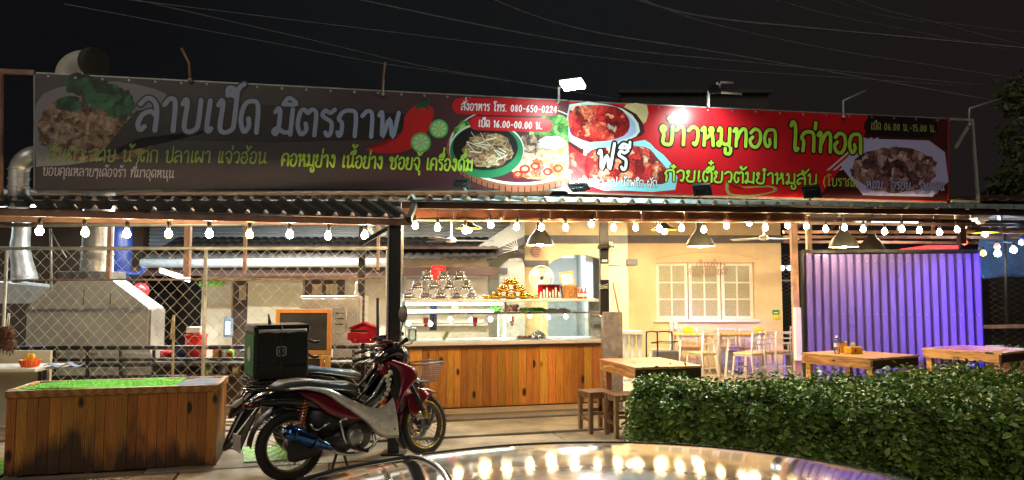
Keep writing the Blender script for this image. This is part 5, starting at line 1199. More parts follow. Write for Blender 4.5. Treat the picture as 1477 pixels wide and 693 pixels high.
wm(f).bar(P(781,401,11.7), P(781,520,11.7), .03).build('stand', 'fan_white', f)
f = fan('small dark fan with spread blades on the bracket below the cone pendant', P(748,362,12.3), .06, (-1,-.3,0), False, 'grey_trim')
b = wm(f)
for k in range(7): a = PI*.55+k*.28; b.bar(P(747,360,12.2), P(747+22*math.cos(a), 360-20*math.sin(a), 12.2), .018, .006)
b.build('vane', 'white_paint', f)
t = thing('wall_vent', 'round brown slotted wall vent right of the cone pendant', 'vent', P(773,363,12.9))
T = Matrix.Rotation(PI/2, 4, 'X'); MB(T).lathe([(.001,.03),(.1,.03),(.105,0)], 20).build('disc', 'rust_paint', t)
for k in range(5): MB().box(-.08+.01*abs(k-2),.08-.01*abs(k-2),-.038,-.032,-.06+.03*k,-.052+.03*k).build('slot', 'beam_brown', t)
for (px, py, Y, lb, s) in ((651,347,11.6,'white ceiling fan above the steel pots',1.0),(1102,344,12.6,'white ceiling fan right of the yellow wall window',.95)):
    p = P(px, py, Y); t = thing('ceiling_fan', lb, 'ceiling fan', p, group='ceiling fans')
    MB().lathe([(.001,-.04),(.07,-.03),(.09,0),(.06,.04),(.02,.06),(.015,.4)], 16).build('motor', 'fan_white', t)
    for k in range(3):
        a = .15+k*2*PI/3; MB(Matrix.Rotation(a,4,'Z')).box(.08,.68*s,-.055,.055,-.005,.005,Matrix.Rotation(.2,4,'X')).build('blade', 'fan_white' if px > 900 else 'grey_trim', t, bevel=.003)
t = thing('ceiling_tube_lamp', 'lit short white lamp inside the arched room', 'lamp', P(815,368.5,14.2)); p = t.location
MB().tube([(-.16,0,0),(.16,0,0)], .045, 10).build('tube', 'tube_cool', t); MB().box(-.2,.2,-.05,.05,.05,.08).build('fitting', 'white_plastic', t)
lamp('room_light', 'AREA', p+Vector((0,0,-.1)), 40, (.8,.95,1), t, .6, .2, aim=p+Vector((0,0,-2)))
t = thing('red_emblem', 'red hexagonal emblem on the wall behind the steel pots', 'sign', P(632,396,12.0))
q = [(623,383),(641,383),(644,395),(637,404),(632,410),(626,404),(620,395)]
wm(t).prism([(P(a,c,12).x, P(a,c,12).z) for a, c in q], 12.0, 12.04).build('plate', 'pk_red_sign', t); 
for q in ([(626,388),(638,388)], [(632,388),(632,404)], [(627,396),(637,396)]): wm(t).bar(P(*q[0],11.985), P(*q[1],11.985), .03).build('stroke', 'food_red', t)
t = thing('stair_rail', 'pale turned balustrade beside the concrete stub', 'railing', P(905,540,12.2))
wm(t).box(P(884,0,12.2).x, P(920,0,12.2).x, 12.15, 12.33, P(0,483,12.2).z, P(0,477,12.2).z).build('handrail', 'pale_wall', t, bevel=.01)
for px in (897,907,917): 
    p = P(px,0,12.24); b = wm(t); b.lathe([(.06,.12),(.05,.2),(.03,.24),(.06,.4),(.04,.58),(.025,.66),(.05,.72),(.05,P(0,483,12.2).z-.003)], 12, Matrix.Translation((p.x,12.24,0))); b.build('baluster', 'pale_wall', t)
# wall bits at right
t = thing('wall_sticker', 'small green and yellow sticker on the yellow wall corner', 'sticker', P(1108,453,13.98))
wm(t).box(P(1103.5,0,13.97).x, P(1112.5,0,13.97).x, 13.97, 13.995, P(0,454,13.97).z, P(0,447.5,13.97).z).build('upper', 'sticker_green', t)
wm(t).box(P(1105,0,13.97).x, P(1113,0,13.97).x, 13.97, 13.995, P(0,460,13.97).z, P(0,454.2,13.97).z).build('lower', 'sticker_yellow', t)
wm(t).box(P(1105,0,13.96).x, P(1111,0,13.96).x, 13.965, 13.969, P(0,452,13.97).z, P(0,450.5,13.97).z).build('print_line', 'print_white', t)
t = thing('socket_box', 'white switch boxes low on the yellow wall', 'switch', P(963,470,13.98))
for px in (961,967): wm(t).box(P(px-2.5,0,13.95).x, P(px+2.5,0,13.95).x, 13.94, 13.995, P(0,475,13.95).z, P(0,463+px%2,13.95).z).build('plate', 'white_plastic', t, bevel=.004)
t = thing('window_lettering', 'faint rusty handwriting across the middle window and its frame', 'lettering', P(1018,390,13.9))
for y, x0, x1 in ((386,1004,1036),(396,992,1050)):
    a = P(x0, y, 13.96); c = P(x1, y, 13.96)
    letter(t, 'lettering', 'เวียงจร้า' if y == 386 else 'สวนเพลงไทยดั้ง', a, c, Vector((0,0,.1)), Vector((0,-1,0)), 'rust_paint', .12, .0)

# ------------------------------------------------------------------ dining tables and chairs
def bar_table(x, y, w, d, label, ext=''):
    t = thing('dining_table', label, 'table', (x, y, .11), 0, 'white legged dining tables')
    MB().box(-w/2, w/2, -d/2, d/2, .715, .745).build('table_top', 'bar_top', t, bevel=.004)
    for sx_ in (-1,1):
        for sy in (-1,1): MB().bar((sx_*(w/2-.12), sy*(d/2-.08), .714), (sx_*(w/2-.03), sy*(d/2-.02), 0), .03).build('leg', 'white_paint', t)
    MB().bar((-w/2+.1,0,.69), (w/2-.1,0,.69), .03).build('rail', 'white_paint', t)
T1, T2 = P(1000,481,13.1), P(1074,481,13.2)
bar_table(T1.x, 13.1, .78, .6, 'pale wooden dining table in front of the left window'); bar_table(T2.x, 13.2, .95, .6, 'pale wooden dining table in front of the right window')
def make_chair():
    t = thing('dining_chair', '', 'chair'); w = .17
    MB().box(-.19,.19,-.19,.17,.43,.455).build('seat', 'bar_top', t, bevel=.006)
    MB().box(-.17,.17,-.17,.15,.4,.429).build('seat_frame', 'pink_white', t)
    for s in (-1,1):
        MB().bar((s*w,.15,.4),(s*(w+.02),.19,0), .03).build('leg', 'pink_white', t)
        MB().tube([(s*(w+.012),-.24,0),(s*w,-.19,.44),(s*w,-.22,.8)], .017, 8).build('back_post', 'pink_white', t)
    for z, h in ((.775,.04),(.68,.022),(.6,.022)): MB().box(-w+.018,w-.018,-.232+(.8-z)*.07,-.212+(.8-z)*.07,z-h/2,z+h/2).build('back_slat', 'pink_white', t)
    for s in (-1,1): MB().box(-.05*s-.008,-.05*s+.008,-.214,-.202,.46,.59).build('back_slat', 'pink_white', t)
    MB().bar((-w,-.2,.2),(w,-.2,.2), .018).build('stretcher', 'pink_white', t); MB().bar((-w,.165,.2),(w,.165,.2), .018).build('stretcher', 'pink_white', t)
    return t
pc = make_chair(); first = True
for px, Y, rz, lb in ((1012,12.5,.5,'front left white chair before the left dining table'),(1079,12.4,.62,'front white chair before the right dining table, second from left'),(1096,12.75,.35,'front white chair half hidden between its two neighbours'),
    (1124,12.8,.15,'front right white chair near the wall corner'),(994,13.6,PI-.1,'white chair behind the left dining table near the yellow box'),(1055,13.65,PI+.1,'white chair behind the right table, left side'),(1085,13.6,PI,'white chair behind the right table, right side'),
    (952,13.3,1.3,'white chair at the far left partly behind the black trolley'),(1143,14.6,.2,'white chair further back beyond the wall corner')):
    t = pc if first else copy_tree(pc); first = False
    t.location = (P(px,500,Y).x, Y, .11); t.rotation_euler.z = rz; t['label'] = lb; t['group'] = 'white chairs at the dining tables'
for px, Y, z, lb in ((993,13.05,.856,'yellow tissue box on the left dining table'),(1095,13.1,.856,'yellow tissue box on the right dining table')):
    t = thing('tissue_box', lb, 'box', (P(px,480,Y).x, Y, z)); MB().box(-.08,.08,-.06,.06,0,.09).build('box', 'yellow_plastic', t, bevel=.008); MB().box(-.04,.04,-.02,.02,.0905,.094).build('slot', 'rust_paint', t)
t = thing('black_trolley', 'black tubular trolley with grey bin beside the wooden table', 'trolley', P(951,545,11.6)); Y = 11.5
for x0, x1, y in ((933,949,Y),(949,970,Y+.35)):
    a = P(x0,545,y); c = P(x1,545,y); zt2 = P(0,479,y).z
    wm(t).tube(crom([(a.x,y,.11),(a.x,y,zt2-.08),(a.x+.03,y,zt2),(c.x-.03,y,zt2),(c.x,y,zt2-.08),(c.x,y,.11)], 4), .012, 8).build('hoop', 'black_paint', t)
a = P(933,0,Y); c = P(970,0,Y+.35)
for z in (P(0,495,Y).z, .3): wm(t).tube([(a.x,Y,z),(c.x-.2,Y,z),(c.x,Y+.35,z),(a.x+.2,Y+.35,z)], .01, 6, closed=True).build('rail', 'black_paint', t)
wm(t).box(a.x+.08, c.x-.05, Y+.05, Y+.3, .45, .66).build('bin', 'grey_trim', t, bevel=.02)
t = thing('low_cabinet', 'pinkish low box under the dining tables against the wall', 'cabinet', P(1040,520,13.7)); wm(t).box(P(1030,0,13.7).x, P(1053,0,13.7).x, 13.68, 13.9, .11, P(0,500,13.7).z).build('body', 'pink_white', t, bevel=.01)
wm(t).box(P(1031,0,13.7).x, P(1052,0,13.7).x, 13.66, 13.678, .2, P(0,503,13.7).z).build('door', 'pale_wall', t)

# ------------------------------------------------------------------ wooden tables and stools
def slat_table(front, left, w, d, h, label, yaw):
    """front = nearest corner; runs w along +x (yawed) and d away"""
    t = thing('wooden_table', label, 'table', (front[0], front[1], .04), yaw, 'rough orange wooden tables')
    n = 6
    for i in range(n):
        MB().box(-.01+ (w+.02)*i/n+.0015, -.01+(w+.02)*(i+1)/n-.0015, -.01, d+.01, h-.026+random.uniform(0,.002), h).build('plank', 'table_wood', t, bevel=.002)
    for q in ((0,.028,.03,d-.03),(w-.028,w,.03,d-.03)): MB().box(q[0],q[1],q[2],q[3],h-.13,h-.027).build('apron', 'apron_wood', t)
    for q in ((0,w,0,.028),(0,w,d-.028,d)): MB().box(q[0],q[1],q[2],q[3],h-.13,h-.0275).build('apron', 'beam_brown' if q[2] == 0 else 'apron_wood', t)
    for x in (.03, w-.1):
        for y in (.03, d-.1): MB().box(x,x+.07,y,y+.07,0,h-.028).build('leg', 'apron_wood' if x < w/2 else 'stool_wood', t, bevel=.004)
    return t
slat_table((1.30,7.72), 0, .76, 1.0, .76, 'orange wooden table with dark end beside the hedge corner', YAW)
slat_table((4.27,8.7), 0, .95, .98, .76, 'orange wooden table carrying a bottle and tissue box', math.radians(31))
slat_table((6.33,9.5), 0, 1.1, 1.0, .76, 'orange wooden table at the right edge by the screen', math.radians(33))
def stool(x, y, rz, label):
    t = thing('wooden_stool', label, 'stool', (x, y, .045), rz, 'small wooden stools by the table'); w = .15; h = .45
    for i in range(3): MB().box(-w+.1*i+.001, -w+.1*(i+1)-.001, -w, w, h-.022, h).build('slat', 'stool_wood', t, bevel=.002)
    for sx_ in (-1,1):
        for sy in (-1,1): MB().box(sx_*(w-.025)-.022, sx_*(w-.025)+.022, sy*(w-.025)-.022, sy*(w-.025)+.022, 0, h-.023).build('leg', 'stool_wood', t, bevel=.003)
        MB().box(sx_*(w-.025)-.012, sx_*(w-.025)+.012, -w+.048, w-.048, .13, .165).build('stretcher', 'stool_wood', t); MB().box(sx_*(w-.025)-.012, sx_*(w-.025)+.012, -w+.048, w-.048, h-.07, h-.024).build('apron', 'stool_wood', t)
        MB().box(-w+.048, w-.048, sx_*(w-.025)-.012, sx_*(w-.025)+.012, .2, .235).build('stretcher', 'stool_wood', t); MB().box(-w+.048, w-.048, sx_*(w-.025)-.012, sx_*(w-.025)+.012, h-.07, h-.024).build('apron', 'stool_wood', t)
stool(.93, 8.22, .38, 'small wooden stool left of its twin, nearer the counter'); stool(1.19, 7.98, .3, 'small wooden stool right of its twin, touching the hedge')
# on table 2
tb = Vector((4.27,8.7,.8)); TM = Matrix.Translation(tb) @ Matrix.Rotation(math.radians(31),4,'Z')
t = thing('water_bottle', 'clear plastic water bottle standing on the wooden table', 'bottle', TM @ Vector((.22,.62,.002)))
MB().lathe([(.001,0),(.032,0),(.034,.02),(.034,.07),(.031,.08),(.034,.09),(.034,.15),(.016,.2),(.013,.21)], 16).build('body', 'bottle_glass', t); MB().lathe([(.015,.21),(.015,.23),(.001,.231)], 12).build('cap', 'white_plastic', t)
MB().lathe([(.0346,.09),(.0346,.14)], 16).build('sticker', 'white_plastic', t)
t = thing('tissue_box', 'yellow tissue box with white tissue beside the water bottle', 'box', TM @ Vector((.45,.55,.002)), .4)
MB().box(-.1,.1,-.06,.06,0,.085).build('box', 'yellow_plastic', t, bevel=.006); MB().grid(lambda u, v: (.08*(u-.5), .02*math.sin(u*7), .085+.06*v*(1-abs(u-.5))), 8, 3).build('tissue', 'white_plastic', t, solid=.001, recalc=False)
MB().box(-.05,-.01,-.063,-.0605,.02,.065).build('printed_label', 'print_red', t)
t = thing('condiment_tin', 'brown condiment tin with glass lid standing in the tissue box corner', 'tin', TM @ Vector((.47,.72,.002)))
MB().box(-.045,.045,-.045,.045,0,.12).build('tin', 'photo_frame', t, bevel=.006); MB().box(-.048,.048,-.048,.048,.121,.155).build('lid', 'bottle_glass', t, bevel=.006)

# ------------------------------------------------------------------ violet corrugated screen
S0 = P(1157,363,11.2); S1 = P(1409,362,10.9)
scr = thing('corrugated_screen', 'violet lit corrugated metal screen in a black frame behind the tables', 'screen', ((S0.x+S1.x)/2, 11.05, .11))
def panel_sheet(u0, u1, i):
    d = (S1-S0).normalized(); nr = Vector((d.y,-d.x,0)); L = (S1-S0).length; pitch = L/21
    def fn(u, v):
        s = u0*L+(u1-u0)*L*u; ph = (s/pitch) % 1; w = .2
        h = 0 if ph < .3 else (min(1, (ph-.3)/.06) if ph < .92 else (1-(ph-.92)/.08)); 
        p = S0+d*s; return (p.x+nr.x*.075*h, p.y+nr.y*.075*h, .16+(S0.z-.05-.16)*v)
    b = wm(scr); b.grid(fn, 336, 1, False); b.build('corrugated_sheet', 'violet_lit_sheet', scr, solid=.003, recalc=False)
for i in range(3): panel_sheet(i/3+.001, (i+1)/3, i)
for a, c in ((S0, S1), (Vector((S0.x,S0.y,.14)), Vector((S1.x,S1.y,.14))), (S0, Vector((S0.x,S0.y,.1))), (S1, Vector((S1.x,S1.y,.1)))):
    wm(scr).bar(a, c, .07, .05).build('frame_bar', 'panel_frame', scr)
b = wm(scr); _d = (S1-S0)/21; _n = Vector((_d.y,-_d.x,0)).normalized()
for i in range(21):
    for z_ in (.35, 1.25, 2.05): p = S0+_d*(i+.61); b.ball((p.x+_n.x*.08, p.y+_n.y*.08, z_), .008, 6)
tag(b.build('screws', 'steel', scr), kind='stuff')
wm(scr).bar(P(1157,454,11.3), P(1409,452,11.0), .04).build('back_rail', 'panel_frame', scr)
for k in (0, 1): wm(scr).bar(P(1150-6*k,365,11.3+.05*k), P(1152-6*k,560,11.3+.05*k), .06, .04).build('track_bar', 'panel_frame', scr)
t = thing('red_roof_strip', 'red lit roof strip rising above the violet screen', 'roof strip', P(1350,357,13.5))
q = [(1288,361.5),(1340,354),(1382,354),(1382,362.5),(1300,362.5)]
wm(t).prism([(P(a,c,13.5).x, P(a,c,13.5).z) for a, c in q], 13.5, 13.7).build('panel', 'red_lit', t); wm(t).bar(P(1382,352,13.6), P(1382,380,13.6), .05).build('post', 'beam_brown', t)  # red light falling on the strip is put in as surface glow
t = thing('security_lamp', 'white box lamp on a bent pipe under the roof at right', 'lamp', P(1397,318,9.9))
wm(t).tube(crom([P(1378,316,10.1), P(1378,308,10.1), P(1383,306.5,10.1), P(1396,307,10.05), P(1400,310,10.0), P(1400,316,9.95)], 4), .014, 8).build('pipe', 'white_paint', t)
wm(t).box(P(1389,0,9.9).x, P(1406,0,9.9).x, 9.8, 9.93, P(0,319.5,9.9).z, P(0,315,9.9).z).build('case', 'white_plastic', t, bevel=.005)
wm(t).prism([(P(1392,0,9.9).x,P(0,319.8,9.9).z),(P(1402,0,9.9).x,P(0,319.8,9.9).z),(P(1399,0,9.9).x,P(0,324,9.9).z),(P(1395,0,9.9).x,P(0,324,9.9).z)], 9.82, 9.9).build('swivel', 'white_paint', t)
wm(t).ball(P(1397,328,9.85), .035, 10).build('sensor', 'black_paint', t)
# unseen blue floodlight just past the frame, assumed from the screen's violet light
c = Vector((8.7, 9.6, 2.35))
t = flood('floodlight', 'assumed blue coloured floodlight on a pole, out of view to the right of the screen', c, (6.35,11,1.1), False, .24, .18, [(8.72,9.66,2.2),(8.75,9.7,0)], 900, col=(.16,.1,1), spot=.8, m=None)
# right background: tarpaulin, wire fence, plants, rails
t = tag(MB().grid(lambda u, v: (P(1400,0,13.7).x+5.5*u, 13.7+.12*math.sin(u*9+v*3)+.08*math.sin(u*23), P(0,403,13.7).z+.05*math.sin(u*14)+(P(0,338,13.7).z-P(0,403,13.7).z)*v), 50, 12).build('blue_tarpaulin', 'blue_tarp', solid=.004, recalc=False), 'blue tarpaulin stretched behind the right wire fence', 'tarpaulin')
t = thing('garden_fence', 'dark chain link fence in front of the blue tarpaulin at right', 'fence', P(1445,470,13))
mb = wm(t); xa, xb = P(1408,0,13).x, P(1530,0,13).x; s = .1; z0, z1 = .5, P(0,322,13).z
for c_ in range(int((xb-xa)/s)):
    xc = xa+s*(c_+.5); m_ = int((z1-z0)/.05); mb.tube([(xc+(s/2+.001)*(1 if (j+c_)%2 else -1), 13+(.005 if j%2 else -.005), z0+.05*j) for j in range(m_+1)], .003, 3, cap=False)
tag(mb.build('wire_mesh', 'mesh_metal', t, recalc=False), kind='stuff')
for px in (1450,1512): wm(t).tube([P(px-1,322,12.97), P(px+3,478,12.97)], .025, 8).build('upright', 'black_paint', t)
wm(t).bar(P(1405,472,12.9), P(1530,470,12.9), .06).build('bottom_rail', 'rust_paint', t)
t = thing('wire_fence_far', 'distant wire fence panel between wall corner and screen', 'fence', P(1130,440,16.5))
t.name = 'garden_fence'
mb = wm(t); xa, xb = P(1118,0,16.5).x, P(1150,0,16.5).x
for c_ in range(int((xb-xa)/.09)):
    mb.tube([(xa+.09*(c_+.5)+.045*(1 if (j+c_)%2 else -1), 16.5, .4+.045*j) for j in range(46)], .003, 3, cap=False)
tag(mb.build('wire_mesh', 'fence_wire', t, recalc=False), kind='stuff'); wm(t).bar(P(1118,405,16.5), P(1150,405,16.5), .04).build('rail', 'grey_pipe', t)
t = thing('far_lamp', 'pair of small white lights beyond the wall corner', 'lamp', P(1133,387,17))
for px in (1128,1139): wm(t).ball(P(px,387,17), .06, 10).build('bulb', 'led_small', t)
wm(t).bar(P(1124,384,17), P(1143,384,17), .03).build('bar', 'grey_pipe', t)
b = MB(); b.box(7.2, 16, 18.5, 18.8, 0, 3.0); t = b.build('boundary_wall', 'dark_wall'); tag(t, 'dark boundary wall far behind the violet screen and garden', 'wall')
b = MB(); b.box(P(1405,0,12).x, 14, 12.2, 12.6, 0, .62); tag(b.build('low_wall', 'rust_paint', bevel=.01), 'low reddish wall below the right wire fence', 'wall')
t = tag(MB().box(P(1420,0,12.1).x, P(1440,0,12.1).x, 12.25, 12.5, .621, .68).build('pebble_tray', 'reflect_grey', bevel=.01), 'pale flat tray lying on the low reddish wall', 'tray')
# ------------------------------------------------------------------ planter box
pa = Vector((-4.25, 6.2, .0)); pyaw = math.atan2(.42, 1.59); PL = 1.66
pln = thing('planter_box', 'dark orange plank planter box topped with green turf in the left foreground', 'planter', pa, pyaw)
pnails = MB()
n = 20; ws = [random.uniform(.07,.095) for _ in range(n)]; k = PL/sum(ws); x = 0
for w in ws:
    w *= k
    for z_ in (.09, .38, .66): pnails.ball((x+w/2+random.uniform(-.01,.01), -.003, z_+random.uniform(-.01,.01)), .0035, 6)
    MB().box(x+.001, x+w-.001, random.uniform(-.003,.004), .018, .055+random.uniform(-.004,.003), .7).build('plank', 'planter_wood', pln, bevel=.0018); x += w
tag(pnails.build('nail_heads', 'black_paint', pln), kind='stuff')
MB().box(-.01, PL+.01, -.016, .03, .701, .76).build('top_rail', 'trim_wood', pln, bevel=.003)
MB().box(-.012, .03, .031, .66, .705, .765).build('top_rail', 'ply', pln, bevel=.003); MB().box(PL-.03, PL+.012, .031, .66, .705, .765).build('top_rail', 'ply', pln, bevel=.003)
MB().box(-.01, PL+.01, .661, .7, .7, .762).build('top_rail', 'ply', pln, bevel=.003)
for k in range(7): MB().box(PL-.02+random.uniform(0,.003), PL, .02+.092*k, .11+.092*k, .055, .7).build('side_plank', 'planter_wood', pln, bevel=.002)
for k in range(7): MB().box(0, .02, .02+.092*k, .11+.092*k, .055, .7).build('side_plank', 'planter_wood', pln, bevel=.002)
MB().box(.021, PL-.021, .64, .66, .055, .7).build('rear_panel', 'ply', pln)
for x, y in ((.03,.03),(PL-.1,.03),(.03,.58),(PL-.1,.58),(.6,.03)): MB().box(x, x+.07, y+.0, y+.07, -.0, .054).build('foot', 'stool_wood', pln)
for z in (.0,): MB().box(PL-.32, PL+.02, .01, .2, .0, .05).build('chock', 'ply', pln, bevel=.004)
def hump(x, y): return .745+.012*math.sin(x*5)+.01*math.sin(y*9+x*3)+.02*math.exp(-((x-1.0)/.12)**2)
b = MB(); b.grid(lambda u, v: (.032+(PL-.4)*u, .032+.625*v, hump(.032+(PL-.4)*u, v*.6)), 60, 24); b.build('turf', 'green_turf', pln, solid=.01, recalc=False)
b = MB()
for k in range(5000):
    x = .035+random.random()*(PL-.41); y = .035+random.random()*.61; z = hump(x, y/.625*.6); a = random.random()*6.28; h = random.uniform(.006,.016); w = .0022
    b.add([(x-w*math.cos(a), y-w*math.sin(a), z), (x+w*math.cos(a), y+w*math.sin(a), z), (x+random.uniform(-.006,.006), y+random.uniform(-.006,.006), z+h)], [(0,1,2)])
tag(b.build('turf_blades', 'green_turf', pln, recalc=False), kind='stuff')
b = MB(); b.grid(lambda u, v: (PL-.365+.33*u, .032+.625*v, .748+.006*math.sin(u*8+v*4)), 12, 10); b.build('grey_cloth', 'blue_cloth', pln, solid=.006, recalc=False)
tag(MB().add([(-5.6,5.9,.052),(-4.3,6.0,.052),(-4.3,6.9,.052),(-5.6,6.9,.052)], [(0,1,2,3)]).build('floor_mat', 'food_green', solid=.006), 'worn green mat on the ground left of the planter', 'mat')
tag(MB().add([(-2.42,6.7,.055),(-1.95,6.85,.055),(-2.2,7.6,.055),(-2.7,7.4,.055)], [(0,1,2,3)]).build('floor_mat', 'food_green', solid=.006), 'worn green mat under the motorcycles tail', 'mat')

# ------------------------------------------------------------------ motorcycles
def loft(mb, secs, n=16, smooth=True, ex=2.4):
    """secs: (x, zc, half width, half height, [y]) rounded cross sections along x"""
    vs = []; m = len(secs)
    for s in secs:
        x, zc, hw, hh = s[:4]; y0 = s[4] if len(s) > 4 else 0; sh = s[5] if len(s) > 5 else 0
        for k in range(n):
            a = 2*PI*k/n; c, d = math.cos(a), math.sin(a)
            px = math.copysign(abs(c)**(2/ex), c)*hw; pz = math.copysign(abs(d)**(2/ex), d)*hh
            vs.append((x+sh*pz, y0+px, zc+pz))
    fs = [(i*n+k, i*n+(k+1)%n, (i+1)*n+(k+1)%n, (i+1)*n+k) for i in range(m-1) for k in range(n)]
    fs += [tuple(range(n))[::-1], tuple(range((m-1)*n, m*n))]
    return mb.add(vs, fs, smooth)
def skin(mb, poly, y0, bulge, th=.012, k=3, T=None):
    """a moulded side panel: rounded outline (x,z), domed outwards from y0"""
    q = [(v.x, v.y) for v in crom([(a, c, 0) for a, c in poly], k, True)]; n = len(q)
    cx_ = sum(a for a, c in q)/n; cz = sum(c for a, c in q)/n; vs = []; fs = []
    rings = [(1,0),(.93,.55),(.7,.85),(.35,1)]
    for r, h in rings: vs += [(cx_+(a-cx_)*r, y0+bulge*h, cz+(c-cz)*r) for a, c in q]
    for i in range(len(rings)-1): fs += [(i*n+j, i*n+(j+1)%n, (i+1)*n+(j+1)%n, (i+1)*n+j) for j in range(n)]
    vs.append((cx_, y0+bulge, cz)); c0 = len(vs)-1; fs += [((len(rings)-1)*n+j, (len(rings)-1)*n+(j+1)%n, c0) for j in range(n)]
    fs.append(tuple(range(n))[::-1])
    return mb.add(vs, fs, True, T)
def band(mb, up, lo, y0, bulge, nv=8):
    a = crom([(x, z, 0) for x, z in up], 4); c = crom([(x, z, 0) for x, z in lo], 4)
    def at(l, u): f = u*(len(l)-1); i = min(int(f), len(l)-2); return l[i].lerp(l[i+1], f-i)
    nu = 24; vs = []; fs = []
    for i in range(nu+1):
        p, q = at(a, i/nu), at(c, i/nu)
        for j in range(nv+1): m = p.lerp(q, j/nv); vs.append((m.x, y0+bulge*math.sin(PI*j/nv)**.6, m.y))
        m = p.lerp(q, .5); vs.append((m.x, y0-bulge*.3, m.y))
    k = nv+2
    for i in range(nu):
        for j in range(nv): fs.append((i*k+j, i*k+j+1, (i+1)*k+j+1, (i+1)*k+j))
        fs.append((i*k+nv, i*k+nv+1, (i+1)*k+nv+1, (i+1)*k+nv)); fs.append((i*k+nv+1, i*k, (i+1)*k, (i+1)*k+nv+1))
    return mb.add(vs, fs, True)
def wheel(parent, c, r, rimm, T0=Matrix(), disc=True, w=.04):
    c = Vector(c); T = T0 @ Matrix.Translation(c) @ Matrix.Rotation(PI/2, 4, 'X')
    q = []
    for k in range(17): a = -PI*.12+ (PI*1.24)*k/16; q.append((r-w+ w*math.sin(a), w*.92*math.cos(a)))
    tw = MB().lathe([(r-.075,.028)]+[(a_, b_) for a_, b_ in q]+[(r-.075,-.028)], 48, T).build('wheel', 'rubber', parent)
    tr = MB()
    for k in range(72):
        a = 2*PI*k/72
        for s in (-1,1):
            tr.add([((r+.001)*math.cos(a+da), (r+.001)*math.sin(a+da), z) for da, z in ((0,s*.004),(.03,s*.004),(.055,s*.026),(.025,s*.026))], [(0,1,2,3)], False, T)
    tr.build('tread', 'gloss_black', tw, recalc=False)
    MB().lathe([(r-.062,.03),(r-.078,.028),(r-.09,.018),(r-.093,0),(r-.09,-.018),(r-.078,-.028),(r-.062,-.03),(r-.07,0),(r-.062,.03)], 48, T).build('rim', rimm, tw)
    MB().lathe([(.001,.06),(.03,.06),(.035,.045),(.05,.04),(.055,0),(.05,-.04),(.035,-.045),(.03,-.06),(.001,-.06)], 20, T).build('hub', 'engine', tw)
    for k in range(32):
        a = 2*PI*k/32; s = 1 if k % 2 else -1; o = .5 if (k//2) % 2 else -.5
        MB(T).tube([(.048*math.cos(a+o), .048*math.sin(a+o), s*.036), ((r-.088)*math.cos(a), (r-.088)*math.sin(a), 0)], .0022, 4, cap=False).build('spoke', 'chrome', tw)
    if disc:
        MB().lathe([(.075,-.055),(.12,-.055),(.12,-.059),(.075,-.059),(.075,-.055)], 32, T).build('brake_disc', 'steel', tw)
    return tw
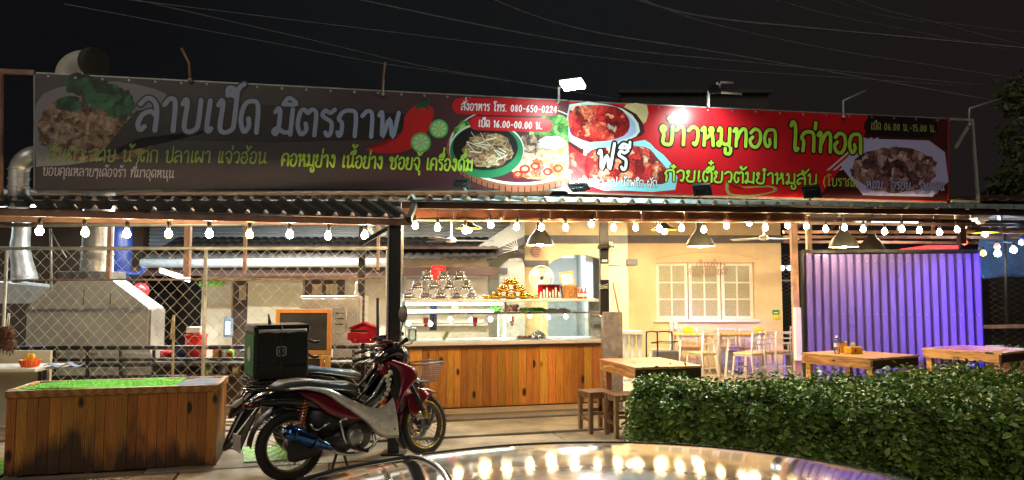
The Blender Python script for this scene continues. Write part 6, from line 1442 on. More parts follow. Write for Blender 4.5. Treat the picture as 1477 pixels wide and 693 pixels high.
def make_bike(name, label, body, accent, seatm, full=True):
    t = thing(name, label, 'motorcycle'); B = lambda nm, mb, m, **k: mb.build(nm, m, t, **k)
    R = .285
    wheel(t, (0,0,R), R, 'rim_steel', disc=False, w=.045)
    # steering: fork, wheel and bars turned left
    st = math.radians(15); hx, hz = 1.0, .8; rake = math.radians(26)
    ax = Vector((-math.sin(rake), 0, math.cos(rake))); TS = Matrix.Translation((hx,0,hz)) @ Matrix.Rotation(st, 4, ax) @ Matrix.Translation((-hx,0,-hz))
    fc = Vector((1.246, 0, .3)); fw_ = wheel(t, fc, .278, 'engine', TS, w=.038); MB(TS @ Matrix.Translation(fc) @ Matrix.Rotation(PI/2,4,'X')).tube([(.212*math.cos(k*PI/24), .212*math.sin(k*PI/24), .03) for k in range(48)], .0055, 6, closed=True).build('rim_stripe', 'gold_rim', fw_)
    for s in (-1,1):
        MB(TS).tube([fc+Vector((0,s*.085,0)), fc+Vector((-.1,s*.085,.2)), Vector((1.03,s*.08,.74))], [.024,.024,.02], 10).build('fork', 'black_paint', t)
    MB(TS).tube([Vector((1.03,-.09,.74)), Vector((1.03,.09,.74))], .025, 8).build('fork_yoke', 'black_paint', t)
    # front fender
    def fen_(a0, a1, r0, hw, m, nm):
        mb = MB(TS); mb.grid(lambda u, v: (fc.x+(r0+.018*math.cos((v-.5)*PI))*math.cos(a0+(a1-a0)*u), (v-.5)*2*hw*(1-.25*abs(u-.5)), fc.z+(r0+.02*math.cos((v-.5)*PI))*math.sin(a0+(a1-a0)*u)), 16, 8); return mb.build(nm, m, t, solid=.006, recalc=False)
    fen_(math.radians(55), math.radians(175), .305, .062, accent, 'front_fender')
    fen_(math.radians(150), math.radians(215), .3, .06, 'gloss_black', 'mud_flap')
    for s in (-1,1):
        skin(MB(TS), [(1.02,.5),(1.1,.62),(1.2,.63),(1.3,.56),(1.22,.5),(1.14,.42),(1.08,.38)], s*.066, s*.012, k=3).build('fender_side', accent, t)
    MB(TS).box(1.16, 1.2, -.13, -.1, .36, .43).build('brake_caliper', 'gold_rim', t, bevel=.006)
    MB(TS).tube(crom([(1.17,-.11,.42),(1.1,-.13,.6),(1.02,-.1,.78)], 4), .006, 6).build('brake_hose', 'cord', t)
    # frame
    MB().tube(crom([(1.02,0,.76),(.86,0,.55),(.62,0,.42),(.4,0,.5),(.1,0,.66),(-.2,0,.74)], 4), .035, 8).build('frame_tube', 'black_paint', t)
    # engine
    b = MB(); b.lathe([(.001,-.13),(.1,-.125),(.115,-.1),(.12,.1),(.1,.12),(.001,.13)], 22, Matrix.Translation((.56,0,.3)) @ Matrix.Rotation(PI/2,4,'X')); B('crankcase', b, 'engine')
    b = MB(); b.lathe([(.001,-.105),(.075,-.1),(.09,-.08),(.09,.1),(.001,.11)], 20, Matrix.Translation((.42,0,.27)) @ Matrix.Rotation(PI/2,4,'X')); B('gearbox', b, 'engine')
    b = MB(); b.box(-.06,.06,-.07,.07,0,.2,Matrix.Translation((.63,0,.36)) @ Matrix.Rotation(math.radians(72),4,'Y')); B('cylinder', b, 'engine', bevel=.01)
    for k in range(7): B('cooling_fin', MB().box(-.075,.075,-.085,.085,.03+.024*k,.036+.024*k,Matrix.Translation((.63,0,.36)) @ Matrix.Rotation(math.radians(72),4,'Y')), 'engine')
    B('clutch_cover', MB().lathe([(.001,.02),(.05,.018),(.072,.0),(.075,-.02)], 20, Matrix.Translation((.52,-.135,.3)) @ Matrix.Rotation(PI/2,4,'X')), 'galv')
    for k in range(6): a = k*PI/3; B('bolt', MB().ball((.52+.062*math.cos(a), -.145, .3+.062*math.sin(a)), .007, 6), 'chrome')
    B('kick_lever', MB().tube(crom([(.44,-.14,.26),(.4,-.17,.3),(.37,-.18,.42),(.36,-.18,.46),(.4,-.23,.48)], 4), .011, 8), 'chrome')
    B('brake_pedal', MB().tube(crom([(.5,-.14,.18),(.62,-.17,.19),(.7,-.17,.26),(.74,-.18,.28)], 4), .008, 8), 'chrome')
    for s in (-1,1):
        B('foot_peg', MB().tube([(.56,s*.12,.19),(.56,s*.27,.2)], .016, 8), 'rubber')
        B('passenger_peg', MB().tube(crom([(.2,s*.12,.4),(.14,s*.16,.42),(.1,s*.2,.47)], 4), .009, 8), 'chrome'); B('passenger_peg', MB().tube([(.2,s*.12,.4),(.27,s*.17,.46)], .009, 8), 'chrome')
    # swingarm, shocks, exhaust
    for s in (-1,1):
        B('swingarm', MB().bar((0,s*.09,.285),(.42,s*.09,.3), .03, .05), 'black_paint')
        mb = MB(); q = Vector((.02,s*.11,.33)); e = Vector((.1,s*.11,.66))
        B('shock_rod', MB().tube([q, e], .014, 8), 'chrome')
        for k in range(60): pass
        mb.tube([q.lerp(e, .22+.7*k/90)+Vector((.027*math.cos(k*.62),.027*math.sin(k*.62),0)) for k in range(91)], .0065, 5); B('spring', mb, 'spring_orange')
    B('exhaust_header', MB().tube(crom([(.72,-.05,.3),(.7,-.1,.2),(.56,-.12,.16),(.4,-.13,.18),(.26,-.14,.25)], 5), [.018]*21, 10), 'chrome')
    ex = MB(); a = Vector((.3,-.16,.245)); c = Vector((-.1,-.2,.44)); d = c-a
    ex.tube([a, a+d*.12, a+d*.35, a+d*.8, a+d*.95, c], [.022,.032,.05,.064,.06,.045], 18); em = B('exhaust_silencer', ex, 'blue_steel')
    MB().tube([c, c+d*.1], [.024,.024], 12).build('tail_pipe', 'chrome', em)
    for f_ in (.14,.42,.84): MB().tube([a+d*f_, a+d*(f_+.025)], [.052 if f_ < .3 else .066]*2 if f_ > .2 else [.036,.038], 18).build('band', 'gloss_black', em)
    skin(MB(), [(-.06,.36),(-.1,.4),(.02,.4),(.2,.33),(.24,.28),(.18,.2),(.02,.17),(-.06,.2)], -.115, -.02).build('chain_guard', 'black_plastic', t)
    B('center_cover', loft(MB(), [(.12,.47,.09,.13),(.3,.47,.11,.13),(.5,.46,.11,.11),(.66,.46,.09,.08)]), 'black_plastic')
    # tail body
    B('tail_body', loft(MB(), [(-.34,.66,.03,.02),(-.26,.68,.07,.05),(-.1,.68,.1,.075),(.1,.66,.12,.1),(.3,.62,.13,.12),(.5,.55,.12,.11),(.66,.48,.1,.08)]), 'gloss_black')
    B('rear_fender', MB().grid(lambda u, v: ((R+.05)*math.cos(math.radians(75+100*u)), (v-.5)*.14*(1-.15*u), R+(R+.05)*math.sin(math.radians(75+100*u))+.012*math.cos((v-.5)*PI)), 16, 8), 'black_plastic', solid=.006, recalc=False)
    B('plate_holder', MB().bar((-.3,0,.56),(-.42,0,.3), .1, .012), 'black_plastic'); B('number_plate', MB().box(-.43,-.424,-.1,.1,.3,.43), 'reflect_grey')
    tl = B('tail_light', loft(MB(), [(-.37,.64,.04,.02),(-.33,.65,.06,.032),(-.26,.66,.08,.035)]), 'tail_red')
    B('grab_rail', MB().tube(crom([(-.05,-.13,.75),(-.22,-.14,.77),(-.36,-.08,.78),(-.36,.08,.78),(-.22,.14,.77),(-.05,.13,.75)], 4), .011, 8), 'gloss_black')
    for s in (-1,1):
        # side panels: accent lower, silver sweep above, long leg shield
        band(MB(), [(.03,.73),(.2,.705),(.36,.62),(.48,.53),(.62,.445)], [(.07,.69),(.18,.6),(.3,.5),(.44,.45),(.62,.43)], s*.12, s*.022).build('side_cover', accent, t)
        band(MB(), [(-.06,.768),(.12,.765),(.3,.725),(.45,.64),(.6,.56),(.74,.52),(.82,.56),(.87,.6)], [(-.05,.75),(.1,.735),(.25,.685),(.38,.59),(.5,.5),(.62,.4),(.74,.27),(.92,.24)], s*.145, s*.026).build('silver_sweep', body, t) if full else skin(MB(), [(-.05,.75),(.24,.72),(.5,.56),(.66,.46),(.5,.5),(.25,.66)], s*.142, s*.015).build('side_trim', body, t)
        band(MB(), [(.8,.9),(.92,.83),(.94,.7),(.9,.58),(.88,.46)], [(.88,.93),(1.07,.85),(1.13,.75),(1.0,.62),(.91,.46)], s*.128, s*.03).build('leg_shield', accent, t)
        skin(MB(), [(.52,.5),(.62,.5),(.78,.6),(.94,.78),(.9,.86),(.8,.78),(.68,.62)], s*.1, s*.03).build('inner_cover', 'gloss_black', t)
    B('front_cowl', loft(MB(), [(.84,.83,.09,.08),(.92,.86,.12,.065),(1.02,.83,.12,.055),(1.1,.77,.1,.045),(1.15,.73,.05,.025)]), accent)
    B('leg_shield_centre', MB().add([(.86,-.15,.9),(.86,.15,.9),(.93,.16,.45),(.93,-.16,.45),(1.0,-.12,.85),(1.0,.12,.85),(1.0,.12,.5),(1.0,-.12,.5)], [(0,1,2,3),(7,6,5,4),(0,4,5,1),(1,5,6,2),(2,6,7,3),(3,7,4,0)]), 'black_plastic', bevel=.01)
    for s in (-1,1): B('indicator', loft(MB(), [(.98,.78,.025,.018,s*.12),(1.06,.76,.03,.022,s*.11),(1.12,.73,.012,.01,s*.09)]), 'photo_frame')
    # seat
    B('seat', loft(MB(), [(-.14,.77,.09,.02),(-.06,.79,.13,.035),(.1,.79,.14,.037),(.24,.765,.145,.035),(.4,.735,.14,.038),(.5,.72,.11,.045),(.58,.69,.07,.035)], 20, ex=3), seatm)
    B('seat_piping', MB().tube([(-.13,-.09,.765),(.1,-.14,.765),(.24,-.147,.74),(.4,-.142,.71),(.5,-.11,.69),(.57,-.06,.675)], .006, 6), 'reflect_grey')
    # headset and bars, leaning with the steering
    TH_ = TS @ Matrix.Translation((.92,0,.95)) @ Matrix.Rotation(math.radians(-9),4,'X')
    loft(MB(TH_), [(-.15,-.02,.05,.025),(-.1,.0,.11,.05),(0,.03,.13,.065),(.08,.02,.12,.07),(.16,-.02,.08,.06),(.19,-.04,.03,.03)]).build('headlamp_cowl', 'gloss_black' if full else body, t)
    loft(MB(TH_), [(.14,-.02,.075,.045),(.19,-.03,.05,.03)]).build('headlight', 'clear_glass', t)
    ic = skin(MB(TH_), [(-.12,-.08),(0,-.1),(.1,-.06),(.1,.06),(0,.1),(-.12,.08)], 0, .01, T=Matrix.Translation((0,0,.1)) @ Matrix.Rotation(PI/2,4,'X') @ Matrix.Rotation(-.2,4,'Z')).build('instrument_cover', accent, t)
    MB(TH_).lathe([(.001,.118),(.05,.116),(.055,.1)], 18, Matrix.Translation((-.03,0,0))).build('dial', 'tin_duct', ic)
    for s in (-1,1):
        MB(TH_).tube(crom([(.0,0,.0),(-.02,s*.14,.03),(-.07,s*.24,.05)], 4), .012, 8).build('handlebar', 'black_paint', t)
        gp = MB(TH_).tube([(-.07,s*.24,.05),(-.11,s*.37,.055)], .018, 12).build('grip', 'rubber', t)
        MB(TH_).tube([(-.11,s*.37,.055),(-.113,s*.38,.055)], .022, 12).build('grip_end', 'black_plastic', gp)
        MB(TH_).tube(crom([(-.03,s*.2,.05),(.02,s*.25,.04),(-.01,s*.33,.035),(-.04,s*.38,.035)], 4), .006, 6).build('lever', 'steel', t)
        MB(TH_).box(-.07,-.02,s*.17-.025,s*.17+.025,.02,.08).build('switch_box', 'black_plastic', t, bevel=.008)
        if not full or s > 0: continue
        MB(TH_).tube(crom([(-.02,s*.17,.07),(-.0,s*.2,.16),(.03,s*.23,.27)], 4), .006, 6).build('mirror_stem', 'black_paint', t)
        mm = MB(TH_); mm.lathe([(.001,-.012),(.05,-.01),(.06,0),(.058,.006),(.001,.006)], 20, Matrix.Translation((.03,s*.245,.32)) @ Matrix.Rotation(-PI/2+.15,4,'Y') @ Matrix.Scale(1.35,4,(1,0,0))); mo = mm.build('mirror', 'black_plastic', t)
        MB(TH_).lathe([(.001,0),(.05,0)], 20, Matrix.Translation((.022,s*.245,.32)) @ Matrix.Rotation(-PI/2+.15,4,'Y') @ Matrix.Scale(1.3,4,(1,0,0))).build('mirror_glass', 'mirror_steel', mo)
    MB(TS).tube(crom([(.95,-.1,1.0),(1.02,-.12,.94),(1.04,-.06,.82)], 5), .006, 6).build('cable', 'reflect_grey', t)
    for k_, q_ in enumerate(([(.86,-.2,1.02),(.98,-.2,1.0),(1.02,-.08,.88)], [(.86,.2,1.0),(.98,.16,.98),(1.02,.06,.88)], [(.86,-.16,1.0),(.95,-.1,1.03),(1.0,0,.9)])): MB(TS).tube(crom(q_, 5), .004, 5).build('cable', 'cord', t)
    MB().tube(crom([(.3,-.1,.5),(.42,-.13,.42),(.5,-.13,.38)], 4), .006, 5).build('hose', 'cord', t)
    B('side_stand', MB().tube([(.46,.1,.18),(.44,.2,.0)], .012, 8), 'black_paint')
    B('main_stand', MB().tube([(.42,-.12,.16),(.46,-.1,.05)], .012, 8), 'black_paint')
    if full:
        # wire basket ahead of the bars
        bk = MB(); rim = [(1.1,-.14,.86),(1.42,-.13,.87),(1.42,.13,.87),(1.1,.14,.86)]; low = [(1.16,-.1,.7),(1.34,-.09,.69),(1.34,.09,.69),(1.16,.1,.7)]
        bk.tube(rim, .006, 6, closed=True); bk.tube(low, .004, 6, closed=True); o = bk.build('basket', 'black_paint', t)
        mb = MB()
        for i in range(4):
            a0, a1 = Vector(rim[i]), Vector(rim[(i+1)%4]); c0, c1 = Vector(low[i]), Vector(low[(i+1)%4])
            for k in range(13): mb.tube([a0.lerp(a1,k/13), c0.lerp(c1,k/13)], .0016, 3, cap=False)
            for k in range(1,9): mb.tube([a0.lerp(c0,k/9), a1.lerp(c1,k/9)], .0016, 3, cap=False)
        for k in range(1,10):
            mb.tube([Vector(low[0]).lerp(Vector(low[1]),k/10), Vector(low[3]).lerp(Vector(low[2]),k/10)], .0014, 3, cap=False); mb.tube([Vector(low[0]).lerp(Vector(low[3]),k/10), Vector(low[1]).lerp(Vector(low[2]),k/10)], .0014, 3, cap=False)
        mb.build('mesh', 'mesh_metal', o)
        # small script badge on the leg shield
        e0 = Vector((.66,-.169,.47)); letter(t, 'badge', '', e0, e0, Vector((0,0,.02)), Vector((0,-1,0)), 'black_paint') if False else None
        for k in range(8): MB().box(.66+.014*k,.668+.014*k,-.1672,-.166,.445-.004*k,.457-.004*k).build('badge_letter', 'black_paint', t)
        MB().ball((.86,-.188,.33), .01, 8).build('cover_bolt', 'black_paint', t)
    return t
hd = math.radians(36); pr = P(420,644,6.1)
bike = make_bike('motorcycle', 'burgundy and silver motorcycle with wire basket parked in front', 'silver_paint', 'burgundy', 'seat_vinyl')
bike.location = (pr.x, pr.y, .045); bike.rotation_euler = (math.radians(-1.5), math.radians(-1.2), hd)
b2 = make_bike('motorcycle', 'dark motorcycle with bluish seat behind the burgundy one, carrying the delivery box', 'gloss_black', 'gloss_black', 'seat_blue', False)
fw = Vector((math.cos(hd), math.sin(hd), 0)); lf = Vector((-math.sin(hd), math.cos(hd), 0))
b2.location = Vector((pr.x, pr.y, .05)) + lf*.9 + fw*.42; b2.rotation_euler = (math.radians(-2.5), 0, hd+.03)
# silver tail trims on the dark one
for s in (-1, 1): MB().tube(crom([(-.1,s*.13,.7),(-.28,s*.12,.58),(-.36,s*.11,.4)], 4), .009, 6).build('tail_trim', 'chrome', b2)
skin(MB(), [(-.3,.66),(-.1,.66),(.0,.55),(-.1,.42),(-.3,.3),(-.4,.15),(-.36,.35)], -.13, -.03).build('tail_cover', 'gloss_black', b2)
loft(MB(), [(-.2,.66,.1,.1),(-.4,.62,.12,.12),(-.55,.55,.11,.1),(-.64,.47,.08,.06),(-.68,.42,.03,.02)]).build('tail_body', 'gloss_black', b2)
skin(MB(), [(-.5,.6),(-.38,.55),(-.5,.36),(-.62,.2),(-.72,.12),(-.74,.18),(-.64,.4)], -.04, -.05).build('rear_mudguard', 'gloss_black', b2)
MB().tube(crom([(-.34,-.13,.66),(-.5,-.12,.45),(-.7,-.1,.2)], 4), .009, 6).build('tail_trim', 'chrome', b2)
loft(MB(), [(-.6,.56,.03,.025,-.1),(-.66,.53,.035,.03,-.1),(-.69,.52,.01,.01,-.1)]).build('indicator', 'reflect_grey', b2)
# garland
b = Vector((0,0,0)); g = thing('flower_garland', 'white and orange flower garland hanging from the front motorcycle handlebar', 'garland', P(562,545,6.55))
for k in range(26):
    s = k/25; x, y = 563-12*s+3*math.sin(k*1.7), 537+52*s; p = P(x, y, 6.5+.02*math.sin(k*2))
    wm(g).ball(p, .015+.006*(k%3 == 0), 7).build('flower', 'garland_orange' if (k > 12 and k % 3) or k in (20,21,22) else 'garland_white', g)
# delivery box
bx = thing('delivery_box', 'large black and green insulated delivery box strapped on the rear motorcycle', 'delivery box', b2.location - fw*.26 + Vector((0,0,.75)), hd-.1)
w, d, h = .245, .225, .48
MB().box(-w, w, -d, d, .0, h).build('bag', 'box_fabric', bx, bevel=.02)
MB().box(-w-.008, w+.008, -d-.008, d+.008, h-.07, h+.012).build('lid', 'gloss_black', bx, bevel=.02)
MB().grid(lambda u, v: (-w+.03+2*(w-.03)*u, -d-.012-.006*math.sin(v*PI), h-.065+.035*v+.008*math.sin(u*9)*(1-v)), 24, 4).build('reflective_band', 'reflect_grey', bx, solid=.002, recalc=False)
MB().add([(-w-.004,-d+.015,.03),(-w-.004,d-.015,.03),(-w-.004,d-.015,h-.08),(-w-.004,-d+.015,h-.08)], [(0,1,2,3)]).build('side_panel', 'box_green', bx, solid=.004)
MB(Matrix.Translation((-w-.008,0,.22))).lathe([(.001,0),(.07,0)], 20, Matrix.Rotation(-PI/2,4,'Y')).build('side_emblem', 'reflect_grey', bx)
MB().add([(-.17,-d-.003,.34),(.2,-d-.003,.34),(.08,-d-.003,.16),(-.04,-d-.003,.16)], [(0,1,2,3)]).build('front_panel', 'box_green_dark', bx, solid=.003)
MB().box(-w+.02, w-.02, -d-.004, -d-.001, .10, .13).build('piping', 'reflect_grey' if False else 'gloss_black', bx)
zc = .25; y = -d-.008
q = [(-.042+.02, zc-.042),(.042, zc-.042),(.042, zc+.042),(-.022, zc+.042)]
MB().tube([(-.01-.04,y,zc-.03),(-.04,y,zc-.04),(.02,y,zc-.04),(.03,y,zc-.03),(.03,y,zc+.03),(.02,y,zc+.04),(-.04,y,zc+.04),(-.05,y,zc+.03)], .005, 6, closed=True).build('emblem', 'reflect_grey', bx)
for pts in ([(-.03,zc+.018),(-.03,zc-.018),(-.012,zc-.018)], [(.01,zc-.018),(.01,zc+.018),(-.008,zc+.018)], [(-.012,zc-.018),(-.012,zc+.002)], [(-.008,zc+.018),(-.008,zc-.004)]): MB().tube([(a, y, c) for a, c in pts], .004, 5).build('emblem_stroke', 'reflect_grey', bx)
MB().tube([(-.01,-d-.01,h-.01),(-.012,-d-.012,.2),(-.014,-d-.01,.0),(-.05,-d+.05,-.09)], .006, 6).build('strap', 'black_plastic', bx)
MB().box(-.04,.04,-d-.02,-d-.012,h-.085,h-.06).build('buckle', 'black_plastic', bx, bevel=.004)
for z in (.16,.3): MB().tube(crom([(w+.004,-d+.06,z+.05),(w+.05,-d+.03,z+.02),(w+.1,-d+.02,z+.03)], 4), .014, 6).build('side_strap', 'black_plastic', bx)
MB().tube([(-.05,d*.4,h+.01),(-.065,d*.4,h+.1)], [.018,.008], 6).build('handle_flap', 'black_plastic', bx)
rk = MB()
for z in (-.02,-.05): rk.tube([(-w-.03,-d-.03,z),(w+.01,-d-.03,z),(w+.01,d+.03,z),(-w-.03,d+.03,z)], .009, 6, closed=True)
for k in range(9): rk.tube([(-w-.03+(2*w+.04)*k/8,-d-.03,-.02),(-w-.03+(2*w+.04)*k/8,d+.03,-.02)], .006, 5); rk.tube([(-w-.03+(2*w+.04)*k/8,-d-.03,-.02),(-w-.03+(2*w+.04)*k/8,-d-.03,-.05)], .006, 5)
rk.build('luggage_rack', 'black_paint', bx)

# ------------------------------------------------------------------ car in the foreground
car = thing('parked_car', 'glossy beige silver car whose roof fills the bottom of the picture', 'car', (.2, .87, -.12))
cx0, cy0 = .165, .87
def rz_(x):
    d = x-cx0
    z = 1.345-.2*d*d
    if d < -.5: z -= .35*(-.5-d)**1.6
    if d > .95: z -= .6*(d-.95)**1.6
    return z
def rf(x, t):
    hw = .70-.03*(x-cx0)**2*.4; z = rz_(x)-.045*t*t-.3*abs(t)**14
    return (x, cy0+t*hw, z)
def strip(x0, x1, nu, nm, m, t0=-1, t1=1, nv=64, sol=.0):
    def fn(u, v):
        s = (t0+(t1-t0)*v); s = math.copysign(abs(s)**.75, s) if abs(s) > 0 else 0
        return rf(x0+(x1-x0)*u, s)
    return wm(car).grid(fn, nu, nv).build(nm, m, car, recalc=False)
def wsx(u, v, xa, xb): return xa+(xb-xa)*u
# curved boundary between windshield and roof
xb_ = lambda s: -.27+.2*(1-s*s)
def roof_fn(u, v):
    s = -1+2*v; s = math.copysign(abs(s)**.75, s); x0 = xb_(s); return rf(x0+(1.25-x0)*u, s)
wm(car).grid(roof_fn, 40, 72).build('roof', 'car_paint', car, recalc=False)
def ws_fn(u, v):
    s = -1+2*v; s = math.copysign(abs(s)**.75, s)*.93; x0 = -1.15; x1 = xb_(s)-.006; x, y, z = rf(x0+(x1-x0)*u, s); return (x, y, z-.004)
wm(car).grid(ws_fn, 24, 48).build('windshield', 'car_glass', car, recalc=False)
for sgn in (-1, 1):
    wm(car).tube([Vector(rf(-1.2+(xb_(.93)+1.2)*k/12, sgn*.955))+Vector((0,0,.0)) for k in range(13)], .022, 8).build('windshield_pillar', 'car_paint', car)
wm(car).tube([Vector(rf(xb_(s)-.006, s)) for s in [(-.93+1.86*k/48) for k in range(49)]], .003, 6).build('windshield_seal', 'chrome', car)
wm(car).grid(lambda u, v: rf(1.262+.62*u, -.93+1.86*v), 16, 40).build('rear_window', 'car_glass', car, recalc=False)
for sgn in (-1, 1):
    wm(car).tube([Vector(rf(-1.1+2.35*k/40, sgn*.765))+Vector((0,0,.001)) for k in range(41)], .0035, 6).build('roof_seam', 'black_plastic', car)
    # side glass
    g_ = wm(car); g_.grid(lambda u, v: (-.95+2.45*u, cy0+sgn*(.70+.1*(1-v)), .86+(max(.87,(rz_(-.95+2.45*u)-.3))-.86)*v), 20, 6); g_.build('side_window', 'car_glass', car, recalc=False)
    # body side
    def bs(u, v):
        x = -1.95+4.2*u; zz_ = .12+.74*v; e = 1-abs((x-.15)/2.1)**5; top = .86 if -1.0 < x < 1.55 else .86-.1*min(1, abs(x-.3)-1.2)
        return (x, cy0+sgn*(.70+.12*math.sin(PI*min(1, v*1.05))**.5*max(e, .0)), .12+(top-.12)*v)
    wm(car).grid(bs, 50, 12).build('body_side', 'car_paint', car, recalc=False)
    for xw in (-1.15, 1.45):
        T = Matrix.Translation((xw, cy0+sgn*.76, .19)) @ Matrix.Rotation(PI/2, 4, 'X')
        b = wm(car); b.lathe([(.19,.09),(.27,.1),(.3,.07),(.3,-.07),(.27,-.1),(.19,-.09)], 28, T); wo = b.build('wheel', 'rubber', car)
        b = wm(car); b.lathe([(.001,.1),(.05,.1),(.06,.08),(.18,.085),(.195,.09)], 28, T); b.lathe([(.001,-.1),(.05,-.1),(.06,-.08),(.18,-.085),(.195,-.09)], 28, T); b.build('rim', 'silver_paint', wo)
    wm(car).box(-.9,-.7,cy0+sgn*.86-.05,cy0+sgn*.86+.05,.84,.95).build('wing_mirror', 'car_paint', car, bevel=.02)
    wm(car).box(.05,.2,cy0+sgn*.825-.01,cy0+sgn*.825+.01,.72,.745).build('door_handle', 'silver_paint', car, bevel=.004)
wm(car).grid(lambda u, v: (-2.0+.95*u, cy0+(-.74+1.48*v), .72+.18*u-.05*(2*v-1)**4), 12, 16).build('bonnet', 'car_paint', car, recalc=False)
wm(car).grid(lambda u, v: (1.75+.5*u, cy0+(-.74+1.48*v), .9-.08*u-.05*(2*v-1)**4), 8, 16).build('boot_lid', 'car_paint', car, recalc=False)
for xs_, nm in ((-1.99,'front_bumper'),(2.24,'rear_bumper')): wm(car).box(xs_-.06, xs_+.06, cy0-.76, cy0+.76, .05, .68).build(nm, 'car_paint', car, bevel=.05)
for sy in (-1,1): wm(car).box(-2.07,-1.98,cy0+sy*.6-.12,cy0+sy*.6+.12,.56,.68).build('headlight', 'clear_glass', car, bevel=.02); wm(car).box(2.24,2.32,cy0+sy*.6-.12,cy0+sy*.6+.12,.6,.74).build('tail_light', 'tail_red', car, bevel=.02)
wm(car).box(-1.85, 2.15, cy0-.68, cy0+.68, .05, .3).build('floor_pan', 'black_plastic', car)
wm(car).box(-.6, 1.2, cy0-.6, cy0+.6, .3, .6).build('seats', 'seat_vinyl', car, bevel=.05)

# ------------------------------------------------------------------ foliage
def leaves(mb_v, mb_f, pts, size, rnd):
    for (p, nrm) in pts:
        s = size*rnd.uniform(.45,1.55); a = rnd.random()*6.283
        nz = Vector(nrm)+Vector((rnd.uniform(-.9,.9), rnd.uniform(-.9,.9), rnd.uniform(-.5,.9))); nz.normalize()
        u = nz.cross(Vector((math.cos(a), math.sin(a), .3))).normalized(); v = nz.cross(u)
        b = len(mb_v); f = .18*s
        for (x, y, z) in ((0,0,0),(.28,.38,f),(.3,.75,f*.8),(0,1.15,-f*.6),(-.3,.75,f*.8),(-.28,.38,f),(0,.6,-.02*s)):
            mb_v.append(tuple(p+u*(x*s)+v*(y*s)+nz*(z)))
        mb_f += [(b,b+1,b+6),(b+1,b+2,b+6),(b+2,b+3,b+6),(b+3,b+4,b+6),(b+4,b+5,b+6),(b+5,b,b+6)]
def leafmesh(name, pts, size, m, parent, seed=1):
    v, f = [], []; leaves(v, f, pts, size, random.Random(seed))
    me = bpy.data.meshes.new(name); me.from_pydata(v, [], f); o = bpy.data.objects.new(name, me); C.objects.link(o); me.materials.append(MT[m])
    if parent: o.parent = parent
    return o
def leafmat(name, c1, c2, c3):
    m, t, b = nt(name); tc = N(t, 'ShaderNodeTexCoord'); n = noise(t, tc.outputs['Object'], 9, 3); n2 = noise(t, tc.outputs['Object'], 1.3, 2)
    g = N(t, 'ShaderNodeNewGeometry'); x = mix(t, g.outputs['Random Per Island'], n, .45)
    t.links.new(ramp(t, x, [(.2, c1), (.5, c2), (.85, c3)]), b.inputs['Base Color']); b.inputs['Roughness'].default_value = .45
    b.inputs['Coat Weight'].default_value = .1; b.inputs['Coat Roughness'].default_value = .2
leafmat('hedge_leaf', (.035,.085,.012), (.1,.2,.025), (.3,.38,.08)); leafmat('tree_leaf', (.05,.07,.02), (.09,.12,.035), (.14,.16,.06))
rnd = random.Random(4)
hq = [(1.26,7.05),(4.3,4.6),(7.4,7.3),(6.8,8.2),(4.3,8.15),(1.5,7.62)]      # plan of the hedge
# hedge as strip between a front and a back line
def hfront(u): a, c = Vector((1.18,7.2)), Vector((4.6,4.75)); return a.lerp(c, u)
def hback(u): a, c = Vector((1.45,8.0)), Vector((7.2,8.1)); return a.lerp(c, u)
HZ = lambda u, v: .57+.17*u+.02*math.sin(u*47+v*11)+.03*math.sin(u*9+v*3)+.025*math.sin(u*23+1)+.02*math.sin(v*5+u*4)
hed = thing('clipped_hedge', 'long dense dark green hedge with glossy leaves in the right foreground', 'hedge', (3,6.6,0))
pts = []
inv = Vector(hed.location)
for k in range(18500):                            # top
    u = rnd.random(); v = rnd.random(); p2 = hfront(u).lerp(hback(u), v); z = HZ(u, v)+rnd.gauss(0,.042)+(rnd.random() < .08)*rnd.random()*.14
    pts.append((Vector((p2.x, p2.y, z))-inv, (0,0,1)))
for k in range(13500):                            # street face
    u = rnd.random(); z = rnd.random()**.9*(.56+.17*u); p2 = hfront(u); b_ = .05*math.sin(u*30+z*9)+.04*math.sin(u*70)+rnd.gauss(0,.03)
    pts.append((Vector((p2.x-.58*b_, p2.y-.8*b_, z))-inv, (-.5,-.75,.3)))
for k in range(2200):                             # left end
    v = rnd.random(); z = rnd.random()*.57; p2 = hfront(0).lerp(hback(0), v); b_ = rnd.gauss(0,.04)+.04*math.sin(v*12+z*9); pts.append((Vector((p2.x-b_, p2.y, z))-inv, (-1,-.2,.3)))
for k in range(2500):                             # back
    u = rnd.random(); z = rnd.random()*.6; p2 = hback(u); pts.append((Vector((p2.x, p2.y+rnd.gauss(0,.04), z))-inv, (0,1,.3)))
tag(leafmesh('leaves', pts, .047, 'hedge_leaf', hed), kind='stuff')
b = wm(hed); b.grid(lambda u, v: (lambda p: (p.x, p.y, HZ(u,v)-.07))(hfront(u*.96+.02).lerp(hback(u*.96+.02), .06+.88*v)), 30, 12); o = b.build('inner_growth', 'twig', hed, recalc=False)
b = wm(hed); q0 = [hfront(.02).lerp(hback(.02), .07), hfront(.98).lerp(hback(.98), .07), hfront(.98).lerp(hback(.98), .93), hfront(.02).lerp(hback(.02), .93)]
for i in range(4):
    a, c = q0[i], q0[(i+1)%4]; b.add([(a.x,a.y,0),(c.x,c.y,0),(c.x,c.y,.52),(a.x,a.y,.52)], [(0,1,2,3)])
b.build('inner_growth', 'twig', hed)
b = wm(hed)
for k in range(420):
    u = rnd.random(); v = rnd.random()**2; p2 = hfront(u).lerp(hback(u), v*.9); z = HZ(u, v)-.05; a = rnd.random()*6.28
    b.tube([(p2.x,p2.y,z-.08),(p2.x+.03*math.cos(a),p2.y+.03*math.sin(a),z),(p2.x+.07*math.cos(a),p2.y+.07*math.sin(a),z+rnd.uniform(.03,.09))], .0022, 3)
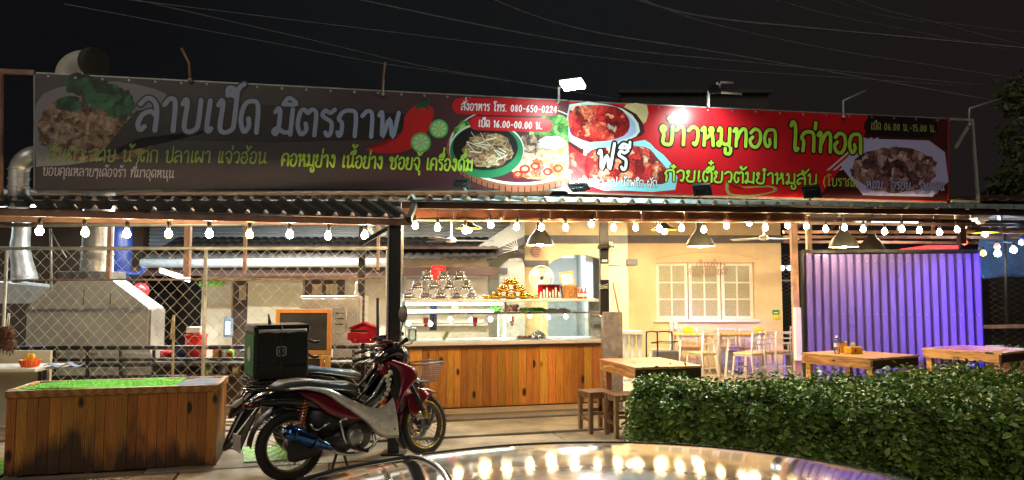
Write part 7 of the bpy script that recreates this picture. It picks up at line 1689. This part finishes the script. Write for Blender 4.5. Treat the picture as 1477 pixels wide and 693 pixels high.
tag(b.build('twigs', 'twig', hed), kind='stuff')
# spiky plants at the right
for i, (px, Y) in enumerate(((1440,11.3),(1462,11.0),(1484,11.2))):
    p = P(px, 505, Y); t = thing('spiky_plant', ['strappy leaved plant beyond the screen end','strappy leaved plant at the right frame edge','strappy leaved plant just past the right edge'][i], 'plant', (p.x, Y, .1), group='strappy plants by the low wall')
    for k in range(26):
        a = rnd.random()*6.28; l = rnd.uniform(.35,.6); up = rnd.uniform(.35,.75); q = [Vector((0,0,.3)), Vector((l*.35*math.cos(a), l*.35*math.sin(a), .3+up*.5)), Vector((l*math.cos(a), l*math.sin(a), .3+up*.42))]
        c = crom(q, 4); mb = MB(); s_ = Vector((-math.sin(a), math.cos(a), 0)); vs = []
        for j, pt in enumerate(c): w_ = .016*(1-j/(len(c)-1))+.002; vs += [pt+s_*w_, pt-s_*w_]
        mb.add(vs, [(2*j,2*j+1,2*j+3,2*j+2) for j in range(len(c)-1)]); mb.build('leaf', 'leaf_a', t, recalc=False)
    MB().lathe([(.001,0),(.14,0),(.17,.3),(.15,.3),(.001,.28)], 14).build('pot', 'rust_paint', t)
# tree at the right edge
def tree(loc, h, r, label, n, seed):
    rn = random.Random(seed); t = thing('street_tree', label, 'tree', loc)
    tr = MB(); tr.tube(crom([(0,0,0),(.1,0,h*.3),(.05,.1,h*.6),(.1,0,h*.85)], 4), [.18-.012*k for k in range(13)], 8)
    limbs = []
    for k in range(9):
        a = rn.random()*6.28; z = h*(.35+.05*k); e = Vector((r*.7*math.cos(a), r*.7*math.sin(a), z+h*.2)); tr.tube(crom([(.05,0,z),(e.x*.5,e.y*.5,z+h*.12),tuple(e)], 3), [.06,.05,.045,.04,.03,.02,.012], 6); limbs.append(e)
    tr.build('trunk', 'bark', t); pts = []
    for k in range(42):
        c = limbs[k % 9]*rn.uniform(.5,1.15)+Vector((rn.gauss(0,.35), rn.gauss(0,.35), rn.gauss(0,.6))); c.z = max(h*.35, c.z); rr_ = rn.uniform(.35,.7)
        for j in range(n//42):
            d = Vector((rn.gauss(0,1), rn.gauss(0,1), rn.gauss(0,.8))).normalized(); pts.append((c+d*rr_*rn.random()**.4, tuple(d)))
    tag(leafmesh('crown', pts, .14, 'tree_leaf', t, seed), None)
    return t
tree((12.2, 14.5, 0), 6.3, 2.1, 'dark tree with sparse crown rising at the right edge of the sky', 9000, 3)
